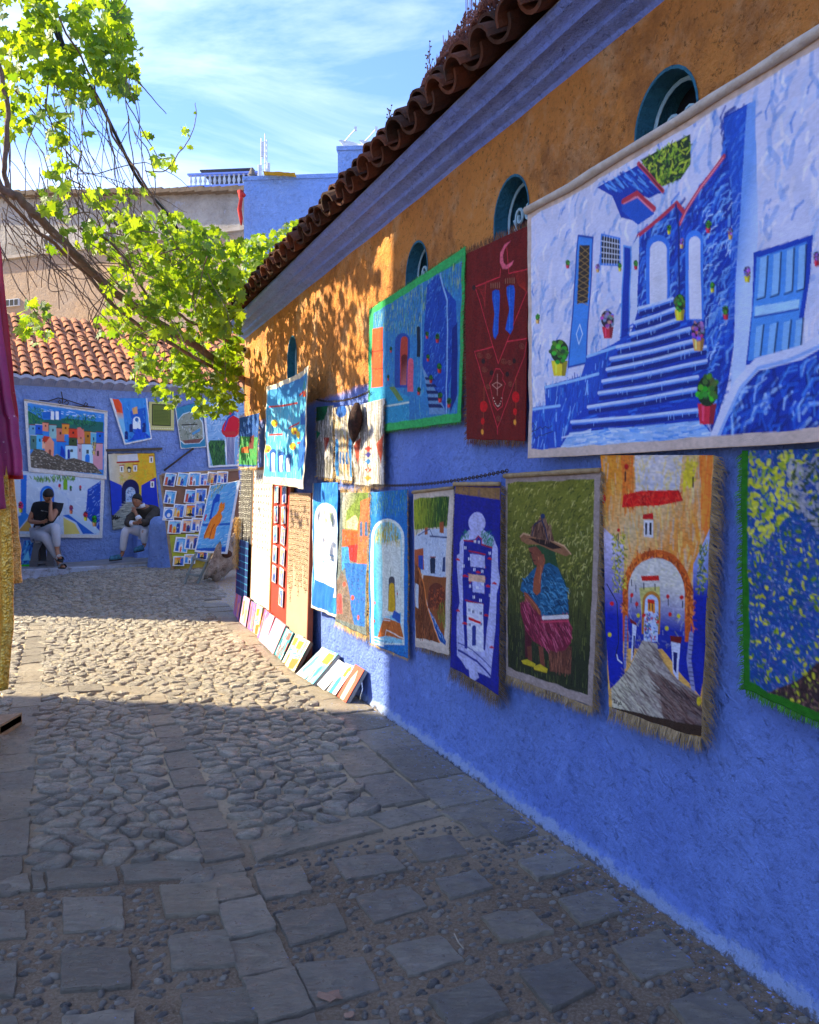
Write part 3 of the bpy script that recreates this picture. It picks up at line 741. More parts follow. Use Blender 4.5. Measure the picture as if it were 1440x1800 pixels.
# ------------------------------------------------------------------ ledge along the back wall
lb = MB(); N = 60; rows = []
for i in range(N+1):
    s = -2.2+9.2*i/N; w = .95+.05*noise.noise(Vector((s*2, 0, 0)))
    w -= .25*sm(2.2, 3.6, s); hz = .05*sm(.9, 1.9, s)
    rows.append([BACK.pt(s, .262+hz, 0), BACK.pt(s, .262+hz+.006*noise.noise(Vector((s*6, 1, 0))), w-.10), BACK.pt(s, .255+hz+.008*noise.noise(Vector((s*9, 4, 0))), w-.015), BACK.pt(s, .235+hz, w+.012*noise.noise(Vector((s*7, 2, 0)))), BACK.pt(s, .12, w+.02*noise.noise(Vector((s*5, 7, 0)))), BACK.pt(s, -.02, w+.02)])
for i in range(N):
    lb.add([*rows[i], *rows[i+1]], [(k, k+1, 6+k+1, 6+k) for k in range(5)])
def ledge_mat():
    m = NT('ledge_concrete'); p = m.pos(); c = m.mix(m.ramp(m.noise(p, 3, 6, .65), [(.35, 0.), (.65, 1.)]), (.20, .19, .19), (.30, .29, .29))
    z = m.n('ShaderNodeSeparateXYZ', {0: p}).outputs[2]
    f = m.math('MULTIPLY', m.ramp(z, [(.10, .9), (.25, .55), (.262, 0.)]), m.ramp(m.noise(p, 12, 6, .75), [(.36, 0.), (.52, 1.)]))
    c = m.mix(f, c, (.48, .56, .74)); m.col(c); m.rough(.85); m.bump(m.noise(p, 25, 6, .7), .7, .015); return m.mat
o = lb.build('stone_ledge', ledge_mat(), None, smooth=False, base=BACK.pt(2, 0, .5)); tag(o, kind='structure')
# ------------------------------------------------------------------ painted cloths: a small raster painter whose picture becomes per-vertex paint on a fine mesh
def homog(src, dst):
    A = []; B = []
    for (x, y), (u, v) in zip(src, dst):
        A.append([x, y, 1, 0, 0, 0, -u*x, -u*y]); B.append(u); A.append([0, 0, 0, x, y, 1, -v*x, -v*y]); B.append(v)
    h = np.linalg.solve(np.array(A), np.array(B)); return np.append(h, 1).reshape(3, 3)
def hap(H, x, y):
    w = H[2, 0]*x+H[2, 1]*y+H[2, 2]; return (H[0, 0]*x+H[0, 1]*y+H[0, 2])/w, (H[1, 0]*x+H[1, 1]*y+H[1, 2])/w
NZ = np.random.rand(64, 64)
def vnoise(h, w, fy, fx, seed=0):
    """smooth value noise, fy x fx cells over the picture"""
    yy = np.linspace(0, fy, h)+seed*7.3; xx = np.linspace(0, fx, w)+seed*3.1
    y0 = np.floor(yy).astype(int); x0 = np.floor(xx).astype(int); ty = yy-y0; tx = xx-x0; ty = ty*ty*(3-2*ty); tx = tx*tx*(3-2*tx)
    g = lambda a, b: NZ[np.ix_(a % 64, b % 64)]
    a = g(y0, x0)*(1-tx)+g(y0, x0+1)*tx; b = g(y0+1, x0)*(1-tx)+g(y0+1, x0+1)*tx
    return a*(1-ty[:, None])+b*ty[:, None]
class Pic:
    """quad: corners TL TR BR BL given in photo pixels; everything is turned into metres on the plane first"""
    def __init__(s, plane, quad, off, ppm, z=(0, 0, 1), bg=(230, 225, 220)):
        s.pl = plane; s.off = off; s.z = z
        st = [plane.st(x, y, off) for x, y in quad]
        w = (math.dist(st[0], st[1])+math.dist(st[3], st[2]))/2; h = (math.dist(st[0], st[3])+math.dist(st[1], st[2]))/2
        s.mw, s.mh = w, h; s.nu = max(8, int(w*ppm)); s.nv = max(8, int(h*ppm)); s.W = s.nu*2; s.H = s.nv*2
        s.Hm = homog(st, [(0, 0), (s.W, 0), (s.W, s.H), (0, s.H)]); s.Hi = np.linalg.inv(s.Hm)
        s.im = np.empty((s.H, s.W, 3), np.float32); s.im[:] = lin(bg); s.mask = None; s.ppx = ppm*2
    def T(s, p):
        ox, oy, sc = s.z; st = s.pl.st(ox+p[0]*sc, oy+p[1]*sc, s.off); return hap(s.Hm, *st)
    def U(s, u, v): return (u*s.W, v*s.H)                    # fractions of the picture
    def _poly(s, P):
        P = np.array(P); x0 = max(0, int(P[:, 0].min())); x1 = min(s.W, int(P[:, 0].max())+2); y0 = max(0, int(P[:, 1].min())); y1 = min(s.H, int(P[:, 1].max())+2)
        if x1 <= x0 or y1 <= y0: return None
        yy, xx = np.mgrid[y0:y1, x0:x1]; yy = yy+.5; xx = xx+.5; m = np.zeros(yy.shape, bool); n = len(P); j = n-1
        for i in range(n):
            xi, yi = P[i]; xj, yj = P[j]
            if yi != yj: m ^= ((yi > yy) != (yj > yy)) & (xx < (xj-xi)*(yy-yi)/(yj-yi)+xi)
            j = i
        return (slice(y0, y1), slice(x0, x1)), m, xx, yy
    def P(s, pts, raw): return list(pts) if raw else [s.T(p) for p in pts]
    def poly(s, pts, c, raw=False, a=1.):
        r = s._poly(s.P(pts, raw))
        if r is None: return s
        sl, m, _, _ = r; t = s.im[sl]; t[m] = t[m]*(1-a)+np.array(lin(c), np.float32)*a; return s
    def grad(s, pts, c1, c2, p1, p2, raw=False, c3=None):
        """c1 at p1 to c2 at p2"""
        r = s._poly(s.P(pts, raw))
        if r is None: return s
        sl, m, xx, yy = r; a = p1 if raw else s.T(p1); b = p2 if raw else s.T(p2); dx, dy = b[0]-a[0], b[1]-a[1]
        f = np.clip(((xx-a[0])*dx+(yy-a[1])*dy)/(dx*dx+dy*dy+1e-9), 0, 1)[..., None]
        A, B = np.array(lin(c1)), np.array(lin(c2)); t = s.im[sl]
        if c3 is not None: Cc = np.array(lin(c3)); col = np.where(f < .5, A+(B-A)*f*2, B+(Cc-B)*(f*2-1))
        else: col = A+(B-A)*f
        t[m] = col[m]; return s
    def cap(s, ax, ay, bx, by, w, c, a=1.):
        x0 = max(0, int(min(ax, bx)-w)-1); x1 = min(s.W, int(max(ax, bx)+w)+2); y0 = max(0, int(min(ay, by)-w)-1); y1 = min(s.H, int(max(ay, by)+w)+2)
        if x1 <= x0 or y1 <= y0: return
        yy = np.arange(y0, y1)[:, None]+.5; xx = np.arange(x0, x1)[None, :]+.5; dx, dy = bx-ax, by-ay
        t = np.clip(((xx-ax)*dx+(yy-ay)*dy)/(dx*dx+dy*dy+1e-6), 0, 1)
        d = np.hypot(xx-ax-t*dx, yy-ay-t*dy); m = np.clip(w-d+.5, 0, 1)[..., None]*a
        q = s.im[y0:y1, x0:x1]; q += (np.array(c, np.float32)-q)*m.astype(np.float32)
    def line(s, pts, w, c, raw=False, close=False):
        P = s.P(pts, raw); k = s.ppx
        if close: P = P+[P[0]]
        c = lin(c)
        for a, b in zip(P[:-1], P[1:]): s.cap(*a, *b, w*k/2, c)
        return s
    def ell(s, x, y, rx, ry, c, raw=False):
        n = 20; return s.poly([(x+rx*math.cos(2*math.pi*i/n), y+ry*math.sin(2*math.pi*i/n)) for i in range(n)], c, raw)
    def arc(s, x, y, rx, ry, a0, a1, w, c, raw=False):
        n = 14; return s.line([(x+rx*math.cos(R(a0+(a1-a0)*i/n)), y-ry*math.sin(R(a0+(a1-a0)*i/n))) for i in range(n+1)], w, c, raw)
    def archp(s, x, yb, yt, hw):
        """outline of an arched opening: centre x, bottom, top, half width"""
        n = 12; ys = yt+hw*1.15 if yt < yb else yt
        return [(x-hw, yb)]+[(x-hw*math.cos(math.pi*i/n), ys-(ys-yt)*math.sin(math.pi*i/n)) for i in range(n+1)]+[(x+hw, yb)]
    def daub(s, pts, n, cols, l=.03, w=.004, ang=(0, 180), raw=False, a=.8, curve=0.):
        """n short brush strokes inside a region; l, w in metres"""
        P = s.P(pts, raw); r = s._poly(P)
        if r is None: return s
        sl, m, xx, yy = r; ys, xs = np.nonzero(m)
        if len(ys) == 0: return s
        cs = [lin(c) for c in cols]; k = s.ppx
        for _ in range(n):
            i = random.randrange(len(ys)); x, y = xs[i]+sl[1].start, ys[i]+sl[0].start; t = R(rnd(*ang)); L_ = l*k*rnd(.5, 1.3)/2; c = random.choice(cs)
            dx, dy = math.cos(t)*L_, -math.sin(t)*L_; ww = w*k*rnd(.5, 1.2)/2
            if curve:
                mx, my = x+dy*curve, y-dx*curve; s.cap(x-dx, y-dy, mx, my, ww, c, a); s.cap(mx, my, x+dx, y+dy, ww, c, a)
            else: s.cap(x-dx, y-dy, x+dx, y+dy, ww, c, a)
        return s
    def pot(s, x, y, q, pc, fc, raw=False):
        """a flower pot whose pot top is at x, y; q = half width in drawing units"""
        s.poly([(x-q, y), (x+q, y), (x+q*.7, y+q*2.1), (x-q*.7, y+q*2.1)], pc, raw)
        s.poly([(x+q*.3, y), (x+q, y), (x+q*.7, y+q*2.1), (x+q*.3, y+q*2.1)], tuple(v*.7 for v in pc), raw)
        s.poly([(x-q*.55, y+q*.2), (x-q*.3, y+q*.2), (x-q*.3, y+q*1.8), (x-q*.5, y+q*1.8)], tuple(min(255, v*1.25+30) for v in pc), raw)
        dk = tuple(v*.4 for v in fc); s.ell(x, y-q*1.3, q*1.1, q*1.6, dk, raw)
        for _ in range(26):
            a = rnd(0, 6.28); rr = math.sqrt(random.random()); s.ell(x+q*1.05*rr*math.cos(a), y-q*1.3+q*1.6*rr*math.sin(a), q*.28, q*.3, tuple(min(255, v*rnd(.6, 1.4)) for v in fc), raw)
        return s
    def rect(s, x0, y0, x1, y1, c, raw=False): return s.poly([(x0, y0), (x1, y0), (x1, y1), (x0, y1)], c, raw)
    def border(s, m, c, c2=None):
        """unpainted hem, m metres wide (l, t, r, b)"""
        l, t, r, b = [int(q*s.ppx) for q in m]; cc = np.array(lin(c), np.float32); n = (.86+.2*vnoise(s.H, s.W, s.mh*60, s.mw*60, 3))[..., None]
        wob = (vnoise(1, s.W, 1, s.mw*14, 5)[0]-.5)*.012*s.ppx; yy = np.arange(s.H)[:, None]; xx = np.arange(s.W)[None, :]
        wv = (vnoise(s.H, 1, s.mh*14, 1, 6)-.5)*.012*s.ppx
        M_ = (yy < t+wob*(t > 0)) | (yy >= s.H-b-wob*(b > 0)) | (xx < l+wv*(l > 0)) | (xx >= s.W-r-wv*(r > 0))
        s.im[M_] = (cc*n)[M_]; return s
    def weave(s, amt=.1, f=420., tex=.12):
        n = 1+amt*(vnoise(s.H, s.W, s.mh*f*.55, s.mw*f*.2, 1)-.5)*2 + tex*(vnoise(s.H, s.W, s.mh*14, s.mw*18, 2)-.5)
        s.im *= n[..., None].astype(np.float32); return s
def cloth_mat(name, rough, bs, bstr):
    m = NT(name); a = m.n('ShaderNodeAttribute', attribute_name='Paint'); p = m.obj()
    m.col(a.outputs['Color']); m.rough(rough, .3)
    w = m.math('ADD', m.noise(p, bs, 3, .6), m.math('MULTIPLY', m.noise(p, 18, 4, .6), 1.6)); m.bump(w, bstr, .004); return m.mat
M_CANVAS = cloth_mat('painted_canvas', .62, 240, .5)
M_BURLAP = cloth_mat('painted_burlap', .9, 330, .9)
M_BOARD = cloth_mat('painted_board', .55, 120, .25)
def hangoff(kind, seed, amp):
    """how far the cloth stands off the wall at (u, v)"""
    def f(u, v):
        w = amp*(noise.noise(Vector((u*2.2+seed, v*1.1, seed)))*(.35+.65*v) + .45*noise.noise(Vector((u*6+seed, v*2.2, 1+seed)))*(.3+.7*v))
        w += amp*.35*noise.noise(Vector((u*9+v*4, v*7-u*5, seed+4)))
        if kind == 'bulge': w += amp*1.2*math.sin(math.pi*u)*math.sin(math.pi*v)
        if kind == 'curl': w += amp*1.6*max(0, u-.72)**1.2*4 + amp*1.6*max(0, .16-u)*5
        return w
    return f
def sheet(pic, mat, name='canvas', parent=None, amp=.012, kind='', seed=0, base_off=None, gain=.92, thick=.004, rag=.003, curlb=0.):
    nu, nv = pic.nu, pic.nv; im = (pic.im.reshape(nv, 2, nu, 2, 3).mean((1, 3))**1.16)*gain*(1.16 if gain > .9 else 1.04); im = np.clip(im, 0, .84)
    f = hangoff(kind, seed, amp); off0 = pic.off; vs = []
    Hi = pic.Hi
    for j in range(nv):
        v = j/(nv-1)
        for i in range(nu):
            u = i/(nu-1); rx = noise.noise(Vector((v*30, seed, 0)))*rag*(u == 0 or u == 1); a, b = hap(Hi, u*pic.W, v*pic.H)
            sag = noise.noise(Vector((u*5, seed, 3)))*rag*1.5*v
            o = off0+max(-off0+.006, f(u, v)) + curlb*max(0, v-.8)
            vs.append(pic.pl.pt(a+rx, b+sag, o))
    # a rim folded back to the wall side gives the cloth its thickness
    idx = [i for i in range(nu)]+[(j+1)*nu-1 for j in range(1, nv)]+[(nv-1)*nu+i for i in range(nu-2, -1, -1)]+[j*nu for j in range(nv-2, 0, -1)]
    n0 = len(vs); vs += [vs[k]-pic.pl.n*thick for k in idx]
    fs = [(j*nu+i, (j+1)*nu+i, (j+1)*nu+i+1, j*nu+i+1) for j in range(nv-1) for i in range(nu-1)]
    m = len(idx); fs += [(idx[k], idx[(k+1) % m], n0+(k+1) % m, n0+k) for k in range(m)]
    cen = wloc(parent) if parent else pic.pl.pt(*hap(Hi, pic.W/2, pic.H), off0)
    me = mesh(name, [v-cen for v in vs], fs, mat, True)
    at_ = me.color_attributes.new('Paint', 'FLOAT_COLOR', 'POINT'); col = np.ones((len(vs), 4), np.float32)
    col[:n0, :3] = im.reshape(-1, 3); col[n0:, :3] = col[np.array(idx), :3]; at_.data.foreach_set('color', col.ravel())
    o = put(name, me, parent)
    if parent is None: o.location = cen
    pic.f = f; return o
def edgept(pic, u, v, extra=0.):
    a, b = hap(pic.Hi, u*pic.W, v*pic.H); return pic.pl.pt(a, b, pic.off+max(-pic.off+.006, pic.f(u, v))+extra)
def fringe(pic, sides, mat, parent, length=.035, dens=260, name='fringe', droop=.5, thick=.0016):
    b = MB(); n = pic.pl.n
    for sd in sides:
        L_ = pic.mw if sd in 'TB' else pic.mh
        for k in range(int(L_*dens)):
            t = rnd(0, 1); u, v = {'T': (t, 0), 'B': (t, 1), 'L': (0, t), 'R': (1, t)}[sd]
            p = edgept(pic, u, v, -.002); out = {'T': pic.pl.et, 'B': -pic.pl.et, 'L': -pic.pl.es, 'R': pic.pl.es}[sd]
            d = (out*1.0 - pic.pl.et*droop*rnd(.3, 1.5) + n*rnd(-.5, .6) + pic.pl.es*rnd(-.25, .25)).normalized() if sd in 'LR' else (out+n*rnd(-.25, .35)+pic.pl.es*rnd(-.22, .22)).normalized()
            l = length*rnd(.5, 1.25)*(1+.3*noise.noise(Vector((t*20, 0, 0)))); q = p+d*l*.55; e = p+d*l*.8+Vector((0, 0, -l*.35 if sd in 'LR' else 0))+pic.pl.es*rnd(-.004, .004)
            sd_ = (pic.pl.et if sd in 'LR' else pic.pl.es)*thick; nn = n*thick
            b.add([p-sd_, p+sd_, q-sd_*.8+nn, q+sd_*.8+nn, e], [(0, 1, 3, 2), (2, 3, 4)])
    o = b.build(name, mat, parent); o['kind'] = 'stuff'; return o
M_JUTE = simple('frayed_jute', (.26, .17, .085), (.40, .28, .15), 30, .95, var=.3)
M_JUTE2 = simple('golden_frayed_jute', (.50, .30, .09), (.62, .42, .16), 30, .95, var=.3)
M_JUTED = simple('dark_frayed_jute', (.13, .085, .05), (.24, .16, .09), 30, .95, var=.3)
M_GREENF = simple('green_dyed_fringe', (.07, .25, .03), (.03, .12, .02), 30, .95, var=.3)
M_REDF = simple('red_dyed_fringe', (.12, .012, .01), (.20, .12, .06), 30, .95, var=.3)
M_WOOD = simple('orange_varnished_wood', (.42, .17, .04), (.30, .11, .03), 14, .5, .2, 60)
M_WOODB = simple('brown_board', (.26, .13, .075), (.20, .10, .06), 9, .6, .15, 40)
M_WOODG = simple('pale_worn_wood', (.36, .26, .16), (.25, .17, .10), 12, .8, .4, 40)
def hung(pic, label, group=None, mat=None, cat='painting', frs=(), fmat=None, flen=.035, dens=260, roll=None, name='hanging_painting', **k):
    t = thing(name, label, cat, pic.pl.pt(*hap(pic.Hi, pic.W/2, 0), pic.off), group)
    sheet(pic, mat or M_CANVAS, 'cloth', t, **k)
    if frs: fringe(pic, frs, fmat or M_JUTE, t, flen, dens)
    if roll:
        b = MB(); pts = [edgept(pic, i/12, 0, roll*.4)+Vector((0, 0, roll*.3+noise.noise(Vector((i, 0, 0)))*.004)) for i in range(13)]
        b.tube(pts, [roll*rnd(.85, 1.1) for _ in pts], 8); b.build('rolled_edge', M_HEM if mat is not M_BURLAP else M_JUTE, t, smooth=True)
    return t
M_HEM = simple('raw_canvas_hem', (.60, .52, .44), (.46, .38, .31), 20, .9, .6, 50)
W1 = (236, 234, 240)
# ---- 1. large stairs canvas, top right
z = (900, 150, .375)
s4, s2 = WALL.st(941, 500, .06)[0], WALL.st(1440, 500, .06)[0]+.42
def wq(s0, s1, z0, z1, off=0.):       # a wall rectangle as photo-pixel corners
    out = []
    for a, b in ((s0, z1), (s1, z1), (s1, z0), (s0, z0)):
        p = WALL.pt(a, b, off); out.append((720+FOC*p.x/p.y, 857-FOC*(p.z-EYE)/p.y))
    return out
q = wq(s4-.012, s2, 1.70, 2.875, .06)
q[0] = (934, 374); q[3] = (937, 806)
p = Pic(WALL, q, .06, 250, z, (205, 205, 226))
allr = [p.U(0, 0), p.U(1, 0), p.U(1, 1), p.U(0, 1)]
p.daub(allr, 700, [(150, 178, 222), (228, 222, 232), (190, 200, 228), (235, 228, 232), (120, 158, 214)], .09, .018, (20, 110), True, .5, .3)
p.daub(allr, 420, [(84, 134, 208), (240, 232, 236), (150, 170, 215), (222, 214, 226)], .055, .014, (30, 100), True, .6, .4)
B1, B2, B3 = (16, 62, 168), (34, 98, 200), (96, 160, 226)
wl = [(85, 480), (590, 480), (590, 1500), (85, 1500)]
# sky and garden
p.poly([(600, 350), (830, 230), (835, 370), (790, 440), (700, 475), (640, 410)], (38, 62, 18))
p.daub([(600, 350), (830, 230), (835, 370), (790, 440), (700, 475), (640, 410)], 190, [(120, 160, 30), (160, 190, 40), (60, 100, 20), (205, 215, 60), (30, 60, 12)], .022, .007, (0, 180))
# left roof planes
p.poly([(400, 480), (600, 370), (705, 500), (640, 530), (580, 505), (520, 560), (590, 640), (510, 620), (470, 520)], B1)
p.daub([(420, 480), (590, 380), (700, 500), (600, 510)], 60, [(40, 110, 205), (110, 170, 230), (14, 50, 150)], .06, .007, (-50, -35))
p.line([(590, 368), (640, 420), (705, 497)], .016, (196, 70, 92)); p.line([(596, 374), (645, 424), (703, 495)], .006, (110, 20, 40))
p.poly([(515, 555), (600, 520), (662, 585), (660, 605), (590, 655), (515, 590)], (30, 92, 190)); p.line([(520, 545), (585, 508), (662, 580)], .02, (190, 52, 76)); p.line([(524, 556), (590, 524), (655, 590)], .006, (225, 140, 160))
# middle wall with arches
mid = [(592, 705), (770, 548), (805, 600), (985, 335), (990, 150), (1100, 90), (1075, 900), (1010, 1400), (940, 1640), (900, 1400), (830, 1130), (760, 1040), (580, 1060)]
p.poly(mid, B1)
p.daub(mid, 700, [(30, 84, 196), (60, 124, 214), (20, 60, 160), (130, 178, 230), (12, 46, 140)], .06, .010, (20, 80), a=.65, curve=.5)
p.daub([(900, 560), (1070, 500), (1050, 1000), (930, 1400), (900, 900)], 110, [(190, 212, 238), (130, 176, 230), (80, 140, 220)], .04, .005, (10, 60), curve=.5)
p.poly([(990, 160), (1100, 92), (1085, 560), (1040, 1060), (985, 1300), (1020, 900), (1030, 560)], B2, a=.6)
p.line([(592, 705), (680, 628), (768, 552), (805, 600)], .016, (196, 60, 84)); p.line([(782, 650), (810, 590), (880, 480), (988, 335)], .016, (196, 60, 84)); p.line([(786, 646), (815, 586), (884, 476), (986, 340)], .005, (236, 150, 165))
p.line([(764, 560), (780, 700), (782, 1000)], .010, (10, 44, 130))
p.poly(p.archp(680, 1040, 700, 55), (60, 124, 214)); p.poly(p.archp(682, 1035, 730, 40), (214, 212, 224))
p.poly(p.archp(855, 1100, 680, 42), (70, 134, 220)); p.poly(p.archp(858, 1095, 708, 28), (216, 214, 228))
# right pillar and wall
p.grad([(1100, 90), (1140, 70), (1150, 700), (1100, 1300), (1020, 1560), (1045, 900)], (120, 160, 220), (190, 205, 235), (1050, 700), (1140, 700))
# left door with lattice
p.poly([(312, 705), (380, 715), (345, 1300), (265, 1320)], (70, 140, 215)); p.line([(312, 705), (380, 715), (345, 1300), (265, 1320)], .008, (20, 66, 160), close=True)
p.poly([(320, 750), (366, 750), (352, 1018), (303, 1022)], (58, 44, 36))
for i in range(9):
    p.line([(320-i*2, 750+i*32), (362-i*1, 790+i*30)], .0028, (165, 130, 70)); p.line([(364-i*1, 760+i*30), (316-i*1.5, 800+i*28)], .0028, (165, 130, 70))
p.line([(318, 1120), (332, 1165), (315, 1212), (303, 1165)], .004, (220, 232, 245), close=True)
# grid window
p.poly([(418, 700), (504, 720), (500, 842), (412, 838)], (26, 26, 44)); p.line([(418, 700), (504, 720), (500, 842), (412, 838)], .009, (70, 130, 212), close=True)
for i in range(1, 7): p.line([(418+i*12.5, 702+i*3), (412+i*12.5, 840)], .0035, (214, 216, 228))
for i in range(1, 5): p.line([(416, 702+i*27), (503, 722+i*24)], .0035, (214, 216, 228))
# second narrow door
p.poly([(522, 752), (555, 760), (540, 1160), (500, 1210)], B1); p.line([(522, 752), (555, 760), (540, 1160), (500, 1210)], .007, (96, 156, 222), close=True)
p.poly([(560, 760), (595, 700), (580, 1060), (545, 1180)], (200, 206, 228))
# ledge and benches at the left
p.poly([(65, 1520), (170, 1500), (165, 1410), (320, 1360), (350, 1270), (470, 1210), (560, 1150), (500, 1240), (380, 1480), (280, 1600), (225, 1710), (80, 1715)], (28, 84, 188))
p.daub([(65, 1520), (170, 1500), (165, 1410), (350, 1350), (470, 1210), (400, 1460), (225, 1710), (80, 1715)], 190, [(70, 140, 215), (150, 190, 235), (18, 60, 160), (40, 100, 200)], .045, .007, (60, 100))
for l in ([(80, 1525), (230, 1500)], [(170, 1415), (400, 1350)], [(350, 1270), (480, 1225)]): p.line(l, .012, (150, 190, 232))
# stairs
st = [(585, 1045, 750, 1000), (565, 1110, 765, 1045), (545, 1165, 780, 1095), (485, 1225, 830, 1140), (455, 1280, 870, 1190), (438, 1330, 900, 1225), (418, 1385, 905, 1290), (400, 1440, 865, 1365), (350, 1505, 865, 1420), (280, 1575, 870, 1520)]
p.poly([(585, 1045), (750, 1000), (830, 1130), (905, 1250), (905, 1400), (870, 1530), (945, 1640), (230, 1700), (280, 1575), (400, 1440), (455, 1280), (545, 1165)], (16, 66, 178))
p.daub([(560, 1080), (760, 1030), (900, 1250), (880, 1560), (300, 1640), (420, 1400)], 210, [(34, 96, 204), (12, 50, 150), (60, 124, 216)], .06, .007, (-5, 15))
for (a, b_, c, d) in st:
    p.line([(a, b_), ((a+c)/2, (b_+d)/2+4), (c, d)], .013, (196, 208, 236)); p.line([(a+8, b_+26), ((a+c)/2, (b_+d)/2+30), (c, d+26)], .016, (8, 38, 128)); p.line([(a+4, b_+9), ((a+c)/2, (b_+d)/2+12), (c, d+9)], .007, (104, 150, 222))
    for i in range(9):
        t = rnd(0, 1); xx, yy = a+(c-a)*t, b_+(d-b_)*t; p.line([(xx, yy), (xx+rnd(-2, 2), yy+rnd(12, 34))], .003, (150, 184, 232))
p.poly([(230, 1700), (275, 1625), (640, 1590), (880, 1570), (945, 1640), (1000, 1670), (560, 1700), (200, 1725)], (150, 184, 226)); p.daub([(230, 1700), (275, 1625), (880, 1570), (1000, 1670), (200, 1725)], 120, [(214, 222, 240), (90, 150, 220), (180, 200, 232)], .06, .007, (-10, 10))
# big door at the right
p.poly([(1128, 782), (1420, 700), (1400, 900), (1350, 1250), (1095, 1310), (1120, 1060)], (20, 72, 178))
p.poly([(1142, 806), (1390, 735), (1368, 960), (1325, 1240), (1105, 1290), (1125, 1060)], (86, 150, 218))
for x in (1160, 1225, 1290, 1350):
    p.poly([(x, 808-(x-1160)*.27), (x+34, 798-(x-1160)*.27), (x+20, 985-(x-1160)*.2), (x-14, 1000-(x-1160)*.2)], (142, 186, 228)); p.line([(x+36, 800-(x-1160)*.27), (x+22, 985-(x-1160)*.2)], .006, (18, 50, 96)); p.line([(x-16, 1003-(x-1160)*.2), (x+22, 990-(x-1160)*.2)], .005, (18, 50, 96))
    p.poly([(x-16, 1130-(x-1160)*.16), (x+18, 1118-(x-1160)*.16), (x+4, 1262-(x-1160)*.1), (x-28, 1275-(x-1160)*.1)], (136, 182, 226)); p.line([(x+20, 1120-(x-1160)*.16), (x+6, 1262-(x-1160)*.1)], .006, (18, 50, 96))
p.poly([(1136, 1035), (1350, 1000), (1345, 1045), (1250, 1060), (1200, 1078), (1134, 1085)], (168, 204, 234)); p.line([(1134, 1085), (1345, 1048)], .006, (20, 70, 160))
# low curved wall, bottom right
p.poly([(945, 1650), (990, 1540), (1060, 1400), (1150, 1300), (1300, 1255), (1460, 1180), (1900, 1100), (1900, 1700), (1000, 1670)], (20, 66, 172))
p.daub([(980, 1600), (1100, 1380), (1300, 1290), (1900, 1200), (1900, 1700), (1000, 1670)], 260, [(40, 104, 206), (14, 48, 140), (90, 150, 222), (170, 200, 236), (10, 38, 120)], .075, .012, (20, 90), a=.6, curve=.5)
p.line([(945, 1660), (985, 1560), (1060, 1400), (1150, 1305), (1290, 1268), (1360, 1250), (1450, 1200), (1900, 1110)], .042, (208, 210, 232)); p.line([(960, 1660), (1000, 1570), (1072, 1415), (1155, 1322), (1300, 1285), (1450, 1222), (1900, 1135)], .012, (150, 178, 226))
G_, V_, Rr, Yy, Oo = (70, 140, 40), (150, 110, 170), (210, 40, 70), (225, 205, 40), (225, 170, 90)
for a in ((265, 842, 8, Rr, G_), (398, 860, 8, Oo, V_), (500, 855, 8, Yy, G_), (575, 845, 9, Rr, G_), (730, 680, 9, Yy, G_), (795, 745, 10, Oo, V_), (918, 668, 12, Rr, G_), (1020, 700, 11, Oo, V_), (938, 950, 10, Yy, G_), (996, 1070, 13, Rr, G_),
          (1098, 890, 15, Yy, V_), (1435, 820, 14, Rr, V_), (138, 1100, 9, Oo, G_), (230, 1290, 34, Yy, G_), (445, 1130, 26, Rr, V_), (785, 1050, 25, Yy, G_), (868, 1185, 28, Oo, V_), (912, 1490, 46, Rr, G_)): p.pot(*a)
sg = [(110, 1600), (118, 1580), (130, 1600), (112, 1625), (140, 1610), (150, 1600), (160, 1610), (172, 1598), (185, 1606), (200, 1595)]; p.line(sg, .003, (20, 24, 50)); p.line([(112, 1650), (125, 1630), (130, 1655), (150, 1638), (160, 1640), (175, 1632), (185, 1628), (205, 1620)], .003, (20, 24, 50))
p.border((.03, .035, .0, .045), (206, 184, 170)); p.weave(.08)
t = hung(p, 'largest canvas, white and blue stairway with flower pots, top right on the ochre wall', 'paintings hung on the right wall', roll=.018, amp=.016, kind='curl', seed=1.3, gain=.95)
# ---- 2. red rug
p = Pic(WALL, [(818, 447), (930, 396), (924, 775), (821, 772)], .035, 250, (640, 380, .2334), (118, 28, 22))
A = [p.U(0, 0), p.U(1, 0), p.U(1, 1), p.U(0, 1)]
p.daub(A, 260, [(132, 36, 26), (104, 22, 20), (126, 30, 24)], .08, .006, (85, 95), True, .35)
pk = (226, 60, 80)
p.poly([(1110, 185), (1060, 215), (1028, 280), (1025, 350), (1045, 400), (1080, 400), (1115, 370), (1128, 335), (1100, 355), (1070, 372), (1052, 350), (1048, 300), (1060, 250), (1085, 215)], (222, 108, 128))
p.line([(840, 535), (1010, 1110), (1225, 570)], .004, pk); p.line([(840, 535), (870, 520), (1025, 460), (1030, 400)], .004, pk); p.line([(1075, 240), (1090, 435), (1235, 400)], .004, pk)
p.line([(835, 1020), (970, 985)], .004, pk); p.line([(1075, 945), (1235, 920)], .004, pk); p.line([(835, 1020), (1000, 1590), (1205, 1060), (1225, 950)], .004, pk); p.line([(1000, 1590), (1002, 1640)], .004, pk)
for i in range(7): p.line([(860+i*8, 545+i*12), (895+i*3, 560+i*22), (930-i*2, 480+i*3)], .002, (190, 50, 50)); p.line([(1140+i*11, 425-i*3), (1165+i*8, 520-i*2), (1215, 560+i*2)], .002, (190, 60, 40))
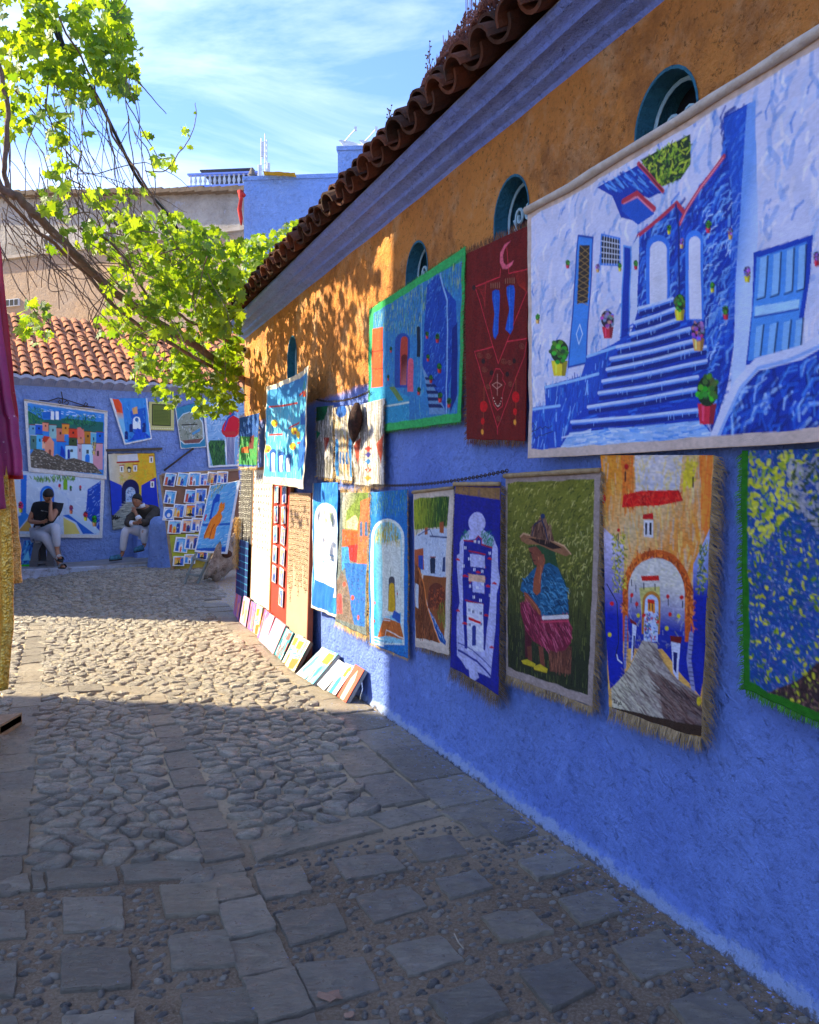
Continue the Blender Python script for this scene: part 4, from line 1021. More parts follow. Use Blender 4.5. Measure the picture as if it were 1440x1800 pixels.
for x, y, sc, rot in ((965, 560, 1, 0), (1075, 525, 1, 1)):
    p.poly([(x, y+10), (x+25, y-5), (x+55, y), (x+62, y+40), (x+52, y+200), (x+48, y+320), (x+25, y+368), (x+12, y+350), (x+5, y+300) if not rot else (x-12, y+330), (x+18, y+180), (x, y+60)], (38, 96, 190)); p.line([(x+20, y+15), (x+22, y+330)], .004, (80, 140, 220))
    for i in range(5): p.line([(x-8+i*16, y-50+i*-2), (x-8+i*16, y-18)], .005, (168, 130, 100))
for x, y, r_ in ((872, 1045, 22), (938, 1050, 24), (908, 1150, 24), (1050, 1090, 24), (1095, 1100, 20), (1190, 975, 24), (935, 1280, 20), (1100, 1260, 22), (1008, 1520, 22)):
    p.line([(x+r_*(1-i/16)*math.cos(i*.8), y+r_*(1-i/16)*math.sin(i*.8)) for i in range(15)], .0025, (150, 96, 70))
p.line([(975, 1190), (990, 1150), (1020, 1150), (1045, 1190), (1040, 1230), (1060, 1260), (1040, 1330), (1038, 1430), (1000, 1460), (975, 1420), (960, 1330), (945, 1260), (965, 1230)], .0035, pk, close=True)
for i in range(10): p.ell(975+i*6.5, 1340+(i-4.5)**2*-3+90, 4, 4, (225, 200, 180))
p.line([(965, 1270), (1000, 1250), (1035, 1270), (1000, 1300), (965, 1270)], .003, (225, 170, 150)); p.line([(1003, 1190), (1003, 1350)], .003, (225, 170, 150))
for x, y0 in ((905, 1280), (1145, 1210)):
    p.line([(x, y0), (x-5, y0+370)], .0025, (200, 110, 60)); p.ell(x-3, y0+150, 28, 42, (206, 20, 26)); p.ell(x-8, y0+260, 14, 26, (206, 24, 26)); p.ell(x-10, y0+340, 10, 20, (230, 160, 60))
for x, y in ((830, 540), (900, 1090), (1130, 1090), (1075, 1190), (960, 1180)): p.ell(x, y, 15, 20, (60, 30, 28))
p.weave(.22, 380, .2)
hung(p, 'dark red woven rug with pink crescent moon and two blue footprints beside the largest canvas', 'paintings hung on the right wall', M_BURLAP, 'rug', 'TLB', M_REDF, .045, 420, amp=.006, seed=2.1, gain=.95, name='hanging_rug')
# ---- 3. green bordered courtyard
p = Pic(WALL, [(649, 545), (818, 433), (811, 742), (645, 762)], .04, 200, (640, 380, .2334), (60, 170, 120))
inn = [(75, 730), (330, 560), (740, 340), (705, 1520), (345, 1600), (30, 1590)]
p.poly(inn, (66, 140, 196)); p.daub(inn, 800, [(90, 190, 210), (40, 110, 190), (120, 200, 190), (60, 150, 200), (150, 205, 160), (34, 90, 160)], .03, .006, (70, 110), a=.7)
p.daub([(80, 720), (740, 340), (720, 560), (450, 700), (400, 900), (80, 850)], 420, [(160, 190, 90), (90, 140, 90), (40, 90, 80), (200, 210, 110), (110, 180, 150)], .035, .005, (75, 100))
rw = [(470, 520), (560, 440), (620, 560), (690, 640), (700, 800), (620, 1500), (520, 1460), (440, 1120), (460, 700)]
p.poly(rw, (34, 84, 180)); p.daub(rw, 260, [(60, 120, 210), (24, 70, 160), (90, 150, 220)], .03, .006, (20, 70), curve=.4)
p.line([(575, 440), (600, 560), (625, 640), (620, 1480)], .014, (150, 190, 225)); p.poly([(660, 850), (705, 800), (700, 1350), (650, 1480)], (16, 50, 140))
p.poly([(65, 850), (148, 835), (140, 1280), (50, 1290)], (222, 96, 48)); p.line([(65, 1020), (145, 1010)], .006, (120, 40, 20)); p.line([(60, 1150), (143, 1145)], .006, (120, 40, 20)); p.daub([(65, 850), (148, 835), (140, 1280), (50, 1290)], 60, [(240, 190, 120), (180, 60, 30), (240, 130, 60)], .015, .003)
p.poly(p.archp(290, 1290, 880, 55), (50, 90, 170)); p.poly(p.archp(302, 1270, 905, 26), (196, 80, 64)); p.grad(p.archp(306, 1270, 1040, 22), (120, 40, 40), (200, 120, 120), (300, 1100), (320, 1270))
p.poly(p.archp(355, 1320, 1070, 20), (226, 110, 130)); p.poly(p.archp(410, 1060, 830, 12), (16, 44, 70)); p.line([(435, 500), (425, 1350)], .007, (160, 200, 210))
p.poly([(430, 1120), (500, 1240), (610, 1450), (610, 1490), (490, 1490), (480, 1330)], (120, 160, 200)); 
for i in range(5): p.poly([(455+i*6, 1210+i*50), (520+i*14, 1215+i*50), (535+i*16, 1235+i*52), (465+i*5, 1232+i*52)], (20, 44, 110))
p.poly([(40, 1290), (200, 1280), (345, 1360), (345, 1590), (30, 1590)], (60, 160, 200)); p.daub([(40, 1290), (345, 1360), (345, 1590), (30, 1590)], 120, [(120, 205, 225), (40, 120, 190), (90, 190, 215)], .03, .005, (0, 180))
p.line([(40, 1440), (200, 1425), (345, 1400)], .012, (206, 220, 210)); p.poly([(190, 1290), (230, 1280), (310, 1385), (265, 1390)], (120, 150, 90))
for x, y, q in ((472, 900, 11), (550, 925, 14), (478, 1070, 11), (568, 1150, 15), (505, 1230, 13), (572, 1370, 16), (415, 1320, 12), (640, 1410, 15), (205, 1010, 9), (182, 1220, 9)): p.pot(x, y, q, (200, 60, 60), (40, 110, 50))
p.border((.012, .05, .035, .055), (70, 190, 110)); p.weave(.16, 300)
hung(p, 'blue courtyard painting with bright green border, half in sun beside the red rug', 'paintings hung on the right wall', M_BURLAP, 'painting', 'TBLR', M_GREENF, .02, 260, amp=.014, seed=3.3, gain=.85)
# ---- 4. sunlit village sheet, curled
p = Pic(WALL, [(476, 680), (552, 643), (541, 860), (471, 850)], .16, 170, (400, 600, .2222), (60, 170, 220))
p.grad([(350, 340), (650, 200), (640, 450), (350, 540)], (24, 120, 196), (70, 170, 224), (500, 250), (480, 520))
p.poly([(350, 540), (560, 440), (690, 430), (680, 1130), (330, 1100)], (90, 190, 226))
p.daub([(350, 540), (560, 440), (690, 430), (620, 1100), (330, 1100)], 300, [(210, 236, 244), (40, 140, 210), (150, 215, 236), (24, 110, 190), (235, 240, 240)], .07, .008, (86, 94))
for l in ([(355, 520), (450, 510), (540, 490)], [(560, 430), (600, 400)], [(350, 740), (440, 735)], [(480, 690), (560, 640)], [(540, 805), (640, 800)], [(600, 620), (660, 610)], [(330, 830), (345, 980)]): p.line(l, .016, (214, 64, 44))
for x, y in ((385, 650), (520, 710), (640, 410), (555, 740), (510, 830), (340, 850), (620, 780)): p.ell(x, y, 22, 30, (246, 214, 30)); p.ell(x+8, y+12, 7, 12, (230, 90, 30))
p.poly([(600, 380), (625, 290), (650, 380)], (60, 160, 170)); p.poly([(590, 440), (680, 440), (665, 400), (600, 395)], (236, 90, 40))
for x, yt in ((375, 850), (430, 870), (480, 890)): p.poly(p.archp(x, 1030, yt, 20), (20, 100, 180)); p.poly(p.archp(x, 1030, yt+30, 11), (236, 240, 244))
p.poly([(560, 830), (660, 680), (640, 960), (560, 1040)], (24, 110, 196)); p.poly([(575, 580), (640, 540), (630, 660), (580, 660)], (30, 120, 200))
p.border((.02, .045, .05, .08), (228, 216, 196)); p.weave(.08)
hung(p, 'sunlit sheet with turquoise village and yellow roofs, curling away from the ochre wall', 'paintings hung on the right wall', amp=.03, kind='curl', seed=4.1, gain=.82)
# ---- 5. small frayed one at the corner post
p = Pic(WALL, [(420, 735), (456, 726), (452, 820), (420, 820)], .22, 150, (400, 600, .2222), (30, 90, 160))
p.daub([(120, 600), (250, 560), (240, 780), (100, 780)], 130, [(20, 60, 150), (60, 120, 200), (16, 40, 110), (150, 190, 230)], .03, .006, (60, 100))
p.poly([(100, 750), (240, 760), (235, 980), (90, 970)], (70, 150, 80)); p.daub([(100, 750), (240, 760), (235, 980), (90, 970)], 120, [(40, 110, 60), (150, 190, 80), (230, 230, 230), (200, 100, 50), (60, 160, 200)], .02, .006, (60, 120))
p.poly([(180, 760), (215, 740), (210, 850), (175, 850)], (110, 50, 40)); p.poly([(110, 840), (170, 830), (170, 880), (110, 880)], (226, 120, 50)); p.weave(.15)
hung(p, 'small blue and green frayed painting hung at the far corner of the ochre wall', 'paintings hung on the right wall', M_BURLAP, 'painting', 'LRTB', M_JUTE2, .05, 300, amp=.015, seed=5.5, gain=.85)
# ---- 6. three tribal rugs
def tribal(p, kind):
    A = [p.U(0, 0), p.U(1, 0), p.U(1, 1), p.U(0, 1)]
    base = {0: [(112, 112, 96), (90, 96, 84), (130, 124, 104)], 1: [(170, 150, 110), (150, 140, 110), (190, 170, 120)], 2: [(120, 108, 90), (100, 90, 76), (136, 122, 100)]}[kind]
    p.daub(A, 220, base, .12, .012, (86, 94), True, .7); U = p.U
    if kind == 0:
        p.poly([U(.0, 0), U(.7, 0), U(.5, .18), U(.0, .2)], (30, 120, 80), True); p.poly([U(0, .32), U(.35, .36), U(0, .46)], (40, 170, 120), True); p.poly([U(.5, .42), U(.75, .42), U(.62, .62)], (176, 70, 56), True); p.line([U(.6, .25), U(.8, .32), U(.6, .4), U(.7, .9)], .006, (210, 200, 180), True)
    if kind == 1:
        p.ell(*U(.4, .07), p.W*.3, p.H*.09, (40, 110, 190), True)
        for x in (.1, .85): p.poly([U(x-.1, .45), U(x+.1, .45), U(x+.14, .95), U(x-.05, .95)], (60, 140, 200), True)
        for x in (.35, .5, .65): p.line([U(x, .35), U(x, .9)], .02, (206, 200, 150), True); p.line([U(x+.03, .4), U(x+.03, .85)], .01, (206, 110, 60), True); p.poly([U(x-.04, .62), U(x+.04, .62), U(x+.04, .78), U(x-.04, .78)], (60, 120, 180), True)
    if kind == 2:
        for x in (.12, .88): p.poly([U(x-.1, .5), U(x+.12, .4), U(x+.05, .75)], (190, 90, 66), True)
        p.line([U(.5, .3), U(.5, 1)], .03, (206, 196, 176), True)
        for y, c in ((.55, (190, 60, 50)), (.62, (60, 60, 150)), (.7, (60, 130, 190)), (.8, (190, 60, 50)), (.9, (210, 150, 60))): p.poly([U(.36, y), U(.5, y-.035), U(.64, y), U(.5, y+.035)], c, True)
        p.line([U(.3, .66), U(.5, .82), U(.7, .66)], .008, (225, 220, 210), True); p.line([U(.36, .5), U(.5, .4), U(.64, .5)], .006, (225, 220, 210), True)
    p.weave(.3, 260, .4); return p
for i, (qd, lab) in enumerate((([(556, 716), (586, 712), (585, 842), (557, 838)], 'grey green woven rug with a red diamond, leftmost of the three narrow rugs'),
                               ([(588, 716), (618, 712), (621, 846), (590, 843)], 'blue and straw striped woven rug, middle of the three narrow rugs on the chain'),
                               ([(622, 714), (676, 700), (675, 856), (622, 852)], 'brown woven rug with red and blue diamonds, rightmost of the three narrow rugs'))):
    p = tribal(Pic(WALL, qd, .05, 150), i); hung(p, lab, 'narrow woven rugs on the chain', M_BURLAP, 'rug', 'LRB', M_JUTE2 if i < 2 else M_JUTED, .035, 260, name='hanging_rug', amp=.02, seed=6+i, gain=.72)
b = MB(); c = WALL.pt(*WALL.st(632, 740, .08), .10)
rr = []
for j in range(9):
    t_ = j/8; rr.append([c+WALL.es*(.075*math.sin(math.pi*min(1, t_*.9+.12))*math.cos(2*math.pi*k/12)*(1+.3*noise.noise(Vector((k, j, 0))))-.08*t_)+WALL.n*(.05*math.sin(math.pi*min(1, t_*.9+.1))*math.sin(2*math.pi*k/12))+Vector((0, 0, .13-.30*t_)) for k in range(12)])
b.loft(rr); tag(b.build('fur_pouch', simple('black_brown_fur', (.012, .008, .006), (.06, .025, .02), 30, .95, 1., 80), None, True), 'small dark furry pouch hanging over the woven rugs', 'pouch')
# ---- 7a..h the lower row
z4 = (400, 840, .2334)
p = Pic(WALL, [(549, 849), (594, 848), (588, 1086), (549, 1068)], .07, 190, z4, (40, 140, 220))
A = [p.U(0, 0), p.U(1, 0), p.U(1, 1), p.U(0, 1)]; p.daub(A, 260, [(20, 110, 200), (70, 170, 230), (30, 90, 180), (120, 200, 240)], .05, .008, (50, 130), True, .7, .4)
p.poly(p.archp(738, 900, 190, 82), (206, 226, 240)); p.poly(p.archp(738, 895, 215, 68), (246, 248, 250)); p.daub([(700, 240), (740, 218), (790, 260), (800, 350), (690, 330)], 110, [(80, 150, 30), (140, 190, 40), (200, 210, 60), (50, 110, 30)], .035, .006, (75, 105))
for x in (740, 765): p.line([(x, 440), (x, 530)], .012, (60, 120, 190))
for i in range(6): p.line([(700+i*10, 560+i*36), (800, 590+i*34)], .008, (60, 160, 220))
p.daub([(680, 400), (800, 400), (800, 800), (680, 800)], 60, [(60, 150, 60), (220, 60, 90), (60, 150, 220), (240, 180, 60)], .02, .008); p.poly([(660, 760), (800, 830), (760, 1010), (650, 970)], (30, 120, 210)); p.weave(.08); p.border((.015, .0, .0, .03), (232, 220, 205))
hung(p, 'bright blue canvas with a white pointed archway right beside the brown necklace board', 'paintings hung on the right wall', amp=.02, seed=10.2, gain=.84)
p = Pic(WALL, [(599, 866), (650, 866), (643, 1118), (591, 1092)], .05, 190, z4, (120, 130, 130))
p.grad([(870, 100), (1060, 100), (1050, 420), (870, 380)], (196, 190, 180), (120, 140, 70), (880, 120), (960, 250)); p.poly([(900, 250), (1000, 130), (980, 330), (890, 400)], (130, 150, 70))
p.poly([(1000, 180), (1070, 150), (1045, 650), (970, 640), (985, 400)], (222, 120, 80)); p.poly([(900, 330), (960, 280), (985, 330), (980, 395), (895, 380)], (222, 190, 160)); p.poly([(870, 390), (985, 400), (980, 500), (865, 520)], (222, 100, 50)); p.poly([(910, 510), (985, 500), (970, 640), (915, 620)], (190, 50, 50))
for x in (1008, 1045): p.poly(p.archp(x, 440, 330, 11), (80, 110, 150))
p.poly([(860, 520), (915, 520), (920, 640), (870, 700)], (70, 150, 210)); p.poly([(890, 640), (1045, 650), (1030, 1120), (960, 1100), (900, 820)], (50, 120, 200)); p.poly([(870, 700), (900, 760), (960, 1100), (830, 1060), (820, 800)], (136, 120, 110))
p.poly(p.archp(850, 1020, 870, 18), (220, 90, 90)); p.daub([(860, 400), (1050, 400), (1030, 1110), (830, 1060)], 300, [(60, 150, 210), (200, 110, 70), (100, 110, 110), (40, 100, 180)], .015, .004, (60, 120), a=.6)
for x, y in ((945, 900), (990, 1050), (885, 800)): p.ell(x, y, 12, 18, (226, 90, 70))
p.weave(.4, 260, .2)
hung(p, 'terracotta and blue street on coarse sacking with golden frayed edges', 'paintings hung on the right wall', M_BURLAP, 'painting', 'TRB', M_JUTE2, .06, 420, amp=.022, seed=11.2, gain=.80)
z5 = (640, 820, .3194)
p = Pic(WALL, [(651, 866), (716, 860), (716, 1158), (650, 1130)], .045, 210, z5, (30, 130, 205))
A = [p.U(0, 0), p.U(1, 0), p.U(1, 1), p.U(0, 1)]; p.daub(A, 260, [(24, 110, 190), (60, 160, 220), (20, 90, 170)], .04, .007, (60, 120), True, .6)
p.daub([(35, 140), (240, 130), (240, 260), (40, 270)], 260, [(60, 130, 70), (110, 170, 80), (40, 110, 120), (150, 190, 110)], .03, .005, (80, 100))
p.poly(p.archp(130, 980, 288, 88), (226, 236, 230)); p.grad(p.archp(130, 970, 305, 74), (60, 170, 220), (150, 210, 230), (60, 700), (100, 700)); p.poly([(100, 420), (200, 400), (205, 800), (100, 830)], (228, 234, 226))
p.daub([(60, 420), (80, 340), (130, 305), (180, 340), (200, 430)], 260, [(214, 190, 30), (160, 170, 40), (230, 200, 60), (120, 140, 60), (190, 150, 30)], .035, .006, (75, 105))
p.poly(p.archp(150, 800, 605, 20), (90, 90, 100)); p.poly(p.archp(150, 800, 640, 18), (220, 180, 30)); p.line([(145, 560), (145, 600)], .006, (90, 120, 40))
p.poly([(70, 940), (110, 830), (200, 860), (215, 950), (120, 930)], (206, 116, 50)); p.daub([(70, 940), (110, 830), (200, 860), (215, 950)], 80, [(226, 140, 60), (180, 90, 40), (236, 170, 90)], .015, .005)
p.poly([(160, 790), (200, 810), (200, 860), (150, 830)], (30, 100, 190))
for i in range(5): p.line([(107, 795+i*12), (140, 800+i*12)], .006, (236, 240, 240))
for i in range(3): p.line([(50, 935+i*18), (110, 950+i*18)], .008, (236, 240, 240))
for x, y in ((60, 750), (182, 700), (60, 850)): p.line([(x, y-20), (x, y+20)], .007, (60, 120, 50)); p.ell(x, y, 3, 8, (200, 60, 50))
p.line([(118, 925), (122, 900), (215, 945)], .007, (240, 240, 235)); p.daub([(110, 960), (240, 990), (240, 1050), (110, 1000)], 60, [(20, 80, 150), (60, 150, 200)], .03, .005, (0, 40)); p.weave(.2, 280)
hung(p, 'blue arch with yellow weeping foliage and yellow door at the shadow edge', 'paintings hung on the right wall', M_BURLAP, 'painting', 'LRB', M_JUTE2, .025, 380, amp=.018, seed=12.2, gain=.86)
p = Pic(WALL, [(727, 866), (798, 858), (789, 1152), (731, 1136)], .045, 220, z5, (214, 200, 186))
p.grad([(270, 165), (470, 165), (455, 330), (270, 350)], (176, 180, 50), (46, 84, 34), (280, 200), (400, 260)); p.daub([(280, 165), (470, 165), (455, 340), (270, 360)], 240, [(60, 100, 36), (110, 140, 40), (36, 66, 28), (150, 170, 60)], .045, .005, (60, 110))
p.poly([(272, 390), (330, 350), (455, 340), (450, 610), (330, 600), (272, 540)], (186, 196, 214)); p.daub([(330, 400), (450, 380), (445, 610), (330, 600)], 130, [(210, 216, 228), (130, 150, 190), (226, 228, 236)], .02, .005)
p.poly([(272, 460), (325, 450), (330, 570), (272, 540)], (176, 96, 60)); p.poly([(300, 490), (325, 490), (325, 570), (300, 560)], (40, 80, 170)); p.poly([(415, 310), (436, 305), (438, 370), (415, 365)], (170, 96, 56)); p.poly([(335, 340), (348, 335), (348, 375), (335, 378)], (176, 100, 60)); p.line([(360, 385), (455, 392)], .008, (50, 60, 110)); p.line([(300, 380), (360, 345), (375, 385)], .006, (60, 70, 120))
p.poly(p.archp(376, 590, 500, 15), (30, 50, 80)); p.poly([(435, 500), (450, 500), (448, 580), (433, 580)], (50, 70, 120)); p.line([(362, 500), (392, 500)], .006, (150, 60, 50))
p.poly([(325, 600), (455, 610), (450, 800), (440, 980), (345, 760), (320, 640)], (146, 86, 44)); p.poly(p.archp(398, 780, 640, 50), (110, 52, 30)); p.daub([(350, 680), (440, 670), (445, 780), (370, 790)], 120, [(160, 76, 40), (90, 40, 24), (196, 100, 50)], .02, .006, curve=.5)
p.poly([(275, 530), (310, 560), (340, 760), (420, 968), (290, 940), (275, 800)], (120, 66, 34)); p.daub([(275, 530), (310, 560), (340, 760), (400, 960), (290, 940)], 140, [(150, 84, 44), (90, 48, 28), (176, 106, 60)], .04, .007, (60, 110))
p.line([(300, 560), (325, 640), (340, 760), (385, 880), (420, 965)], .012, (214, 130, 66)); p.poly([(355, 790), (400, 850), (452, 960), (448, 985), (425, 965)], (30, 90, 160)); p.daub([(355, 790), (400, 850), (452, 960), (448, 985)], 50, [(130, 180, 220), (20, 70, 140), (220, 230, 236)], .025, .004, (-70, -40)); p.daub([(400, 780), (452, 740), (452, 900), (430, 880)], 90, [(90, 130, 40), (60, 100, 36), (150, 160, 60)], .03, .004, (70, 100))
p.poly([(285, 640), (300, 650), (300, 780), (286, 770)], (190, 196, 206)); p.border((.008, .035, .03, .05), (206, 190, 176)); p.weave(.15)
hung(p, 'white hillside houses above a brown bridge arch, left of the navy banner', 'paintings hung on the right wall', M_BURLAP, 'painting', 'RB', M_JUTED, .04, 360, roll=.01, amp=.012, seed=13.2, gain=.93)
p = Pic(WALL, [(800, 852), (880, 852), (876, 1222), (794, 1172)], .06, 230, z5, (30, 36, 140))
p.poly([(505, 110), (750, 120), (745, 185), (500, 150)], (150, 116, 76)); p.daub([p.U(0, 0), p.U(1, 0), p.U(1, 1), p.U(0, 1)], 120, [(26, 34, 150), (36, 44, 156), (22, 28, 120)], .05, .008, (80, 100), True, .4)
lv = (178, 178, 216)
p.ell(623, 310, 48, 58, lv); p.poly([(530, 420), (545, 390), (580, 350), (660, 350), (710, 390), (735, 450), (735, 560), (748, 620), (728, 700), (722, 900), (690, 1160), (620, 1130), (560, 1110), (515, 1040), (512, 820), (530, 750), (515, 560), (515, 490), (530, 480)], lv)
for _ in range(60): x, y = rnd(540, 600), rnd(350, 400); 
p.daub([(535, 400), (560, 350), (585, 380), (570, 405)], 40, [(30, 120, 90), (60, 160, 120)], .02, .004); p.daub([(645, 350), (690, 360), (720, 430), (690, 450), (650, 400)], 90, [(24, 120, 84), (60, 170, 120), (20, 90, 70)], .03, .004, (20, 70))
p.poly([(552, 410), (610, 400), (628, 380), (650, 400), (652, 430), (705, 450), (700, 560), (690, 760), (660, 1010), (550, 1000), (548, 600)], (32, 40, 142))
for l in ([(552, 408), (608, 412), (628, 384), (650, 400), (650, 430), (704, 448)], [(580, 465), (668, 485)], [(600, 545), (668, 555)], [(572, 590), (668, 615)], [(560, 735), (655, 760)], [(580, 640), (600, 625), (660, 695)]): p.line(l, .008, (170, 36, 60))
for x, y, w, h, c in ((585, 480, 80, 70, lv), (575, 590, 90, 40, (214, 176, 150)), (600, 630, 60, 60, lv), (565, 745, 88, 265, (206, 206, 226))): p.poly([(x, y), (x+w, y+12), (x+w, y+h+10), (x, y+h)], c)
for x, y in ((610, 405), (632, 410), (560, 440), (690, 470), (580, 500), (610, 560), (650, 570), (640, 500), (585, 650), (625, 660), (650, 640), (605, 710), (640, 730), (600, 790), (640, 800), (580, 780), (550, 540), (690, 700), (560, 820), (580, 860), (640, 860)): p.poly([(x-5, y), (x-1, y), (x-1, y+16), (x-5, y+16)], (230, 232, 244) if y < 740 else (40, 44, 110)); p.poly([(x+2, y), (x+6, y), (x+6, y+16), (x+2, y+16)], (230, 232, 244) if y < 740 else (40, 44, 110))
for x, y in ((520, 510), (560, 600), (680, 655), (715, 640), (555, 860), (520, 790), (670, 815), (700, 990), (690, 505), (630, 580)): p.poly([(x-12, y), (x, y-6), (x+14, y+4), (x+12, y+10), (x-12, y+6)], (196, 36, 56))
p.poly([(575, 825), (640, 855), (640, 870), (575, 840)], (206, 30, 46)); p.poly(p.archp(605, 985, 872, 12), (46, 60, 140)); p.line([(597, 985), (597, 900)], .004, (90, 110, 190))
p.line([(520, 970), (600, 1010), (700, 1110)], .006, (60, 64, 150)); p.line([(520, 1010), (620, 1070), (690, 1150)], .012, (40, 46, 140)); p.poly([(575, 1110), (620, 1120), (632, 1160), (605, 1182), (580, 1160)], lv)
p.weave(.22, 300, .15)
hung(p, 'navy blue banner with white tower town, red roofs and long brown fringe', 'paintings hung on the right wall', M_BURLAP, 'painting', 'RB', M_JUTED, .10, 700, roll=.012, amp=.012, seed=14.4, gain=.98)
# f woman with hat
p = Pic(WALL, [(889, 838), (1056, 828), (1042, 1243), (889, 1186)], .05, 290, z5, (104, 110, 44))
A = [p.U(0, 0), p.U(1, 0), p.U(1, 1), p.U(0, 1)]
p.grad(A, (124, 124, 46), (50, 56, 34), p.U(.5, .1), p.U(.5, .8), True)
p.daub([p.U(0, 0), p.U(1, 0), p.U(1, .5), p.U(0, .5)], 700, [(146, 142, 56), (90, 96, 36), (170, 164, 84), (70, 78, 30), (190, 180, 110)], .025, .006, (10, 60), True, .7, .4)
p.daub([p.U(0, .45), p.U(1, .4), p.U(1, 1), p.U(0, 1)], 700, [(50, 60, 26), (30, 34, 22), (96, 104, 50), (120, 124, 60), (24, 26, 18)], .035, .0045, (80, 100), True, .7)
p.daub([p.U(0, .25), p.U(1, .2), p.U(1, .55), p.U(0, .6)], 240, [(176, 172, 110), (140, 146, 70), (196, 190, 130)], .018, .005, (60, 120), True, .6)
p.poly([(1010, 985), (1140, 990), (1135, 1140), (1020, 1125)], (110, 66, 50)); p.daub([(1010, 985), (1140, 990), (1135, 1140), (1020, 1125)], 90, [(140, 88, 66), (80, 46, 38), (160, 104, 80)], .03, .006, (70, 110))
p.poly([(905, 440), (990, 430), (1050, 470), (1070, 560), (1110, 640), (1120, 780), (1060, 700), (1000, 560), (940, 560)], (52, 84, 52))
p.poly([(905, 450), (950, 440), (975, 470), (985, 520), (960, 548), (940, 540), (925, 490)], (132, 76, 56)); p.line([(912, 470), (930, 478)], .004, (50, 26, 20)); p.line([(930, 515), (945, 518)], .004, (90, 40, 36)); p.line([(925, 480), (918, 500), (928, 505)], .003, (90, 50, 36))
p.poly([(885, 620), (940, 560), (1020, 530), (1070, 560), (1108, 660), (1125, 810), (1040, 815), (980, 830), (960, 770), (880, 700), (862, 680), (870, 640)], (40, 98, 134))
p.daub([(885, 620), (1020, 540), (1108, 660), (1120, 800), (980, 820), (870, 690)], 190, [(64, 130, 166), (28, 70, 100), (90, 150, 180), (20, 54, 84)], .045, .006, (-50, 20), a=.75, curve=.3)
p.poly([(985, 480), (998, 520), (975, 600), (972, 690), (950, 710), (930, 690), (935, 620), (950, 560), (965, 500)], (156, 88, 60)); p.line([(960, 500), (975, 560), (965, 640)], .006, (196, 124, 88)); p.poly([(965, 500), (990, 485), (985, 545), (960, 545)], (150, 90, 66))
p.poly([(880, 690), (900, 700), (950, 760), (975, 800), (968, 845), (950, 840), (950, 800), (905, 745), (885, 745)], (150, 84, 58)); p.line([(890, 705), (945, 765), (965, 810)], .005, (190, 116, 84))
p.poly([(860, 750), (900, 745), (950, 800), (985, 835), (1118, 830), (1140, 900), (1135, 970), (1100, 1010), (1050, 1020), (1000, 1000), (930, 960), (890, 900), (862, 800)], (132, 40, 66))
p.daub([(860, 750), (900, 745), (985, 835), (1118, 830), (1140, 900), (1100, 1010), (1000, 1000), (890, 900)], 220, [(176, 66, 96), (90, 24, 46), (206, 106, 130), (110, 30, 56)], .05, .006, (-70, -30), a=.75)
p.line([(985, 832), (1118, 826)], .018, (214, 206, 206)); p.line([(975, 855), (1120, 850)], .008, (196, 70, 96))
p.poly([(885, 890), (925, 960), (905, 1050), (890, 1050)], (90, 30, 44)); p.poly([(898, 990), (922, 985), (925, 1075), (905, 1075)], (120, 66, 50)); p.poly([(960, 985), (985, 995), (998, 1100), (972, 1090)], (128, 72, 54))
p.poly([(868, 1068), (900, 1060), (945, 1085), (940, 1105), (880, 1090)], (196, 176, 40)); p.poly([(930, 1100), (970, 1085), (1010, 1110), (1005, 1135), (940, 1118)], (200, 176, 46)); p.line([(870, 1085), (935, 1105)], .004, (90, 70, 20)); p.line([(932, 1117), (1004, 1135)], .004, (90, 70, 20))
p.poly([(862, 380), (880, 368), (930, 385), (1010, 400), (1100, 440), (1135, 480), (1110, 495), (1050, 470), (960, 430), (900, 430), (866, 410)], (150, 106, 74)); p.poly([(905, 395), (1010, 405), (1090, 450), (1040, 455), (960, 425)], (52, 34, 30)); p.line([(862, 388), (880, 370), (930, 385), (1010, 398), (1100, 438), (1134, 482)], .007, (196, 156, 120))
p.poly([(915, 385), (925, 330), (960, 295), (985, 270), (1010, 310), (1035, 360), (1048, 415), (1000, 402)], (110, 76, 60)); p.daub([(915, 385), (960, 300), (985, 275), (1035, 360), (1045, 412)], 70, [(140, 100, 80), (76, 50, 44), (160, 124, 100)], .04, .006, (60, 110)); p.line([(985, 268), (982, 300), (1000, 350), (1010, 400)], .010, (50, 56, 84)); p.ell(985, 275, 12, 14, (44, 60, 96)); p.line([(925, 385), (940, 320), (975, 300)], .006, (50, 56, 84))
p.border((.022, .03, .04, .045), (168, 150, 142)); p.weave(.16, 380, .15)
hung(p, 'seated country woman in straw hat, teal shawl and crimson skirt on green ground', 'paintings hung on the right wall', M_BURLAP, 'painting', 'RB', M_JUTE, .055, 800, roll=.012, amp=.010, seed=15.1, gain=.95)
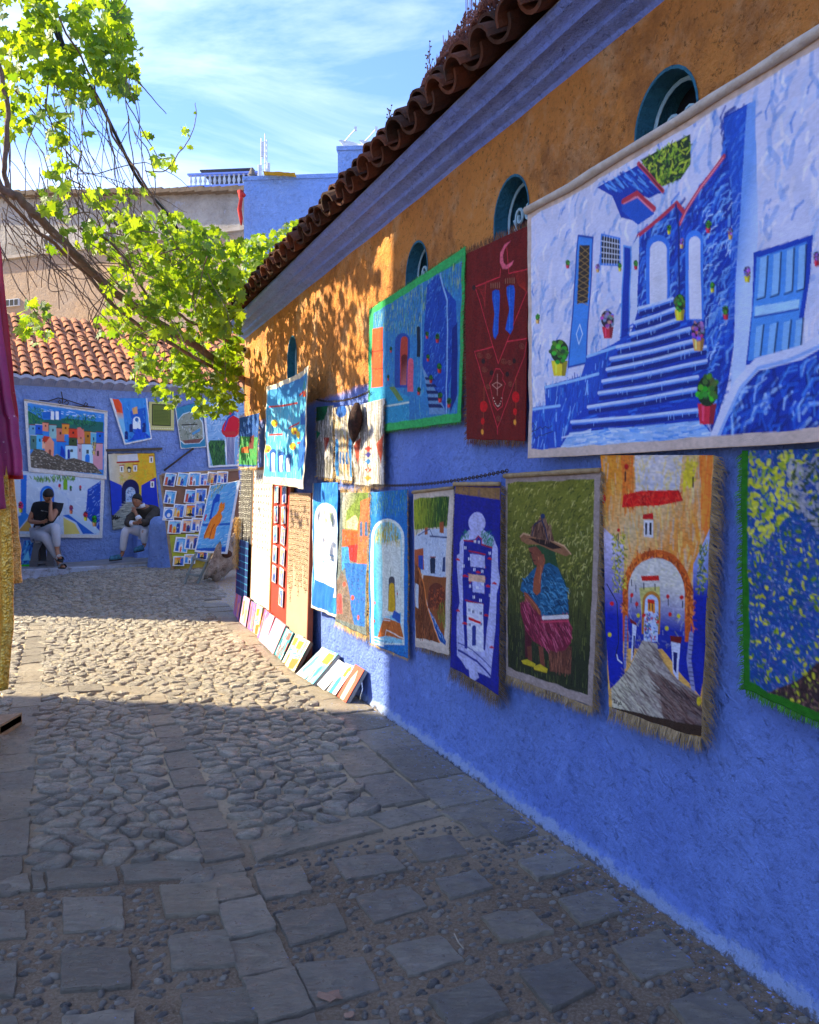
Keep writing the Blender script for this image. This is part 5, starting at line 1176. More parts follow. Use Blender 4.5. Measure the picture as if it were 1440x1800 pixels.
# g orange arch street
z6 = (1000, 760, .3221)
p = Pic(WALL, [(1057, 800), (1254, 800), (1232, 1296), (1068, 1243)], .045, 290, z6, (226, 176, 96))
A = [p.U(0, 0), p.U(1, 0), p.U(1, 1), p.U(0, 1)]
p.grad([p.U(0, 0), p.U(1, 0), p.U(1, .6), p.U(0, .6)], (226, 150, 50), (214, 186, 140), p.U(.1, .1), p.U(.5, .4), True, c3=(226, 150, 70))
p.daub([p.U(0, 0), p.U(1, 0), p.U(1, .5), p.U(0, .5)], 500, [(236, 170, 60), (222, 190, 140), (226, 140, 50), (236, 206, 120), (200, 180, 160)], .05, .010, (70, 110), True, .45)
p.poly([(360, 120), (620, 120), (600, 330), (370, 330)], (206, 196, 196)); p.daub([(360, 120), (620, 120), (600, 330), (370, 330)], 120, [(216, 206, 200), (226, 200, 120), (190, 190, 210)], .035, .01, a=.5); p.daub([(640, 180), (690, 170), (690, 300), (620, 300)], 50, [(226, 206, 50), (214, 190, 60)], .03, .01)
p.daub([(290, 120), (355, 120), (355, 420), (300, 420)], 120, [(226, 120, 40), (236, 140, 50), (214, 130, 60)], .04, .009, (80, 100)); p.daub([(720, 130), (780, 130), (770, 540), (730, 520)], 120, [(236, 126, 50), (240, 150, 60)], .05, .010, (80, 100))
p.poly([(300, 345), (400, 320), (600, 318), (625, 375), (500, 400), (385, 405), (290, 412)], (214, 34, 28)); p.daub([(300, 345), (600, 318), (625, 375), (290, 412)], 70, [(236, 60, 40), (176, 20, 24), (226, 80, 60)], .02, .006, (0, 180))
p.poly([(402, 450), (460, 440), (462, 475), (400, 475)], (196, 30, 30)); p.poly([(406, 480), (462, 480), (460, 575), (410, 570)], (220, 214, 216)); p.poly([(416, 495), (428, 495), (428, 560), (417, 560)], (34, 26, 50)); p.poly([(440, 495), (452, 495), (452, 560), (441, 560)], (34, 26, 50))
for x, y in ((310, 245), (678, 275)): p.line([(x, y-25), (x, y+22)], .007, (50, 26, 40))
p.ell(316, 190, 12, 16, (206, 40, 30)); p.ell(272, 535, 9, 10, (206, 40, 40)); p.line([(271, 555), (271, 585)], .005, (40, 30, 60)); p.ell(195, 365, 10, 24, (214, 30, 40))
# blue walls
p.grad([(190, 520), (300, 620), (290, 1200), (300, 1330), (220, 1400), (190, 1000)], (200, 190, 214), (26, 46, 168), (240, 600), (240, 1000))
p.grad([(775, 520), (680, 720), (680, 1040), (480, 1040), (490, 1150), (720, 1440), (745, 1300)], (170, 180, 220), (24, 44, 160), (700, 640), (700, 900))
p.poly(p.archp(480, 1140, 640, 190), (206, 100, 36)); p.daub([(290, 1000), (300, 780), (380, 660), (480, 640), (600, 720), (680, 860), (690, 1070), (655, 1060), (630, 860), (560, 730), (450, 690), (340, 780), (315, 980)], 260, [(226, 116, 40), (176, 80, 30), (236, 140, 60), (150, 64, 26)], .03, .007, (0, 180))
ia = p.archp(478, 1180, 685, 158); p.grad(ia, (214, 206, 196), (40, 56, 160), (470, 820), (470, 1060)); p.daub(ia, 120, [(226, 220, 206), (190, 190, 214), (206, 200, 120)], .02, .006, a=.3)
p.poly([(385, 850), (500, 840), (500, 1000), (400, 1000)], (206, 196, 120)); p.poly([(395, 785), (495, 780), (498, 808), (400, 812)], (206, 40, 30)); p.poly(p.archp(452, 1100, 865, 50), (190, 130, 50)); p.poly(p.archp(452, 1140, 885, 38), (190, 200, 226)); p.poly([(430, 920), (472, 925), (470, 985), (432, 975)], (226, 150, 50)); p.poly([(428, 910), (470, 912), (468, 935), (430, 930)], (206, 50, 30))
for x, y in ((408, 838), (474, 842), (365, 850), (340, 820), (545, 925), (625, 935), (336, 910), (372, 940), (440, 945), (458, 950)): p.line([(x, y-14), (x, y+18)], .005, (30, 26, 60))
for x, y in ((543, 895), (620, 898), (340, 890), (372, 938), (555, 992), (485, 1030), (412, 1000), (234, 935)): p.ell(x, y, 10, 12, (206, 36, 46))
for x, y in ((605, 1000), (382, 1000), (538, 1068), (222, 1105)): p.ell(x, y, 10, 13, (206, 190, 50))
p.daub([(420, 980), (490, 980), (480, 1130), (420, 1130)], 90, [(200, 60, 60), (60, 90, 180), (220, 220, 226), (90, 140, 90)], .012, .006)
p.poly([(345, 1040), (372, 1050), (350, 1230), (336, 1250)], (200, 204, 226)); p.poly([(350, 1110), (360, 1110), (355, 1215), (348, 1220)], (24, 34, 110)); p.poly([(330, 1015), (370, 1040), (372, 1056), (335, 1040)], (130, 30, 34))
p.poly([(560, 1140), (612, 1145), (605, 1350), (575, 1310)], (206, 206, 226)); p.poly([(574, 1195), (598, 1200), (594, 1310), (578, 1290)], (24, 34, 110)); p.poly([(555, 1108), (620, 1112), (615, 1150), (558, 1140)], (120, 26, 30))
p.line([(672, 1100), (660, 1230), (680, 1400)], .022, (150, 150, 190)); p.line([(310, 1010), (300, 1280)], .016, (120, 130, 190))
for i in range(12): p.line([(660, 1110+i*24), (684, 1114+i*24)], .003, (60, 60, 110)); p.line([(298, 1020+i*20), (318, 1022+i*20)], .003, (50, 60, 130))
p.daub([(240, 560), (310, 560), (310, 860), (240, 900)], 170, [(150, 150, 40), (206, 190, 60), (80, 100, 40), (226, 210, 90)], .012, .006); p.daub([(715, 620), (760, 600), (740, 900), (700, 880)], 90, [(110, 130, 50), (190, 180, 60), (60, 90, 60)], .014, .006)
p.line([(210, 830), (260, 930), (268, 1150), (250, 1220), (280, 1258)], .005, (30, 40, 50)); p.line([(258, 1215), (262, 1240), (284, 1258)], .007, (220, 220, 230))
pv = [(405, 1135), (485, 1150), (500, 1220), (560, 1310), (720, 1440), (735, 1640), (230, 1520), (225, 1400), (330, 1280)]
p.grad(pv, (150, 136, 140), (206, 196, 170), (700, 1350), (300, 1450)); p.daub(pv, 420, [(190, 180, 164), (120, 100, 100), (90, 66, 60), (150, 130, 130)], .06, .007, (-40, -10), a=.45); p.poly([(440, 1290), (720, 1440), (735, 1600), (520, 1560), (500, 1400)], (84, 54, 50), a=.6); p.daub([(440, 1290), (720, 1440), (735, 1600), (520, 1560)], 190, [(110, 76, 66), (60, 40, 40), (146, 120, 110)], .05, .006, (-40, -15), a=.6)
p.line([(232, 1455), (245, 1462), (238, 1475), (252, 1478), (256, 1462), (266, 1476), (262, 1490), (275, 1470), (282, 1484), (270, 1484)], .0035, (20, 18, 24)); p.ell(712, 1465, 12, 26, (206, 180, 40))
p.poly([(228, 1500), (735, 1600), (728, 1660), (228, 1545)], (70, 50, 36)); p.weave(.2, 380, .15)
hung(p, 'orange gateway over a blue street on sacking with long fringe', 'paintings hung on the right wall', M_BURLAP, 'painting', 'RB', M_JUTE, .07, 900, amp=.012, seed=16.6, gain=.95)
# h flecked with green border
p = Pic(WALL, [(1302, 792), (1560, 786), (1560, 1318), (1306, 1212)], .05, 250, z6, (40, 84, 150))
A = [p.U(0, 0), p.U(1, 0), p.U(1, 1), p.U(0, 1)]
p.daub(A, 1400, [(36, 70, 150), (60, 110, 180), (40, 100, 130), (80, 90, 160), (30, 90, 110), (110, 110, 170)], .03, .007, (0, 180), True, .6)
p.daub(A, 1500, [(170, 170, 176), (90, 130, 190), (60, 120, 110), (150, 156, 190)], .006, .004, (0, 180), True, .8)
p.poly([(1060, 1430), (1240, 1360), (1420, 1200), (1700, 1000), (1700, 1700), (1060, 1440)], (70, 50, 50)); p.daub([(1060, 1430), (1240, 1360), (1420, 1200), (1700, 1000), (1700, 1700)], 500, [(110, 76, 66), (40, 30, 34), (150, 110, 100), (80, 60, 70), (150, 150, 60)], .008, .006, a=.8)
p.daub(A, 420, [(196, 190, 40), (170, 180, 40), (110, 140, 30), (214, 206, 60)], .009, .009, (0, 180), True, .95)
p.daub([(980, 130), (1300, 130), (1250, 420), (1000, 700)], 150, [(206, 200, 40), (150, 170, 40), (220, 214, 80)], .016, .013, (0, 180)); p.daub([(1200, 150), (1500, 150), (1400, 600), (1200, 350)], 150, [(176, 170, 176), (60, 80, 40), (150, 150, 160)], .02, .01)
p.border((.028, 0, 0, .032), (46, 120, 24)); p.weave(.18, 380)
hung(p, 'dark blue canvas flecked with yellow flowers, green border, at the right end', 'paintings hung on the right wall', M_BURLAP, 'painting', 'LB', M_GREENF, .03, 520, amp=.012, seed=17.7, gain=.95)
def proj(p): return (720+FOC*p.x/p.y, 857-FOC*(p.z-EYE)/p.y)
def flatpic(pl, a0, a1, b0, b1, off, ppm, bg):
    return Pic(pl, [proj(pl.pt(a, b, off)) for a, b in ((a0, b1), (a1, b1), (a1, b0), (a0, b0))], off, ppm, (0, 0, 1), bg)
def ladder_w(P_): return P_
# ------------------------------------------------------------------ chains the cloths hang from
def chain(pa, pb, off, sag, label, loc_w=.022):
    a = WALL.pt(*WALL.st(*pa, off), off); c = WALL.pt(*WALL.st(*pb, off), off); n = int((c-a).length/loc_w); b = MB()
    for i in range(n):
        t = (i+.5)/n; p = a.lerp(c, t)+Vector((0, 0, -sag*4*t*(1-t))); d = (c-a).normalized(); u = Vector((0, 0, 1)) if i % 2 else WALL.n; r = loc_w*.42
        b.tube([p+d*(r*1.5*math.cos(2*math.pi*k/8))+u*(r*.9*math.sin(2*math.pi*k/8)) for k in range(9)], .0028, 4, False)
    tag(b.build('chain', M_IRON), label, 'chain', 'rusty chains strung along the wall')
chain((650, 852), (893, 827), .05, .03, 'long rusty chain strung above the lower row of paintings')
chain((556, 702), (650, 688), .05, .04, 'short rusty chain above the three narrow woven rugs')
# ------------------------------------------------------------------ stands leaning on the wall
LEAN = Plane(WALL.pt(0, 0, .085), WALL.es, Vector((0, 0, 1))-WALL.n*.03)
def lspan(x0, x1): return LEAN.st(x0, 900)[0], LEAN.st(x1, 900)[0]
def frame(pl, a0, a1, b0, b1, w, d, mat, parent, off=0., name='frame'):
    ax = (pl.es, pl.et, pl.n)
    for (ca, cb, la, lb) in (((a0+w/2), (b0+b1)/2, w, b1-b0), ((a1-w/2), (b0+b1)/2, w, b1-b0), ((a0+a1)/2, b0+w/2, a1-a0-2*w, w), ((a0+a1)/2, b1-w/2, a1-a0-2*w, w)):
        b = MB(); b.box(pl.pt(ca, cb, off), (la, lb, d), ax, .004); b.build(name, mat, parent)
# earring board
a0, a1 = lspan(446, 481); t = thing('jewellery_display', 'white display board of silver earrings in an orange wooden frame, left of the red board', 'display board', LEAN.pt((a0+a1)/2, .04))
top = LEAN.st(460, 826)[1]
p = flatpic(LEAN, a0+.02, a1-.02, .04, top, .012, 150, (236, 232, 222))
for r_ in range(16):
    for c_ in range(9):
        u, v = (c_+.5)/9+rnd(-.02, .02), .03+r_*.045+rnd(-.006, .006)
        if r_ > 11 and random.random() < .5: continue
        p.ell(*p.U(u, v), p.W*.016, p.H*.007, random.choice([(120, 116, 100), (90, 90, 84), (160, 156, 140), (60, 80, 70)]), True); p.line([p.U(u, v+.006), p.U(u+rnd(-.01, .01), v+.02)], .004, (110, 108, 96), True)
for _ in range(20): u, v = rnd(.1, .9), rnd(.6, .9); p.line([p.U(u, v), p.U(u, v+.02)], .005, (90, 90, 90), True)
sheet(p, M_BOARD, 'board', t, amp=.0, gain=.8, thick=.012, rag=0)
frame(LEAN, a0, a1, .0, top+.03, .03, .03, M_WOOD, t)
for r_ in range(12):
    for c_ in range(7):
        b = MB(); q = LEAN.pt(a0+.05+(a1-a0-.1)*(c_+.5)/7, top-.06-r_*.07, .022); b.tube([q, q+LEAN.et*-.012+LEAN.n*.004, q+LEAN.et*-.03], .004, 4); b.build('earring', M_IRON, t)
# red board of small pictures
M_REDB = simple('red_board', (.50, .045, .02), (.42, .03, .02), 6, .7)
a0, a1 = lspan(481, 513); t = thing('picture_board', 'red board of small white bordered pictures in an orange frame beside the brown board', 'display board', LEAN.pt((a0+a1)/2, .04)); top = LEAN.st(497, 852)[1]
b = MB(); b.box(LEAN.pt((a0+a1)/2, top/2+.02, 0), (a1-a0-.04, top-.02, .015), (LEAN.es, LEAN.et, LEAN.n)); b.build('board', M_REDB, t)
frame(LEAN, a0, a1, .0, top+.03, .028, .035, M_WOOD, t)
def mini(pl, ca, cb, w, h, parent, off=.02, style=0, ppm=170, rot=0., gain=.85, border_c=(238, 236, 232)):
    es = (pl.es*math.cos(rot)+pl.et*math.sin(rot)); et = (pl.et*math.cos(rot)-pl.es*math.sin(rot)); q = Plane(pl.pt(ca, cb, off), es, et)
    p = flatpic(q, -w/2, w/2, -h/2, h/2, 0, ppm, (70, 140, 200)); U = p.U; m = .14
    sky_ = random.choice([(90, 170, 220), (60, 120, 200), (230, 170, 90), (120, 190, 220)]) if style != 2 else (230, 120, 40)
    p.grad([U(m, m), U(1-m, m), U(1-m, 1-m), U(m, 1-m)], sky_, (200, 220, 236) if style != 2 else (240, 200, 60), U(.5, 0), U(.5, .9), True)
    wc = random.choice([(40, 100, 190), (70, 150, 215), (200, 90, 60), (230, 190, 110)])
    p.poly([U(m, .35), U(.32, .3), U(.36, .95), U(m, .95)], wc, True); p.poly([U(.64, .25), U(1-m, .2), U(1-m, .95), U(.6, .95)], random.choice([(50, 110, 200), (90, 170, 220), (30, 70, 150)]), True)
    p.poly(p.archp(*[0, 0, 0, 0]) if False else [(x, y) for x, y in [U(.38, .95), U(.38, .6), U(.42, .48), U(.5, .43), U(.58, .48), U(.62, .6), U(.62, .95)]], random.choice([(240, 240, 240), (30, 60, 130), (240, 200, 80)]), True)
    p.poly([U(.44, .95), U(.44, .66), U(.5, .58), U(.56, .66), U(.56, .95)], random.choice([(30, 90, 190), (220, 90, 50), (60, 60, 90)]), True)
    p.daub([U(m, m), U(1-m, m), U(1-m, 1-m), U(m, 1-m)], 14, [(230, 70, 60), (240, 240, 240), (40, 130, 70), (240, 200, 60), (40, 90, 180)], .02, .006, (0, 180), True)
    if style == 2: p.poly([U(.2, .8), U(.5, .65), U(.8, .8), U(.8, 1-m), U(.2, 1-m)], (20, 16, 20), True); p.poly([U(.46, .45), U(.54, .45), U(.54, .8), U(.46, .8)], (20, 16, 20), True)
    if style == 3:
        p.poly([U(m, m), U(1-m, m), U(1-m, 1-m), U(m, 1-m)], (240, 240, 240), True); p.ell(*U(.5, .5), p.W*.34, p.H*.34, (50, 120, 200), True); p.ell(*U(.5, .6), p.W*.14, p.H*.15, (240, 240, 240), True)
    bm = w*.11; p.border((bm, bm, bm, bm), border_c)
    sheet(p, M_BOARD, 'small_picture', parent, amp=.003, gain=gain, thick=.004, rag=.0, seed=ca*9)
for r_ in range(6):
    for c_ in range(2):
        if r_ == 5 and c_ == 0: continue
        mini(LEAN, a0+.05+(a1-a0-.1)*(c_+.5)/2+rnd(-.01, .01), top-.10-r_*.2, .15, .17, t, .022, rot=rnd(-.12, .12))
# brown board with bead necklaces
a0, a1 = lspan(513, 551); t = thing('necklace_board', 'tall brown board hung with brass bead necklaces, right of the red picture board', 'display board', LEAN.pt((a0+a1)/2, .02, .02)); top = LEAN.st(532, 866)[1]
b = MB(); b.box(LEAN.pt((a0+a1)/2, top/2, .01), (a1-a0, top, .03), (LEAN.es, LEAN.et, LEAN.n), .005); b.build('board', simple('tan_board', (.46, .30, .21), (.40, .26, .18), 4, .7, .1, 30), t)
b = MB(); b.box(LEAN.pt(a1+.012, top/2, .005), (.02, top, .05), (LEAN.es, LEAN.et, LEAN.n), .003); b.build('edge_strip', simple('red_brown_edge', (.30, .07, .035)), t)
M_BEAD = simple('brass_bead', (.55, .42, .24), (.22, .15, .09), 60, .35, .2, 90, .5, .6, var=.4); M_SILV = simple('silver_bead', (.5, .48, .42), (.25, .23, .2), 60, .35, 0, 90, .5, .6, var=.3)
def bead_string(pl, a, b1, b0, mat, parent, r=.007, step=.017, name='bead_string'):
    b = MB(); z = b1; k = 0
    while z > b0:
        q = pl.pt(a+rnd(-.0015, .0015), z, .028+rnd(0, .006)); rr = r*(1.3 if k % 3 == 0 else .85); b.add([q+pl.et*rr, q-pl.et*rr, q+pl.es*rr, q-pl.es*rr, q+pl.n*rr, q-pl.n*rr], [(0, 2, 4), (0, 4, 3), (0, 3, 5), (0, 5, 2), (1, 4, 2), (1, 3, 4), (1, 5, 3), (1, 2, 5)]); z -= step*rnd(.9, 1.1); k += 1
    b.build(name, mat, parent)
for i in range(15): bead_string(LEAN, a0+.03+(a1-a0-.05)*(i+.5)/15, top-.02, top-rnd(.72, .92)-.12*math.sin(i), M_BEAD, t)
# necklaces and raffia at the far end
a0, a1 = lspan(424, 446); t = thing('necklace_rack', 'dark rack of pale bead strings with a golden raffia tassel at the far wall corner', 'display rack', LEAN.pt((a0+a1)/2, .02)); top = LEAN.st(436, 824)[1]
b = MB(); b.box(LEAN.pt((a0+a1)/2, top/2, 0), (a1-a0, top, .02), (LEAN.es, LEAN.et, LEAN.n)); b.build('panel', simple('dark_rack', (.045, .04, .05), (.10, .09, .07), 8, .8), t)
for i in range(9): bead_string(LEAN, a0+.02+(a1-a0-.03)*(i+.5)/9, top, top-rnd(.6, 1.0), M_SILV, t, .010, .022)
b = MB(); c = LEAN.pt(a0+.16, top-.62, .07)
for i in range(700):
    a = rnd(0, 6.28); r_ = rnd(0, .075); q = c+WALL.es*(r_*math.cos(a))+WALL.n*(r_*math.sin(a)*.7)+Vector((0, 0, rnd(-.55, .05))); d = Vector((rnd(-1, 1), rnd(-1, 1), -1.6)).normalized()*rnd(.03, .07); s_ = WALL.es*.003
    b.add([q-s_, q+s_, q+d*.5+s_+WALL.n*.006, q+d], [(0, 1, 2), (0, 2, 3)])
tag(b.build('raffia_tassel', simple('raffia', (.60, .38, .12), (.72, .50, .20), 20, .9, var=.3), None, base=c), 'golden raffia tassel hanging over the bead strings at the far wall corner', 'tassel')
t2 = thing('beaded_hanging', 'small dark blue grid patterned picture at the foot of the bead rack', 'picture', LEAN.pt(a0+.2, .2, .05))
p = flatpic(LEAN, a0+.05, a1+.0, .30, .95, .05, 150, (20, 30, 110))
for i in range(9): p.line([p.U(0, i/8), p.U(1, i/8)], .006, (90, 190, 220), True)
for i in range(5): p.line([p.U(.45+i/8, 0), p.U(.45+i/8, 1)], .006, (90, 190, 220), True)
p.line([p.U(.02, 0), p.U(.02, 1)], .02, (210, 80, 50), True); sheet(p, M_BOARD, 'picture', t2, amp=0, gain=.8, rag=0)
# ------------------------------------------------------------------ little canvas boxes leaning along the foot of the wall
Z9 = lambda l: [(400+x*.1736, 1020+y*.1736) for x, y in l]
boxes = [([(145, 105), (200, 168), (115, 418), (62, 330)], 'p', 'violet and coral abstract canvas, leftmost of the small ones leaning along the wall'),
 ([(197, 170), (257, 207), (190, 480), (124, 418)], 'q', 'lilac canvas with an orange door, second from the far end of the leaning row'),
 ([(266, 225), (322, 257), (255, 525), (202, 482)], 'p', 'pink and lavender canvas, third from the far end of the leaning row'),
 ([(330, 258), (387, 290), (316, 570), (260, 526)], 'o', 'yellow and pink canvas, fourth from the far end of the leaning row'),
 ([(386, 290), (438, 340), (338, 612), (312, 588)], 'p', 'narrow purple canvas, fifth from the far end of the leaning row'),
 ([(440, 340), (515, 392), (376, 660), (322, 612)], 'r', 'pale rose canvas with violet spots, sixth from the far end of the leaning row'),
 ([(515, 395), (625, 482), (462, 750), (382, 662)], 'r', 'large pink and peach striped canvas, seventh from the far end of the leaning row'),
 ([(580, 470), (655, 520), (545, 812), (482, 748)], 't', 'teal lined canvas with white houses, eighth from the far end of the leaning row'),
 ([(656, 520), (728, 555), (632, 870), (558, 832)], 'o', 'white and yellow patterned canvas, just left of the thick orange one'),
 ([(745, 575), (832, 612), (686, 945), (580, 852)], 'o', 'thick orange and white canvas beside the gap by the brown board'),
 ([(900, 645), (985, 692), (795, 1005), (697, 952)], 'u', 'white canvas with light blue boat shapes, right after the gap in the row'),
 ([(986, 690), (1078, 722), (866, 1060), (796, 1006)], 'v', 'light blue canvas with an orange window panel, fourth from the near end'),
 ([(1078, 765), (1158, 830), (985, 1117), (896, 1052)], 'w', 'white canvas with thin black drawing, third from the near end of the row'),
 ([(1165, 830), (1245, 852), (1102, 1176), (1002, 1112)], 'x', 'canvas with a teal arched door and yellow roof, second from the near end'),
 ([(1285, 840), (1372, 900), (1206, 1240), (1116, 1180)], 'y', 'coral red canvas with a pale pointed arch, nearest of the small leaning ones')]
PAL = {'p': [(170, 110, 190), (230, 120, 110), (214, 150, 200), (240, 160, 130)], 'q': [(226, 170, 214), (236, 140, 60), (214, 180, 226), (240, 200, 120)], 'o': [(250, 236, 210), (240, 180, 50), (236, 140, 60), (90, 190, 200)], 'r': [(236, 160, 190), (246, 200, 200), (226, 130, 170), (250, 220, 190)],
       't': [(70, 170, 180), (240, 240, 230), (50, 120, 140), (200, 70, 60)], 'u': [(246, 246, 240), (90, 180, 210), (240, 240, 236), (120, 200, 220)], 'v': [(120, 200, 220), (150, 215, 230), (240, 170, 50)], 'w': [(246, 246, 242), (240, 240, 238)], 'x': [(246, 246, 242), (236, 236, 232)], 'y': [(226, 96, 70), (232, 110, 84)]}
for i, (qz, k, lab) in enumerate(boxes):
    Q = Z9(qz); TLp, TRp, BRp, BLp = Q
    BL = gnd(*BLp, .022); BR = gnd(*BRp, .022); ot = .125 if i < 10 else .035; TL = WALL.pt(*WALL.st(*TLp, ot), ot); TR = WALL.pt(*WALL.st(*TRp, ot), ot)
    mid_t = (TL+TR)/2; mid_b = (BL+BR)/2; es = (BR-BL)*.5+(TR-TL)*.5; w = max(.14, ((BR-BL).length+(TR-TL).length)/2); es.normalize(); et = mid_t-mid_b; et = et-es*et.dot(es); h = et.length
    pl = Plane(mid_b, es, et)
    if pl.n.dot(WALL.n) < 0: print('flip', i)
    t = thing('leaning_canvas', lab, 'painting', pl.pt(0, 0), 'small canvases leaning along the foot of the wall')
    p = flatpic(pl, -w/2, w/2, 0, h, .0, 200, PAL[k][0]); U = p.U; A = [U(0, 0), U(1, 0), U(1, 1), U(0, 1)]
    p.daub(A, 60 if k not in 'wxy' else 12, PAL[k], .09, .02, (60, 120), True, .8)
    if k in 'pqr': p.poly([U(.1, .2), U(.35, .15), U(.5, .6), U(.2, .8)], PAL[k][1], True, .8); p.poly([U(.6, .5), U(.9, .4), U(.85, .9), U(.55, .95)], PAL[k][3], True, .8); p.line([U(.5, .05), U(.55, .95)], .006, (246, 230, 236), True); p.daub(A, 12, [(250, 236, 240), (120, 60, 130)], .02, .006, (0, 180), True)
    if k == 'o': p.poly([U(.1, .15), U(.6, .1), U(.55, .35), U(.15, .4)], (240, 180, 50), True); p.poly([U(.3, .7), U(.9, .6), U(.8, .95), U(.35, 1)], (230, 130, 50), True); p.line([U(.1, .6), U(.4, .5), U(.5, .62), U(.85, .45)], .02, (90, 180, 200), True); p.line([U(.65, .15), U(.65, .45)], .03, (70, 180, 200), True)
    if k == 't':
        for q in range(5): p.line([U(.1+q*.18, .1), U(.05+q*.18, .9)], .006, (30, 70, 90), True)
        p.poly([U(.5, .1), U(.9, .05), U(.85, .3), U(.5, .35)], (220, 80, 60), True, .8)
    if k == 'u': p.poly([U(.3, .3), U(.45, .2), U(.5, .6), U(.35, .9), U(.15, .8)], (100, 190, 214), True); p.line([U(.6, .1), U(.7, .9)], .008, (200, 60, 60), True); p.line([U(.3, .2), U(.2, .9)], .005, (40, 50, 60), True)
    if k == 'v': p.poly([U(.15, .08), U(.85, .08), U(.85, .4), U(.15, .4)], (240, 170, 50), True); p.poly([U(.4, .5), U(.6, .5), U(.6, .82), U(.4, .82)], (50, 140, 190), True); p.line([U(.2, .12), U(.8, .12), U(.8, .36), U(.2, .36)], .005, (190, 90, 40), True, True)
    if k == 'w':
        for q in range(9): a_, b_ = rnd(.15, .85), rnd(.1, .9); p.line([U(a_, b_), U(a_+rnd(-.2, .2), b_+rnd(-.1, .1)), U(a_+rnd(-.2, .2), b_+rnd(-.15, .15))], .004, (40, 50, 70), True)
        p.line([U(.5, .4), U(.7, .35), U(.75, .5), U(.55, .6)], .008, (90, 170, 200), True); p.line([U(.3, .1), U(.3, .2)], .01, (210, 70, 50), True)
    if k == 'x': p.poly([U(.5, .4), U(.5, .15), U(.7, .02), U(.95, .2), U(.8, .2), U(.8, .42)], (244, 180, 40), True); p.poly([U(.25, 1), U(.25, .55), U(.32, .45), U(.45, .4), U(.58, .45), U(.65, .55), U(.65, 1)], (110, 130, 140), True); p.poly([U(.3, 1), U(.3, .6), U(.36, .5), U(.45, .46), U(.54, .5), U(.6, .6), U(.6, 1)], (50, 170, 200), True); p.line([U(.12, .1), U(.12, 1)], .006, (60, 60, 80), True)
    if k == 'y': p.poly([U(.3, .98), U(.28, .4), U(.5, .08), U(.72, .4), U(.7, .98)], (246, 226, 190), True); p.line([U(.3, .98), U(.28, .4), U(.5, .08), U(.72, .4), U(.7, .98)], .006, (120, 40, 30), True); p.daub([U(.32, .5), U(.68, .5), U(.68, .9), U(.32, .9)], 10, [(220, 100, 80), (200, 150, 80)], .01, .005, (0, 180), True)
    sheet(p, M_BOARD, 'canvas_front', t, amp=0, gain=.80, thick=.002, rag=0)
    b = MB(); b.box(pl.pt(0, h/2, -.015), (w-.002, h-.002, .025), (pl.es, pl.et, pl.n)); b.build('stretcher_frame', simple('frame_edge', random.choice([(.05, .16, .19), (.3, .3, .3), (.36, .13, .08), (.10, .06, .05)])), t)
# ------------------------------------------------------------------ paintings on the back wall
ZG, ZH, ZJ, ZI = (30, 680, .1389), (180, 680, .18056), (30, 840, .11806), (190, 840, .16667)
G = 'paintings hung on the back wall'
p = Pic(BACK, [(42, 703), (189, 724), (187, 843), (50, 829)], .04, 130, ZG, (80, 150, 210))
p.poly([(120, 230), (1110, 350), (1090, 1100), (150, 1030)], (60, 140, 210)); p.daub([(300, 270), (1100, 360), (1090, 420), (300, 330)], 60, [(226, 236, 244), (90, 160, 220)], .05, .012, (-10, 10))
p.poly([(140, 300), (330, 420), (620, 400), (1090, 450), (1080, 640), (150, 520)], (40, 110, 100)); p.daub([(130, 260), (330, 280), (340, 460), (150, 460)], 90, [(20, 90, 50), (40, 130, 70), (90, 160, 90)], .06, .010, (20, 160)); p.daub([(600, 370), (1000, 360), (990, 520), (600, 470)], 140, [(20, 100, 60), (60, 150, 90), (20, 70, 60)], .06, .010, (10, 170))
p.poly([(330, 320), (560, 300), (560, 420), (330, 400)], (30, 110, 190)); 
for x in (430, 490): p.poly([(x, 310), (x+40, 315), (x+40, 420), (x, 415)], (236, 240, 240))
bl = [(160, 480, 90, 120, (120, 170, 200)), (235, 475, 90, 130, (30, 100, 200)), (325, 450, 75, 110, (230, 150, 120)), (410, 480, 90, 170, (150, 190, 190)), (500, 520, 100, 170, (210, 130, 110)), (570, 470, 90, 130, (226, 150, 60)), (655, 530, 110, 130, (220, 76, 40)), (765, 530, 80, 250, (226, 150, 110)), (850, 560, 90, 160, (190, 130, 40)), (930, 580, 70, 200, (110, 180, 200)), (1000, 570, 90, 130, (30, 110, 200)), (250, 600, 80, 190, (90, 180, 220)), (170, 610, 80, 180, (90, 130, 120)), (320, 650, 60, 130, (236, 180, 150)), (655, 640, 105, 110, (70, 90, 50)), (510, 690, 110, 220, (40, 130, 210)), (615, 740, 150, 170, (190, 220, 234)), (765, 720, 60, 200, (200, 170, 180)), (820, 720, 140, 250, (190, 220, 234)), (960, 710, 120, 330, (214, 160, 170))]
for x, y, w, h, c in bl: p.poly([(x, y), (x+w, y+6), (x+w, y+h+6), (x, y+h)], c); p.line([(x, y), (x+w, y+6)], .012, random.choice([(150, 50, 40), (90, 60, 50), (200, 200, 200)])); p.poly([(x+w*.4, y+h*.3), (x+w*.62, y+h*.3), (x+w*.62, y+h*.5), (x+w*.4, y+h*.5)], tuple(v*.4 for v in c))
p.poly([(360, 700), (420, 630), (470, 700), (465, 885), (350, 870)], (240, 160, 130)); p.poly(p.archp(418, 880, 790, 14), (150, 80, 70)); p.poly([(320, 690), (340, 620), (420, 630), (370, 700)], (200, 70, 40)); p.poly([(560, 740), (600, 800), (610, 905), (545, 860)], (20, 70, 180)); p.poly(p.archp(890, 950, 850, 28), (40, 130, 214)); p.poly(p.archp(655, 910, 790, 16), (20, 60, 150))
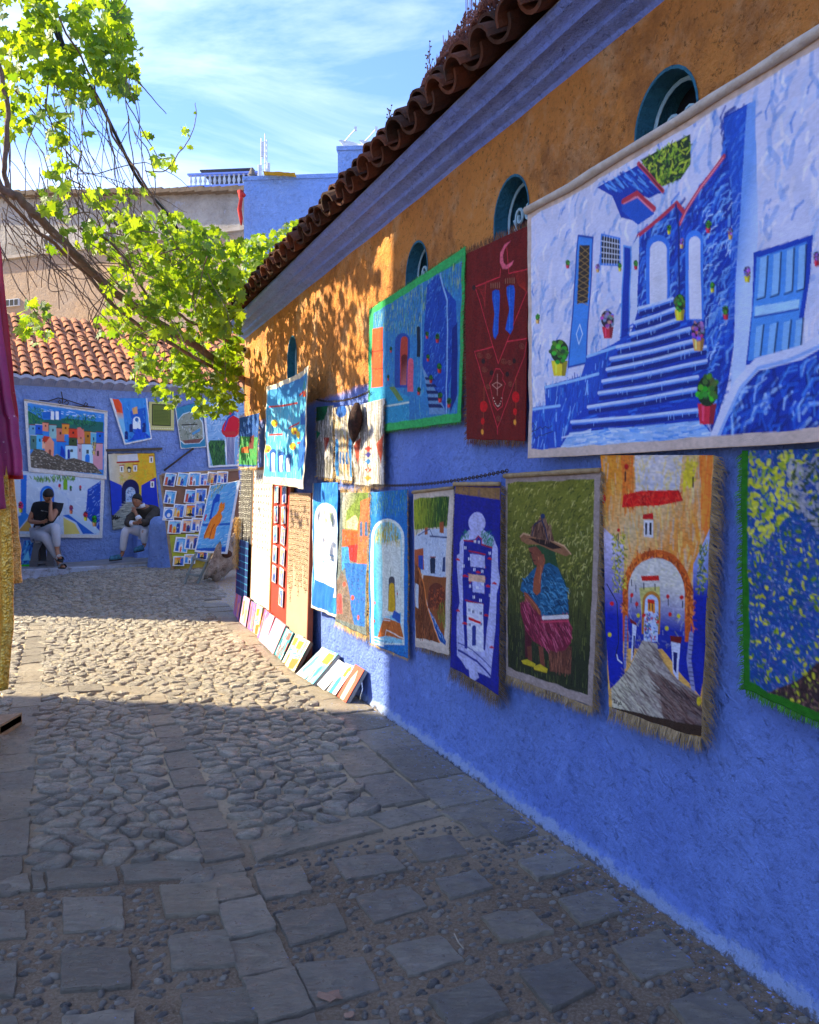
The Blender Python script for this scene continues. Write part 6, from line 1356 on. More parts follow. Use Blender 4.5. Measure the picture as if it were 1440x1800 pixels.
p.poly([(760, 520), (800, 510), (850, 570), (850, 640), (765, 640)], (226, 130, 120)); p.daub([(950, 720), (1000, 710), (990, 850), (950, 850)], 30, [(230, 200, 60), (60, 110, 50)], .06, .01, (80, 100))
rd_ = [(155, 890), (220, 780), (340, 800), (460, 880), (510, 850), (620, 920), (720, 900), (960, 970), (1080, 1100), (155, 1030)]
p.poly(rd_, (104, 96, 84)); p.daub(rd_, 420, [(190, 184, 170), (70, 70, 56), (150, 140, 120), (110, 90, 70), (216, 206, 190)], .02, .009, (-15, 15)); p.border((.05, .045, .06, .085), (214, 210, 206)); p.weave(.05)
hung(p, 'hillside village painting with palms and cobbled lane, top left of the back wall', G, roll=.015, amp=.015, kind='curl', seed=20.1)
p = Pic(BACK, [(22, 826), (184, 842), (180, 946), (34, 944)], .03, 120, ZJ, (196, 210, 226))
A = [p.U(0, 0), p.U(1, 0), p.U(1, 1), p.U(0, 1)]; p.daub(A, 200, [(210, 224, 236), (170, 190, 220), (226, 232, 240)], .08, .02, (0, 180), True, .5)
p.poly([(1050, 170), (1290, 20), (1240, 800), (1020, 560)], (24, 80, 180)); p.daub([(1050, 170), (1290, 20), (1240, 800), (1020, 560)], 90, [(40, 110, 210), (14, 60, 150), (170, 200, 236)], .06, .01, (20, 70)); p.poly([(60, -40), (150, -40), (140, 540), (60, 540)], (40, 120, 210)); p.poly([(-60, 620), (130, 510), (190, 560), (30, 760)], (60, 140, 214)); p.poly(p.archp(450, 420, 120, 105), (40, 120, 210)); p.poly(p.archp(450, 420, 160, 75), (120, 180, 224))
p.poly([(680, 560), (780, 540), (1180, 830), (980, 830), (880, 660)], (40, 110, 200)); p.poly([(760, 540), (860, 540), (1240, 800), (1150, 830)], (190, 214, 236)); p.poly([(690, 590), (860, 680), (940, 830), (700, 840)], (220, 206, 120)); p.poly([(20, 790), (180, 600), (230, 790)], (214, 170, 90)); p.poly(p.archp(720, 180, 20, 30), (130, 180, 40)); p.daub([(200, 0), (900, -40), (850, 40), (300, 60)], 120, [(90, 150, 40), (60, 110, 30), (150, 190, 60)], .05, .012, (60, 120))
for a in ((60, 450, 32, (220, 200, 40), (210, 60, 100)), (805, 480, 26, (230, 130, 90), (150, 60, 110)), (1018, 580, 28, (220, 210, 60), (200, 50, 70)), (1150, 650, 34, (214, 150, 90), (40, 150, 50)), (635, 140, 18, (220, 210, 190), (214, 60, 80)), (800, 165, 16, (60, 60, 60), (50, 130, 50)), (940, 160, 16, (60, 60, 60), (200, 80, 90))): p.pot(*a)
p.border((.02, .0, .07, .07), (214, 212, 210)); hung(p, 'courtyard and stairs painting behind the man in black, below the village painting', G, amp=.015, seed=21.3)
p = Pic(BACK, [(189, 797), (272, 796), (283, 920), (198, 932)], .035, 130, ZH, (214, 190, 60))
p.grad([(50, 650), (500, 640), (515, 990), (60, 990)], (206, 206, 196), (226, 180, 40), (50, 700), (330, 700)); p.daub([(180, 700), (500, 650), (500, 900), (180, 960)], 120, [(226, 206, 50), (214, 150, 40), (200, 190, 60)], .08, .02, (0, 180), a=.5); p.poly([(60, 900), (190, 960), (200, 1300), (60, 1300)], (30, 70, 190)); p.poly([(380, 960), (520, 880), (560, 1300), (380, 1300)], (24, 60, 186))
p.poly([(145, 670), (340, 650), (350, 720), (150, 730)], (214, 214, 216)); p.line([(148, 738), (355, 728)], .03, (176, 50, 40))
for x, y in ((190, 770), (320, 765), (475, 680), (485, 920)): p.poly([(x-18, y), (x+18, y), (x+18, y+60), (x-18, y+60)], (236, 230, 220)); p.poly([(x-6, y+12), (x+6, y+12), (x+6, y+50), (x-6, y+50)], (24, 24, 40)); p.line([(x-20, y-3), (x+20, y-6)], .015, (180, 40, 40))
p.poly([(240, 790), (260, 775), (285, 790), (275, 835), (250, 835)], (40, 36, 36)); p.poly([(250, 800), (275, 800), (270, 830), (253, 830)], (230, 226, 200)); p.poly(p.archp(275, 1200, 900, 85), (16, 26, 90)); p.poly(p.archp(275, 1180, 975, 46), (170, 190, 216)); p.daub([(240, 990), (310, 990), (310, 1100), (240, 1100)], 60, [(220, 220, 220), (60, 70, 120), (120, 150, 190)], .02, .01)
p.poly([(60, 1300), (240, 1120), (330, 1120), (600, 1400), (60, 1420)], (150, 150, 140)); p.daub([(60, 1290), (240, 1120), (330, 1120), (600, 1400), (60, 1420)], 120, [(190, 186, 170), (90, 90, 84), (160, 160, 150)], .08, .012, (-10, 10))
sgn = [(90, 1265), (110, 1250), (105, 1290), (130, 1255), (128, 1290), (150, 1262), (145, 1286), (170, 1266)]; p.line(sgn, .02, (30, 24, 20)); p.weave(.08); p.border((.014, .014, .014, .014), (60, 56, 60))
hung(p, 'yellow gateway with lantern and dark blue arch, hung behind the man in the brown jacket', G, M_BOARD, amp=.004, seed=22.1, rag=.001)
p = Pic(BACK, [(193, 700), (259, 700), (267, 772), (219, 782)], .035, 140, ZH, (70, 150, 214))
p.poly([(100, 120), (160, 120), (210, 200), (215, 280), (150, 270)], (230, 90, 40)); p.grad([(120, 240), (210, 260), (250, 530), (190, 500)], (236, 150, 100), (130, 190, 220), (150, 240), (160, 320)); p.poly([(190, 170), (280, 130), (300, 520), (240, 520)], (60, 140, 210)); p.poly([(270, 240), (420, 200), (430, 440), (300, 460)], (30, 100, 190)); p.poly(p.archp(335, 410, 290, 38), (226, 232, 236)); p.ell(335, 320, 18, 20, (60, 110, 170)); p.poly([(290, 210), (340, 190), (345, 260), (300, 270)], (220, 170, 110)); p.poly([(290, 500), (340, 400), (400, 430), (470, 490), (240, 530)], (30, 90, 200))
for x, yt in ((235, 430), (280, 360), (405, 350)): p.poly(p.archp(x, 510 if x < 260 else 440, yt, 16), (24, 50, 120))
p.daub([(190, 170), (440, 150), (470, 490), (240, 520)], 50, [(20, 60, 130), (120, 190, 230), (30, 110, 200)], .04, .008, (60, 120)); p.border((.035, .0, .03, .04), (224, 224, 224)); hung(p, 'small tilted canvas of a blue lane with an orange corner, high on the back wall', G, amp=.02, seed=23.1)
b = MB(); q = Plane(BACK.o+BACK.n*.03, BACK.es, (0, 0, 1)); t = thing('framed_notice', 'green notice with small lines of writing in a pale studded frame under the vine leaves', 'notice', BACK.pt(*BACK.st(283, 752), .02), None)
a0, b1 = BACK.st(262, 706, .02); a1, b0 = BACK.st(306, 757, .02); p = flatpic(BACK, a0, a1, b0, b1, .03, 160, (196, 190, 130)); p.poly([p.U(.12, .08), p.U(.86, .08), p.U(.86, .84), p.U(.12, .84)], (40, 44, 20), True); p.poly([p.U(.15, .11), p.U(.83, .11), p.U(.83, .81), p.U(.15, .81)], (112, 124, 50), True)
for i in range(9):
    u = .2
    while u < .76: l = rnd(.03, .09); p.line([p.U(u, .3+i*.05), p.U(min(.79, u+l), .3+i*.05)], .005, (44, 52, 20), True); u += l+.02
for i in range(14): p.ell(*p.U(.04+i*.07, .93), 3, 3, (236, 230, 190), True)
sheet(p, M_BOARD, 'notice_board', t, amp=0, rag=0, thick=.03)
p = Pic(BACK, [(308, 718), (352, 706), (363, 786), (318, 789)], .035, 140, ZH, (60, 140, 170))
ov_ = [(740, 500), (740, 330), (790, 270), (850, 250), (920, 275), (970, 350), (980, 500), (940, 540), (800, 550)]; p.line(ov_, .03, (206, 220, 224), close=True); p.poly(ov_, (150, 156, 140)); p.daub(ov_, 90, [(190, 196, 190), (90, 110, 90), (60, 80, 60), (200, 206, 206)], .04, .012); p.poly([(780, 520), (980, 500), (940, 545), (810, 550)], (130, 90, 84)); p.poly([(870, 450), (950, 400), (950, 430), (880, 470)], (90, 150, 190)); p.line([(780, 370), (920, 365)], .02, (30, 30, 36)); p.border((.02, 0, .012, .02), (222, 222, 220))
hung(p, 'teal painting of a grey courtyard inside a white oval, left of the woman in red', G, amp=.012, seed=24.1)
p = Pic(BACK, [(356, 702), (436, 690), (444, 818), (367, 822)], .035, 140, ZH, (140, 180, 214))
p.daub([(980, 160), (1420, 60), (1420, 560), (1000, 560)], 190, [(190, 210, 230), (90, 140, 190), (214, 224, 236), (60, 110, 170)], .07, .02, (0, 180), a=.6); p.poly([(1030, 560), (1050, 520), (1190, 520), (1200, 770), (1080, 770)], (60, 110, 70)); p.daub([(1030, 540), (1200, 520), (1200, 770), (1080, 770)], 160, [(30, 80, 44), (90, 150, 70), (20, 60, 40)], .10, .010, (60, 110))
p.poly([(1205, 490), (1290, 480), (1285, 750), (1215, 750), (1195, 600)], (236, 236, 240))
for i in range(6): p.line([(1212+i*14, 490), (1218+i*12, 620), (1222+i*12, 750)], .018, (24, 50, 130))
p.poly([(1170, 380), (1200, 330), (1270, 275), (1330, 310), (1345, 380), (1330, 460), (1290, 490), (1200, 490), (1160, 430)], (206, 24, 56)); p.poly([(1160, 440), (1290, 430), (1310, 470), (1180, 470)], (196, 60, 60)); p.ell(1250, 240, 26, 36, (200, 80, 60)); p.poly([(1275, 200), (1290, 270), (1230, 310), (1190, 430), (1180, 420), (1215, 300), (1255, 270)], (50, 90, 170)); p.poly([(1265, 150), (1285, 150), (1290, 200), (1330, 230), (1320, 250), (1240, 215), (1255, 200)], (230, 80, 40)); p.border((.045, 0, 0, .045), (226, 226, 228))
hung(p, 'painting of a woman in red with striped skirt and orange hat beside green grass', G, amp=.01, seed=25.1)
# ironwork, beam, rod
b = MB(); P3 = lambda zx, zy, o=.05: BACK.pt(*BACK.st(30+zx*.1389, 680+zy*.1389, o), o)
for pts in ([(280, 170), (400, 180), (520, 140), (578, 150), (700, 190), (860, 240), (980, 262)], [(560, 60), (575, 140), (578, 210)], [(540, 235), (720, 245), (880, 250), (985, 255)], [(520, 190), (540, 170), (560, 195), (540, 210), (525, 195)], [(600, 200), (625, 175), (655, 195), (640, 225), (615, 215)], [(850, 225), (870, 200), (895, 215), (880, 240)]): b.tube([P3(*q) for q in pts], .009, 5)
tag(b.build('wrought_iron_bracket', M_IRON), 'black wrought iron scroll bracket above the village painting', 'bracket')
P4 = lambda zx, zy, o=.05: BACK.pt(*BACK.st(180+zx*.18056, 680+zy*.18056, o), o)
b = MB(); b.bar(P4(35, 618, .05), P4(580, 602, .05), .09, .04, (0, 0, 1)); tag(b.build('wooden_beam', simple('dark_old_wood', (.11, .085, .06), (.06, .05, .04), 12, .9, .5, 40)), 'dark wooden shelf plank above the yellow gateway painting', 'shelf')
b = MB(); b.tube([P4(600, 815, .04), P4(700, 740, .06), P4(790, 670, .05), P4(890, 600, .04)], .018, 6); tag(b.build('iron_rod', M_IRON), 'black rod running diagonally down the back wall from the oval painting', 'rod')
# ------------------------------------------------------------------ plaster block and low seat
b = MB(); c = at(283, 993, 14.0); c.z = .1; rings = []
for z, r_, e in ((.0, .23, 0), (.1, .22, 0), (.3, .205, 0), (.6, .20, 0), (.80, .195, 0), (.90, .17, 0), (.95, .11, 0), (.965, .02, 0)): rings.append([c+Vector((r_*math.cos(2*math.pi*k/20)*(1+.06*noise.noise(Vector((k, z*4, 0)))), r_*math.sin(2*math.pi*k/20)*(1+.06*noise.noise(Vector((k, z*4, 2)))), z-.02*math.cos(2*math.pi*k/20))) for k in range(20)])
b.loft(rings); tag(b.build('plaster_bollard', M_BACK, None, True), 'short round blue plastered bollard beside the man in the brown jacket', 'bollard')
b = MB(); b.box(BACK.pt(BACK.st(258, 950)[0]+.05, .52, .17), (.62, .34, .50), (BACK.es, -BACK.n, Vector((0, 0, 1))), .03); tag(b.build('plaster_bench', M_BACK), 'low blue plastered bench the man in the brown jacket sits on', 'bench')
# ------------------------------------------------------------------ board of small pictures by the back wall
YB = 13.75; BP = Plane((0, YB, 0), (1, .10, 0), (.0, .16, 1)); ax = (BP.es, BP.et, BP.n)
t = thing('picture_board', 'large brown board of small blue pictures leaning beside the round blue bollard', 'display board', BP.pt(*BP.st(360, 996)))
def bq(q, off, th, mat, name, par, pl=BP):
    pts = [pl.pt(*pl.st(x, y, off), off) for x, y in q]; b = MB(); b.add(pts+[v-pl.n*th for v in pts], [(3, 2, 1, 0), (4, 5, 6, 7), (0, 1, 5, 4), (1, 2, 6, 5), (2, 3, 7, 6), (3, 0, 4, 7)]); return b.build(name, mat, par)
bq([(279, 829), (416, 822), (432, 990), (304, 998)], 0, .03, M_WOODB, 'board', t)
for q in ([(277, 828), (281, 828), (306, 998), (301, 999)], [(281, 825.5), (417, 818.5), (417, 822.5), (281, 829.5)], [(306, 994), (433, 987), (433, 991), (306, 998)]): bq(q, .012, .03, M_WOODG, 'frame', t)
bq([(295, 934), (360, 930), (368, 972), (303, 976)], .006, .004, simple('lime_paper', (.45, .5, .05), (.4, .4, .04)), 'paper', t)
bq([(305, 978), (366, 974), (368, 990), (308, 995)], .006, .004, simple('ochre_paper', (.5, .38, .05), (.15, .12, .02)), 'paper', t)
cards = [(636, -20, 0), (770, -20, 0), (895, -20, 0), (640, 165, 0), (855, 160, 0), (965, 150, 0), (632, 340, 3), (735, 310, 0), (860, 310, 2), (965, 295, 0), (695, 480, 0), (840, 470, 0), (940, 460, 0), (770, 670, 0), (880, 640, 0), (745, 840, 2), (860, 820, 0), (990, 780, 2)]
for i, (x, y, st_) in enumerate(cards):
    a_, b_ = BP.st(190+x/6, 840+y/6, .02); mini(BP, a_, b_, .185 if y < 400 or y > 700 else .22, .225 if y < 600 else (.16 if y > 700 else .25), t, .015+.001*i, st_, 130, rnd(-.06, .06)-.08, .95)
for x, y in ((1010, -15), (1085, -30), (1190, -35)):
    a_, b_ = BP.st(190+x/6, 840+y/6, .02); mini(BP, a_, b_, .18, .2, t, .02, 0, 130, rnd(-.3, .1), .95)
# ------------------------------------------------------------------ easel and the cat picture
M_LAD = simple('grey_green_wood', (.17, .20, .19), (.26, .28, .26), 20, .8, .3, 50)
EP = Plane((0, 12.5, 0), (1, .12, 0), (.0, .16, 1)); t = thing('easel', 'grey wooden ladder easel holding up the orange cat painting', 'easel', EP.pt(*EP.st(337, 1024)))
e3 = lambda x, y, o=0.: EP.pt(*EP.st(x, y, o), o)
for i, (a_, b_) in enumerate((((323, 1022), (345, 962)), ((344, 1027), (371, 962)), ((345, 962), (372, 850)), ((371, 962), (405, 850)))):
    b = MB(); b.bar(e3(*a_, -.05), e3(*b_, -.05), .035, .03, (0, 1, 0), .004); b.build('leg', M_LAD, t)
for a_, b_ in (((337, 973), (364, 980)), ((327, 1001), (351, 1005)), ((352, 930), (385, 932))): b = MB(); b.bar(e3(*a_, -.03), e3(*b_, -.03), .03, .04, (0, 1, 0), .004); b.build('rung', M_LAD, t)
for x in (358, 402): b = MB(); p0 = e3(x, 870, -.08); b.bar(p0, Vector((p0.x+.1, p0.y+.65, .15)), .03, .03, (0, 1, 0)); b.build('rear_leg', M_LAD, t)
p = Pic(EP, [(366, 847), (419, 839), (399, 968), (341, 963)], .03, 170, ZI, (110, 180, 226))
A = [p.U(0, 0), p.U(1, 0), p.U(1, 1), p.U(0, 1)]; p.daub(A, 260, [(90, 160, 220), (150, 205, 236), (60, 140, 210), (200, 224, 240)], .06, .012, (0, 60), True, .7); p.daub([(1060, 40), (1230, 20), (1150, 120), (1070, 170)], 60, [(130, 150, 70), (200, 190, 80), (90, 120, 60)], .04, .008, (60, 120))
p.poly([(1050, 400), (1090, 200), (1130, 130), (1165, 140), (1160, 200), (1090, 400)], (24, 90, 190)); p.poly([(1075, 380), (1110, 230), (1150, 210), (1100, 380)], (90, 160, 226)); p.poly([(985, 440), (1300, 440), (1300, 460), (985, 470)], (40, 110, 190)); p.poly([(905, 700), (1260, 690), (1240, 760), (900, 745)], (30, 100, 190)); p.poly([(1000, 400), (1020, 340), (1030, 350), (1010, 420)], (200, 40, 60))
cat = [(1180, 215), (1190, 240), (1210, 220), (1215, 260), (1205, 300), (1175, 330), (1190, 370), (1170, 430), (1130, 480), (1110, 600), (1070, 605), (1060, 590), (1005, 600), (1000, 570), (1030, 490), (1070, 400), (1130, 340), (1150, 300), (1160, 240)]
p.poly(cat, (232, 140, 40)); p.daub(cat, 60, [(246, 180, 90), (200, 96, 30), (240, 160, 60)], .035, .006, (50, 110)); p.line([(1060, 600), (1085, 500), (1110, 450)], .012, (160, 70, 30)); p.line([(1005, 600), (1010, 560), (1050, 480)], .010, (190, 90, 30)); p.ell(1175, 275, 3, 4, (30, 30, 20)); p.ell(1198, 272, 3, 4, (30, 30, 20))
p.border((.022, .012, .04, .03), (224, 230, 236)); hung(p, 'painting of a seated orange cat by a blue door, standing on the ladder easel', None, amp=.02, kind='curl', seed=27.1)
# ------------------------------------------------------------------ driftwood stump
def driftwood():
    b = MB(); a_ = at(372, 1012, 12.3); c_ = at(440, 975, 12.9); a_.z = .22; c_.z = .36; rings = []
    N = 22
    for i in range(N+1):
        t_ = i/N; p_ = a_.lerp(c_, t_); R_ = (.15+.17*math.sin(math.pi*min(1, t_*1.15+.14))**.8)*(1 if t_ < .92 else .7)
        ring = []
        for k in range(28):
            an = 2*math.pi*k/28; d = Vector((-.25, math.cos(an), math.sin(an))); w = 1+.34*noise.noise(Vector((d.y*1.4+t_*4, d.z*1.4, t_*5)))+.12*noise.noise(Vector((d.y*5, d.z*5, t_*16)))
            ring.append(p_+Vector((d.x*.0+.10*math.sin(an)*(1-t_), d.y*R_*w, d.z*R_*w*1.0)))
        rings.append(ring)
    b.loft(rings); zmin = min(v.z for v in b.v)
    for v in b.v: v.z += -zmin+gz(v.x, v.y)-.01
    m = NT('driftwood'); p = m.obj(); c = m.mix(m.ramp(m.noise(p, 7, 8, .75), [(.38, 0.), (.62, 1.)]), (.24, .17, .12), (.46, .38, .30)); c = m.mix(m.ramp(m.noise(p, 22, 6, .8), [(.54, 0.), (.64, .9)]), c, (.07, .035, .02)); m.col(c); m.rough(.92); m.bump(m.noise(p, 16, 8, .8), 1., .05)
    t = thing('driftwood_stump', 'knobbly bleached driftwood stump with a dark hollow on the ground by the easel', 'stump', (a_.x+.2, a_.y, gz(a_.x, a_.y)))
    b.build('stump', m.mat, t, True)
    h = MB(); c0 = at(398, 974, 12.25)
    h.ell(c0+Vector((0, .02, 0)), (.085, .05, .06), 12, 8); h.build('hollow', simple('hollow_shade', (.05, .02, .012), (.09, .04, .02), 20, 1, .8, 50), t, True)  # solid dark lump, shade of the hole put into its colour
driftwood()
# ------------------------------------------------------------------ plastic stool
def stool():
    c = at(82, 993, 13.75); c.z = .262; t = thing('plastic_stool', 'dark grey plastic stool with cut-out sides under the seated man in black', 'stool', c); m = simple('grey_plastic', (.13, .135, .15), (.11, .115, .13), 4, .45)
    b = MB(); b.box(c+Vector((0, 0, .44)), (.36, .32, .035), None, .015); b.build('seat', m, t)
    for sx in (-1, 1):
        for sy in (-1, 1):
            top_ = c+Vector((sx*.15, sy*.13, .43)); bot = c+Vector((sx*.21, sy*.18, .0)); b = MB(); q = []
            for P_, w in ((top_, .16), (c+Vector((sx*.175, sy*.15, .25)), .10), (bot, .14)): 
                ix, iy = -sx*w, -sy*w; q.append([P_, P_+Vector((ix, 0, 0)), P_+Vector((ix, -sy*.012, 0)), P_+Vector((-sx*.012, -sy*.012, 0)), P_+Vector((-sx*.012, iy*.9, 0)), P_+Vector((0, iy*.9, 0))])
            b.loft(q); b.build('leg', m, t)
    for sx, sy, dx, dy in ((0, -1, .40, .012), (0, 1, .40, .012), (-1, 0, .012, .34), (1, 0, .012, .34)):
        b = MB(); b.box(c+Vector((sx*.205, sy*.175, .07)), (dx, dy, .05)); b.build('apron', m, t)
    return c
sc_ = stool()
# small blue painting on the ground at the left
PL = Plane(at(48, 1000, 13.6), (1, .1, 0), (.05, .35, 1)); a0, b0 = PL.st(28, 1004); a1, b1 = PL.st(59, 945)
p = flatpic(PL, a0, a1, 0, .5, 0, 130, (60, 130, 200)); p.daub([p.U(0, .0), p.U(1, 0), p.U(1, .9), p.U(0, .9)], 60, [(30, 90, 180), (110, 190, 220), (20, 60, 130)], .06, .02, (60, 120), True); p.poly([p.U(.3, .7), p.U(.5, .35), p.U(.8, .7)], (120, 200, 226), True); p.poly([p.U(0, .84), p.U(1, .84), p.U(1, 1), p.U(0, 1)], (60, 190, 40), True)
hung(p, 'small blue canvas with a green bottom edge propped on the ledge left of the stool', None, amp=.01, seed=30.)
# wall camera on the far corner
c = at(431, 616, 9.75); t = thing('wall_camera', 'small white round security camera on the far corner of the ochre wall', 'camera', c+Vector((0, 0, -.06)))
b = MB(); b.box(c+Vector((.03, .05, -.02)), (.09, .12, .12), None, .01); b.build('mount', simple('mount_ochre', (.45, .33, .10)), t)
b = MB(); b.tube([c+Vector((0, .06, .0)), c+Vector((-.0, -.045, 0))], .038, 14); b.build('housing', M_WHITE, t, False)
b = MB(); b.tube([c+Vector((0, -.045, .0)), c+Vector((-.0, -.052, 0))], .024, 14); b.build('lens', M_DARK, t)
# ------------------------------------------------------------------ people
def skinned(nodes, edges, root):
    me = bpy.data.meshes.new('tmp'); names = list(nodes); me.from_pydata([nodes[k][0] for k in names], [], []); 
    me = bpy.data.meshes.new('tmp'); me.from_pydata([nodes[k][0] for k in names], [(names.index(a), names.index(b)) for a, b in edges], [])
    o = bpy.data.objects.new('tmp', me); COL.objects.link(o); m = o.modifiers.new('s', 'SKIN'); m.use_smooth_shade = True
    for i, k in enumerate(names):
        r = nodes[k][1]; r = r if isinstance(r, tuple) else (r, r); me.skin_vertices[0].data[i].radius = r; me.skin_vertices[0].data[i].use_root = (k == root)
    s = o.modifiers.new('d', 'SUBSURF'); s.levels = 2; s.render_levels = 2
    dg = bpy.context.evaluated_depsgraph_get(); dg.update(); ev = o.evaluated_get(dg); r = bpy.data.meshes.new_from_object(ev)
    b = MB(); b.add([v.co.copy() for v in r.vertices], [tuple(p.vertices) for p in r.polygons]); bpy.data.objects.remove(o); return b
def hand(nodes, edges, wrist, key, palm, fdir, fan, r=.009):
    nodes[key] = (tuple(palm), (.030, .018)); edges.append((wrist, key)); f = Vector(fdir).normalized(); s = Vector(fan).normalized(); pv = Vector(palm)
    for i, (o, l) in enumerate(((-.027, .06), (-.009, .07), (.010, .066), (.027, .052))):
        k1, k2 = f'{key}f{i}a', f'{key}f{i}b'; a = pv+s*o+f*.03; nodes[k1] = (tuple(a), r); nodes[k2] = (tuple(a+f*l*.8+s*o*.15), r*.8); edges += [(key, k1), (k1, k2)]
    a = pv-s*.034-f*.005; nodes[key+'t1'] = (tuple(a), r*1.1); nodes[key+'t2'] = (tuple(a-s*.022+f*.03), r*.9); edges += [(key, key+'t1'), (key+'t1', key+'t2')]
def head(b, c, fwd, up, r=.098):
    """a head with brow, nose, lips, chin and ears, joined to the body mesh"""
    f = Vector(fwd).normalized(); u = Vector(up); u = (u-f*u.dot(f)).normalized(); s = f.cross(u); c = Vector(c); rings = []
    for j in range(15):
        a = math.pi*(j+.05)/14.1-math.pi/2; z = math.sin(a)*1.28; w = math.cos(a)
        if z < 0: w *= 1-.16*abs(z)
        ring = []
        for k in range(24):
            th = 2*math.pi*k/24; x = math.cos(th); y = math.sin(th); fx = w*1.08*x; sy = w*.80*y
            if x > .9: fx += (.20*math.exp(-((z+.08)/.13)**2)+.05*math.exp(-((z+.45)/.07)**2)+.09*math.exp(-((z+.85)/.14)**2)-.03*math.exp(-((z+.3)/.06)**2))
            elif x > .6: fx -= .06*math.exp(-((z-.12)/.12)**2)
            if abs(y) > .93: sy += .12*math.copysign(1, y)*math.exp(-((z-.0)/.22)**2)*(1 if abs(y) > .96 else .3)
            ring.append(c+(f*fx+s*sy+u*z)*r)
        rings.append(ring)
    b.loft(rings); return f, u, s
M_SKIN = simple('tanned_skin', (.36, .17, .095), (.31, .14, .08), 9, .55)
M_HAIR = simple('black_hair', (.012, .01, .009), (.02, .016, .014), 60, .6, .6, 120)
M_BLK = simple('black_cotton', (.010, .010, .012), (.016, .016, .018), 30, .9, .3, 90)
M_GRYT = simple('light_grey_jersey', (.42, .43, .48), (.37, .38, .44), 9, .9, .3, 60)
M_WHT = simple('white_trouser_cotton', (.62, .62, .68), (.56, .56, .62), 9, .9, .3, 60)
M_JAC = simple('brown_camouflage_jacket', (.075, .058, .042), (.035, .03, .026), 14, .8, .4, 50)
M_WSH = simple('white_shirt', (.72, .72, .76), (.66, .66, .70), 9, .85)
M_SOLE = simple('black_rubber', (.02, .02, .022), (.03, .03, .032), 30, .6)
M_STR = simple('white_stripe', (.75, .75, .75), (.7, .7, .7))
M_TRN = simple('teal_trainer', (.06, .22, .34), (.03, .08, .12), 25, .7)
def chain_b(seq, extra=()):
    n = {k: (p, r) for k, p, r in seq}; e = [(seq[i][0], seq[i+1][0]) for i in range(len(seq)-1)]; return n, e
def hair_cap(c, f, u, s, r, fr=.35, back=1.0):
    b = MB(); rings = []
    for j in range(9):
        a = math.pi/2*(1-j/8.); rings.append([])
        for k in range(24):
            th = 2*math.pi*k/24; low = -.25 if math.cos(th) < -.25 else (.18 if math.cos(th) < .35 else .55); a2 = math.pi/2-(math.pi/2-math.asin(max(-.9, min(.95, low/1.3))))*j/8; z = math.sin(a2)*1.40; w = math.cos(a2)
            rings[-1].append(c+(f*(w*1.17*math.cos(th)-.02)+s*(w*.90*math.sin(th))+u*z)*r*(1+.03*noise.noise(Vector((th*5, j, 0)))))
    b.loft(rings); return b
def eyes(c, f, u, s, r, par):
    for sg in (-1, 1):
        b = MB(); b.ell(c+(f*.90+s*.30*sg+u*.06)*r, (.013, .006, .006), 8, 4, (s, f, u)); b.build('eye', M_SOLE, par)
        b = MB(); b.tube([c+(f*.98+s*.14*sg+u*.24)*r, c+(f*.93+s*.32*sg+u*.28)*r, c+(f*.80+s*.48*sg+u*.22)*r], .005, 5); b.build('eyebrow', M_HAIR, par)
# man in black
o = sc_; V = lambda x, y, z: (x, y, z)
t = thing('person', 'man in black T-shirt and grey trousers asleep on a stool, head on hand', 'person', o)
N = {'pel': (V(-.09, .03, .53), (.14, .12)), 'sp1': (V(-.10, .06, .68), (.125, .095)), 'sp2': (V(-.03, .04, .84), (.145, .105)), 'ch': (V(.0, .0, .96), (.15, .10)), 'nk': (V(.05, -.06, 1.06), .052), 'nk2': (V(.08, -.11, 1.12), .05),
     'sL': (V(-.18, -.0, 1.0), .062), 'eL': (V(-.25, -.08, .74), .045), 'wL': (V(.03, -.29, .735), .028), 'sR': (V(.20, -.02, .99), .062), 'eR': (V(.22, -.34, .76), .043), 'wR': (V(.185, -.27, 1.0), .028),
     'hA': (V(-.02, -.04, .53), .10), 'kA': (V(.32, -.40, .68), .066), 'mA': (V(.36, -.45, .48), .052), 'aA': (V(.375, -.46, .28), .034), 'tA': (V(.44, -.56, .20), (.042, .03)), 'uA': (V(.50, -.64, .175), (.042, .02)),
     'hB': (V(-.14, -.03, .52), .10), 'kB': (V(.17, -.42, .50), .066), 'mB': (V(.29, -.40, .28), .052), 'aB': (V(.37, -.38, .09), .034), 'tB': (V(.44, -.47, .04), (.042, .03)), 'uB': (V(.52, -.55, .03), (.042, .02))}
E = [('pel', 'sp1'), ('sp1', 'sp2'), ('sp2', 'ch'), ('ch', 'nk'), ('nk', 'nk2'), ('ch', 'sL'), ('sL', 'eL'), ('eL', 'wL'), ('ch', 'sR'), ('sR', 'eR'), ('eR', 'wR'), ('pel', 'hA'), ('hA', 'kA'), ('kA', 'mA'), ('mA', 'aA'), ('aA', 'tA'), ('tA', 'uA'), ('pel', 'hB'), ('hB', 'kB'), ('kB', 'mB'), ('mB', 'aB'), ('aB', 'tB'), ('tB', 'uB')]
hand(N, E, 'wL', 'pL', (.09, -.32, .75), (.9, -.2, .25), (.2, -.5, .8)); hand(N, E, 'wR', 'pR', (.178, -.235, 1.07), (-.15, .2, 1), (.25, -.9, .1))
def wadd(b, off):
    for v in b.v: v += off
    return b
B_ = skinned(N, E, 'pel'); hc = Vector((.10, -.17, 1.175)); f, u, s = head(B_, hc, (-.12, -.72, -.62), (.28, -.5, .9), .092); wadd(B_, o).build('body', M_SKIN, t, True)
hb = hair_cap(hc, f, u, s, .094); wadd(hb, o).build('hair', M_HAIR, t, True); eyes(hc+o, f, u, s, .092, t)
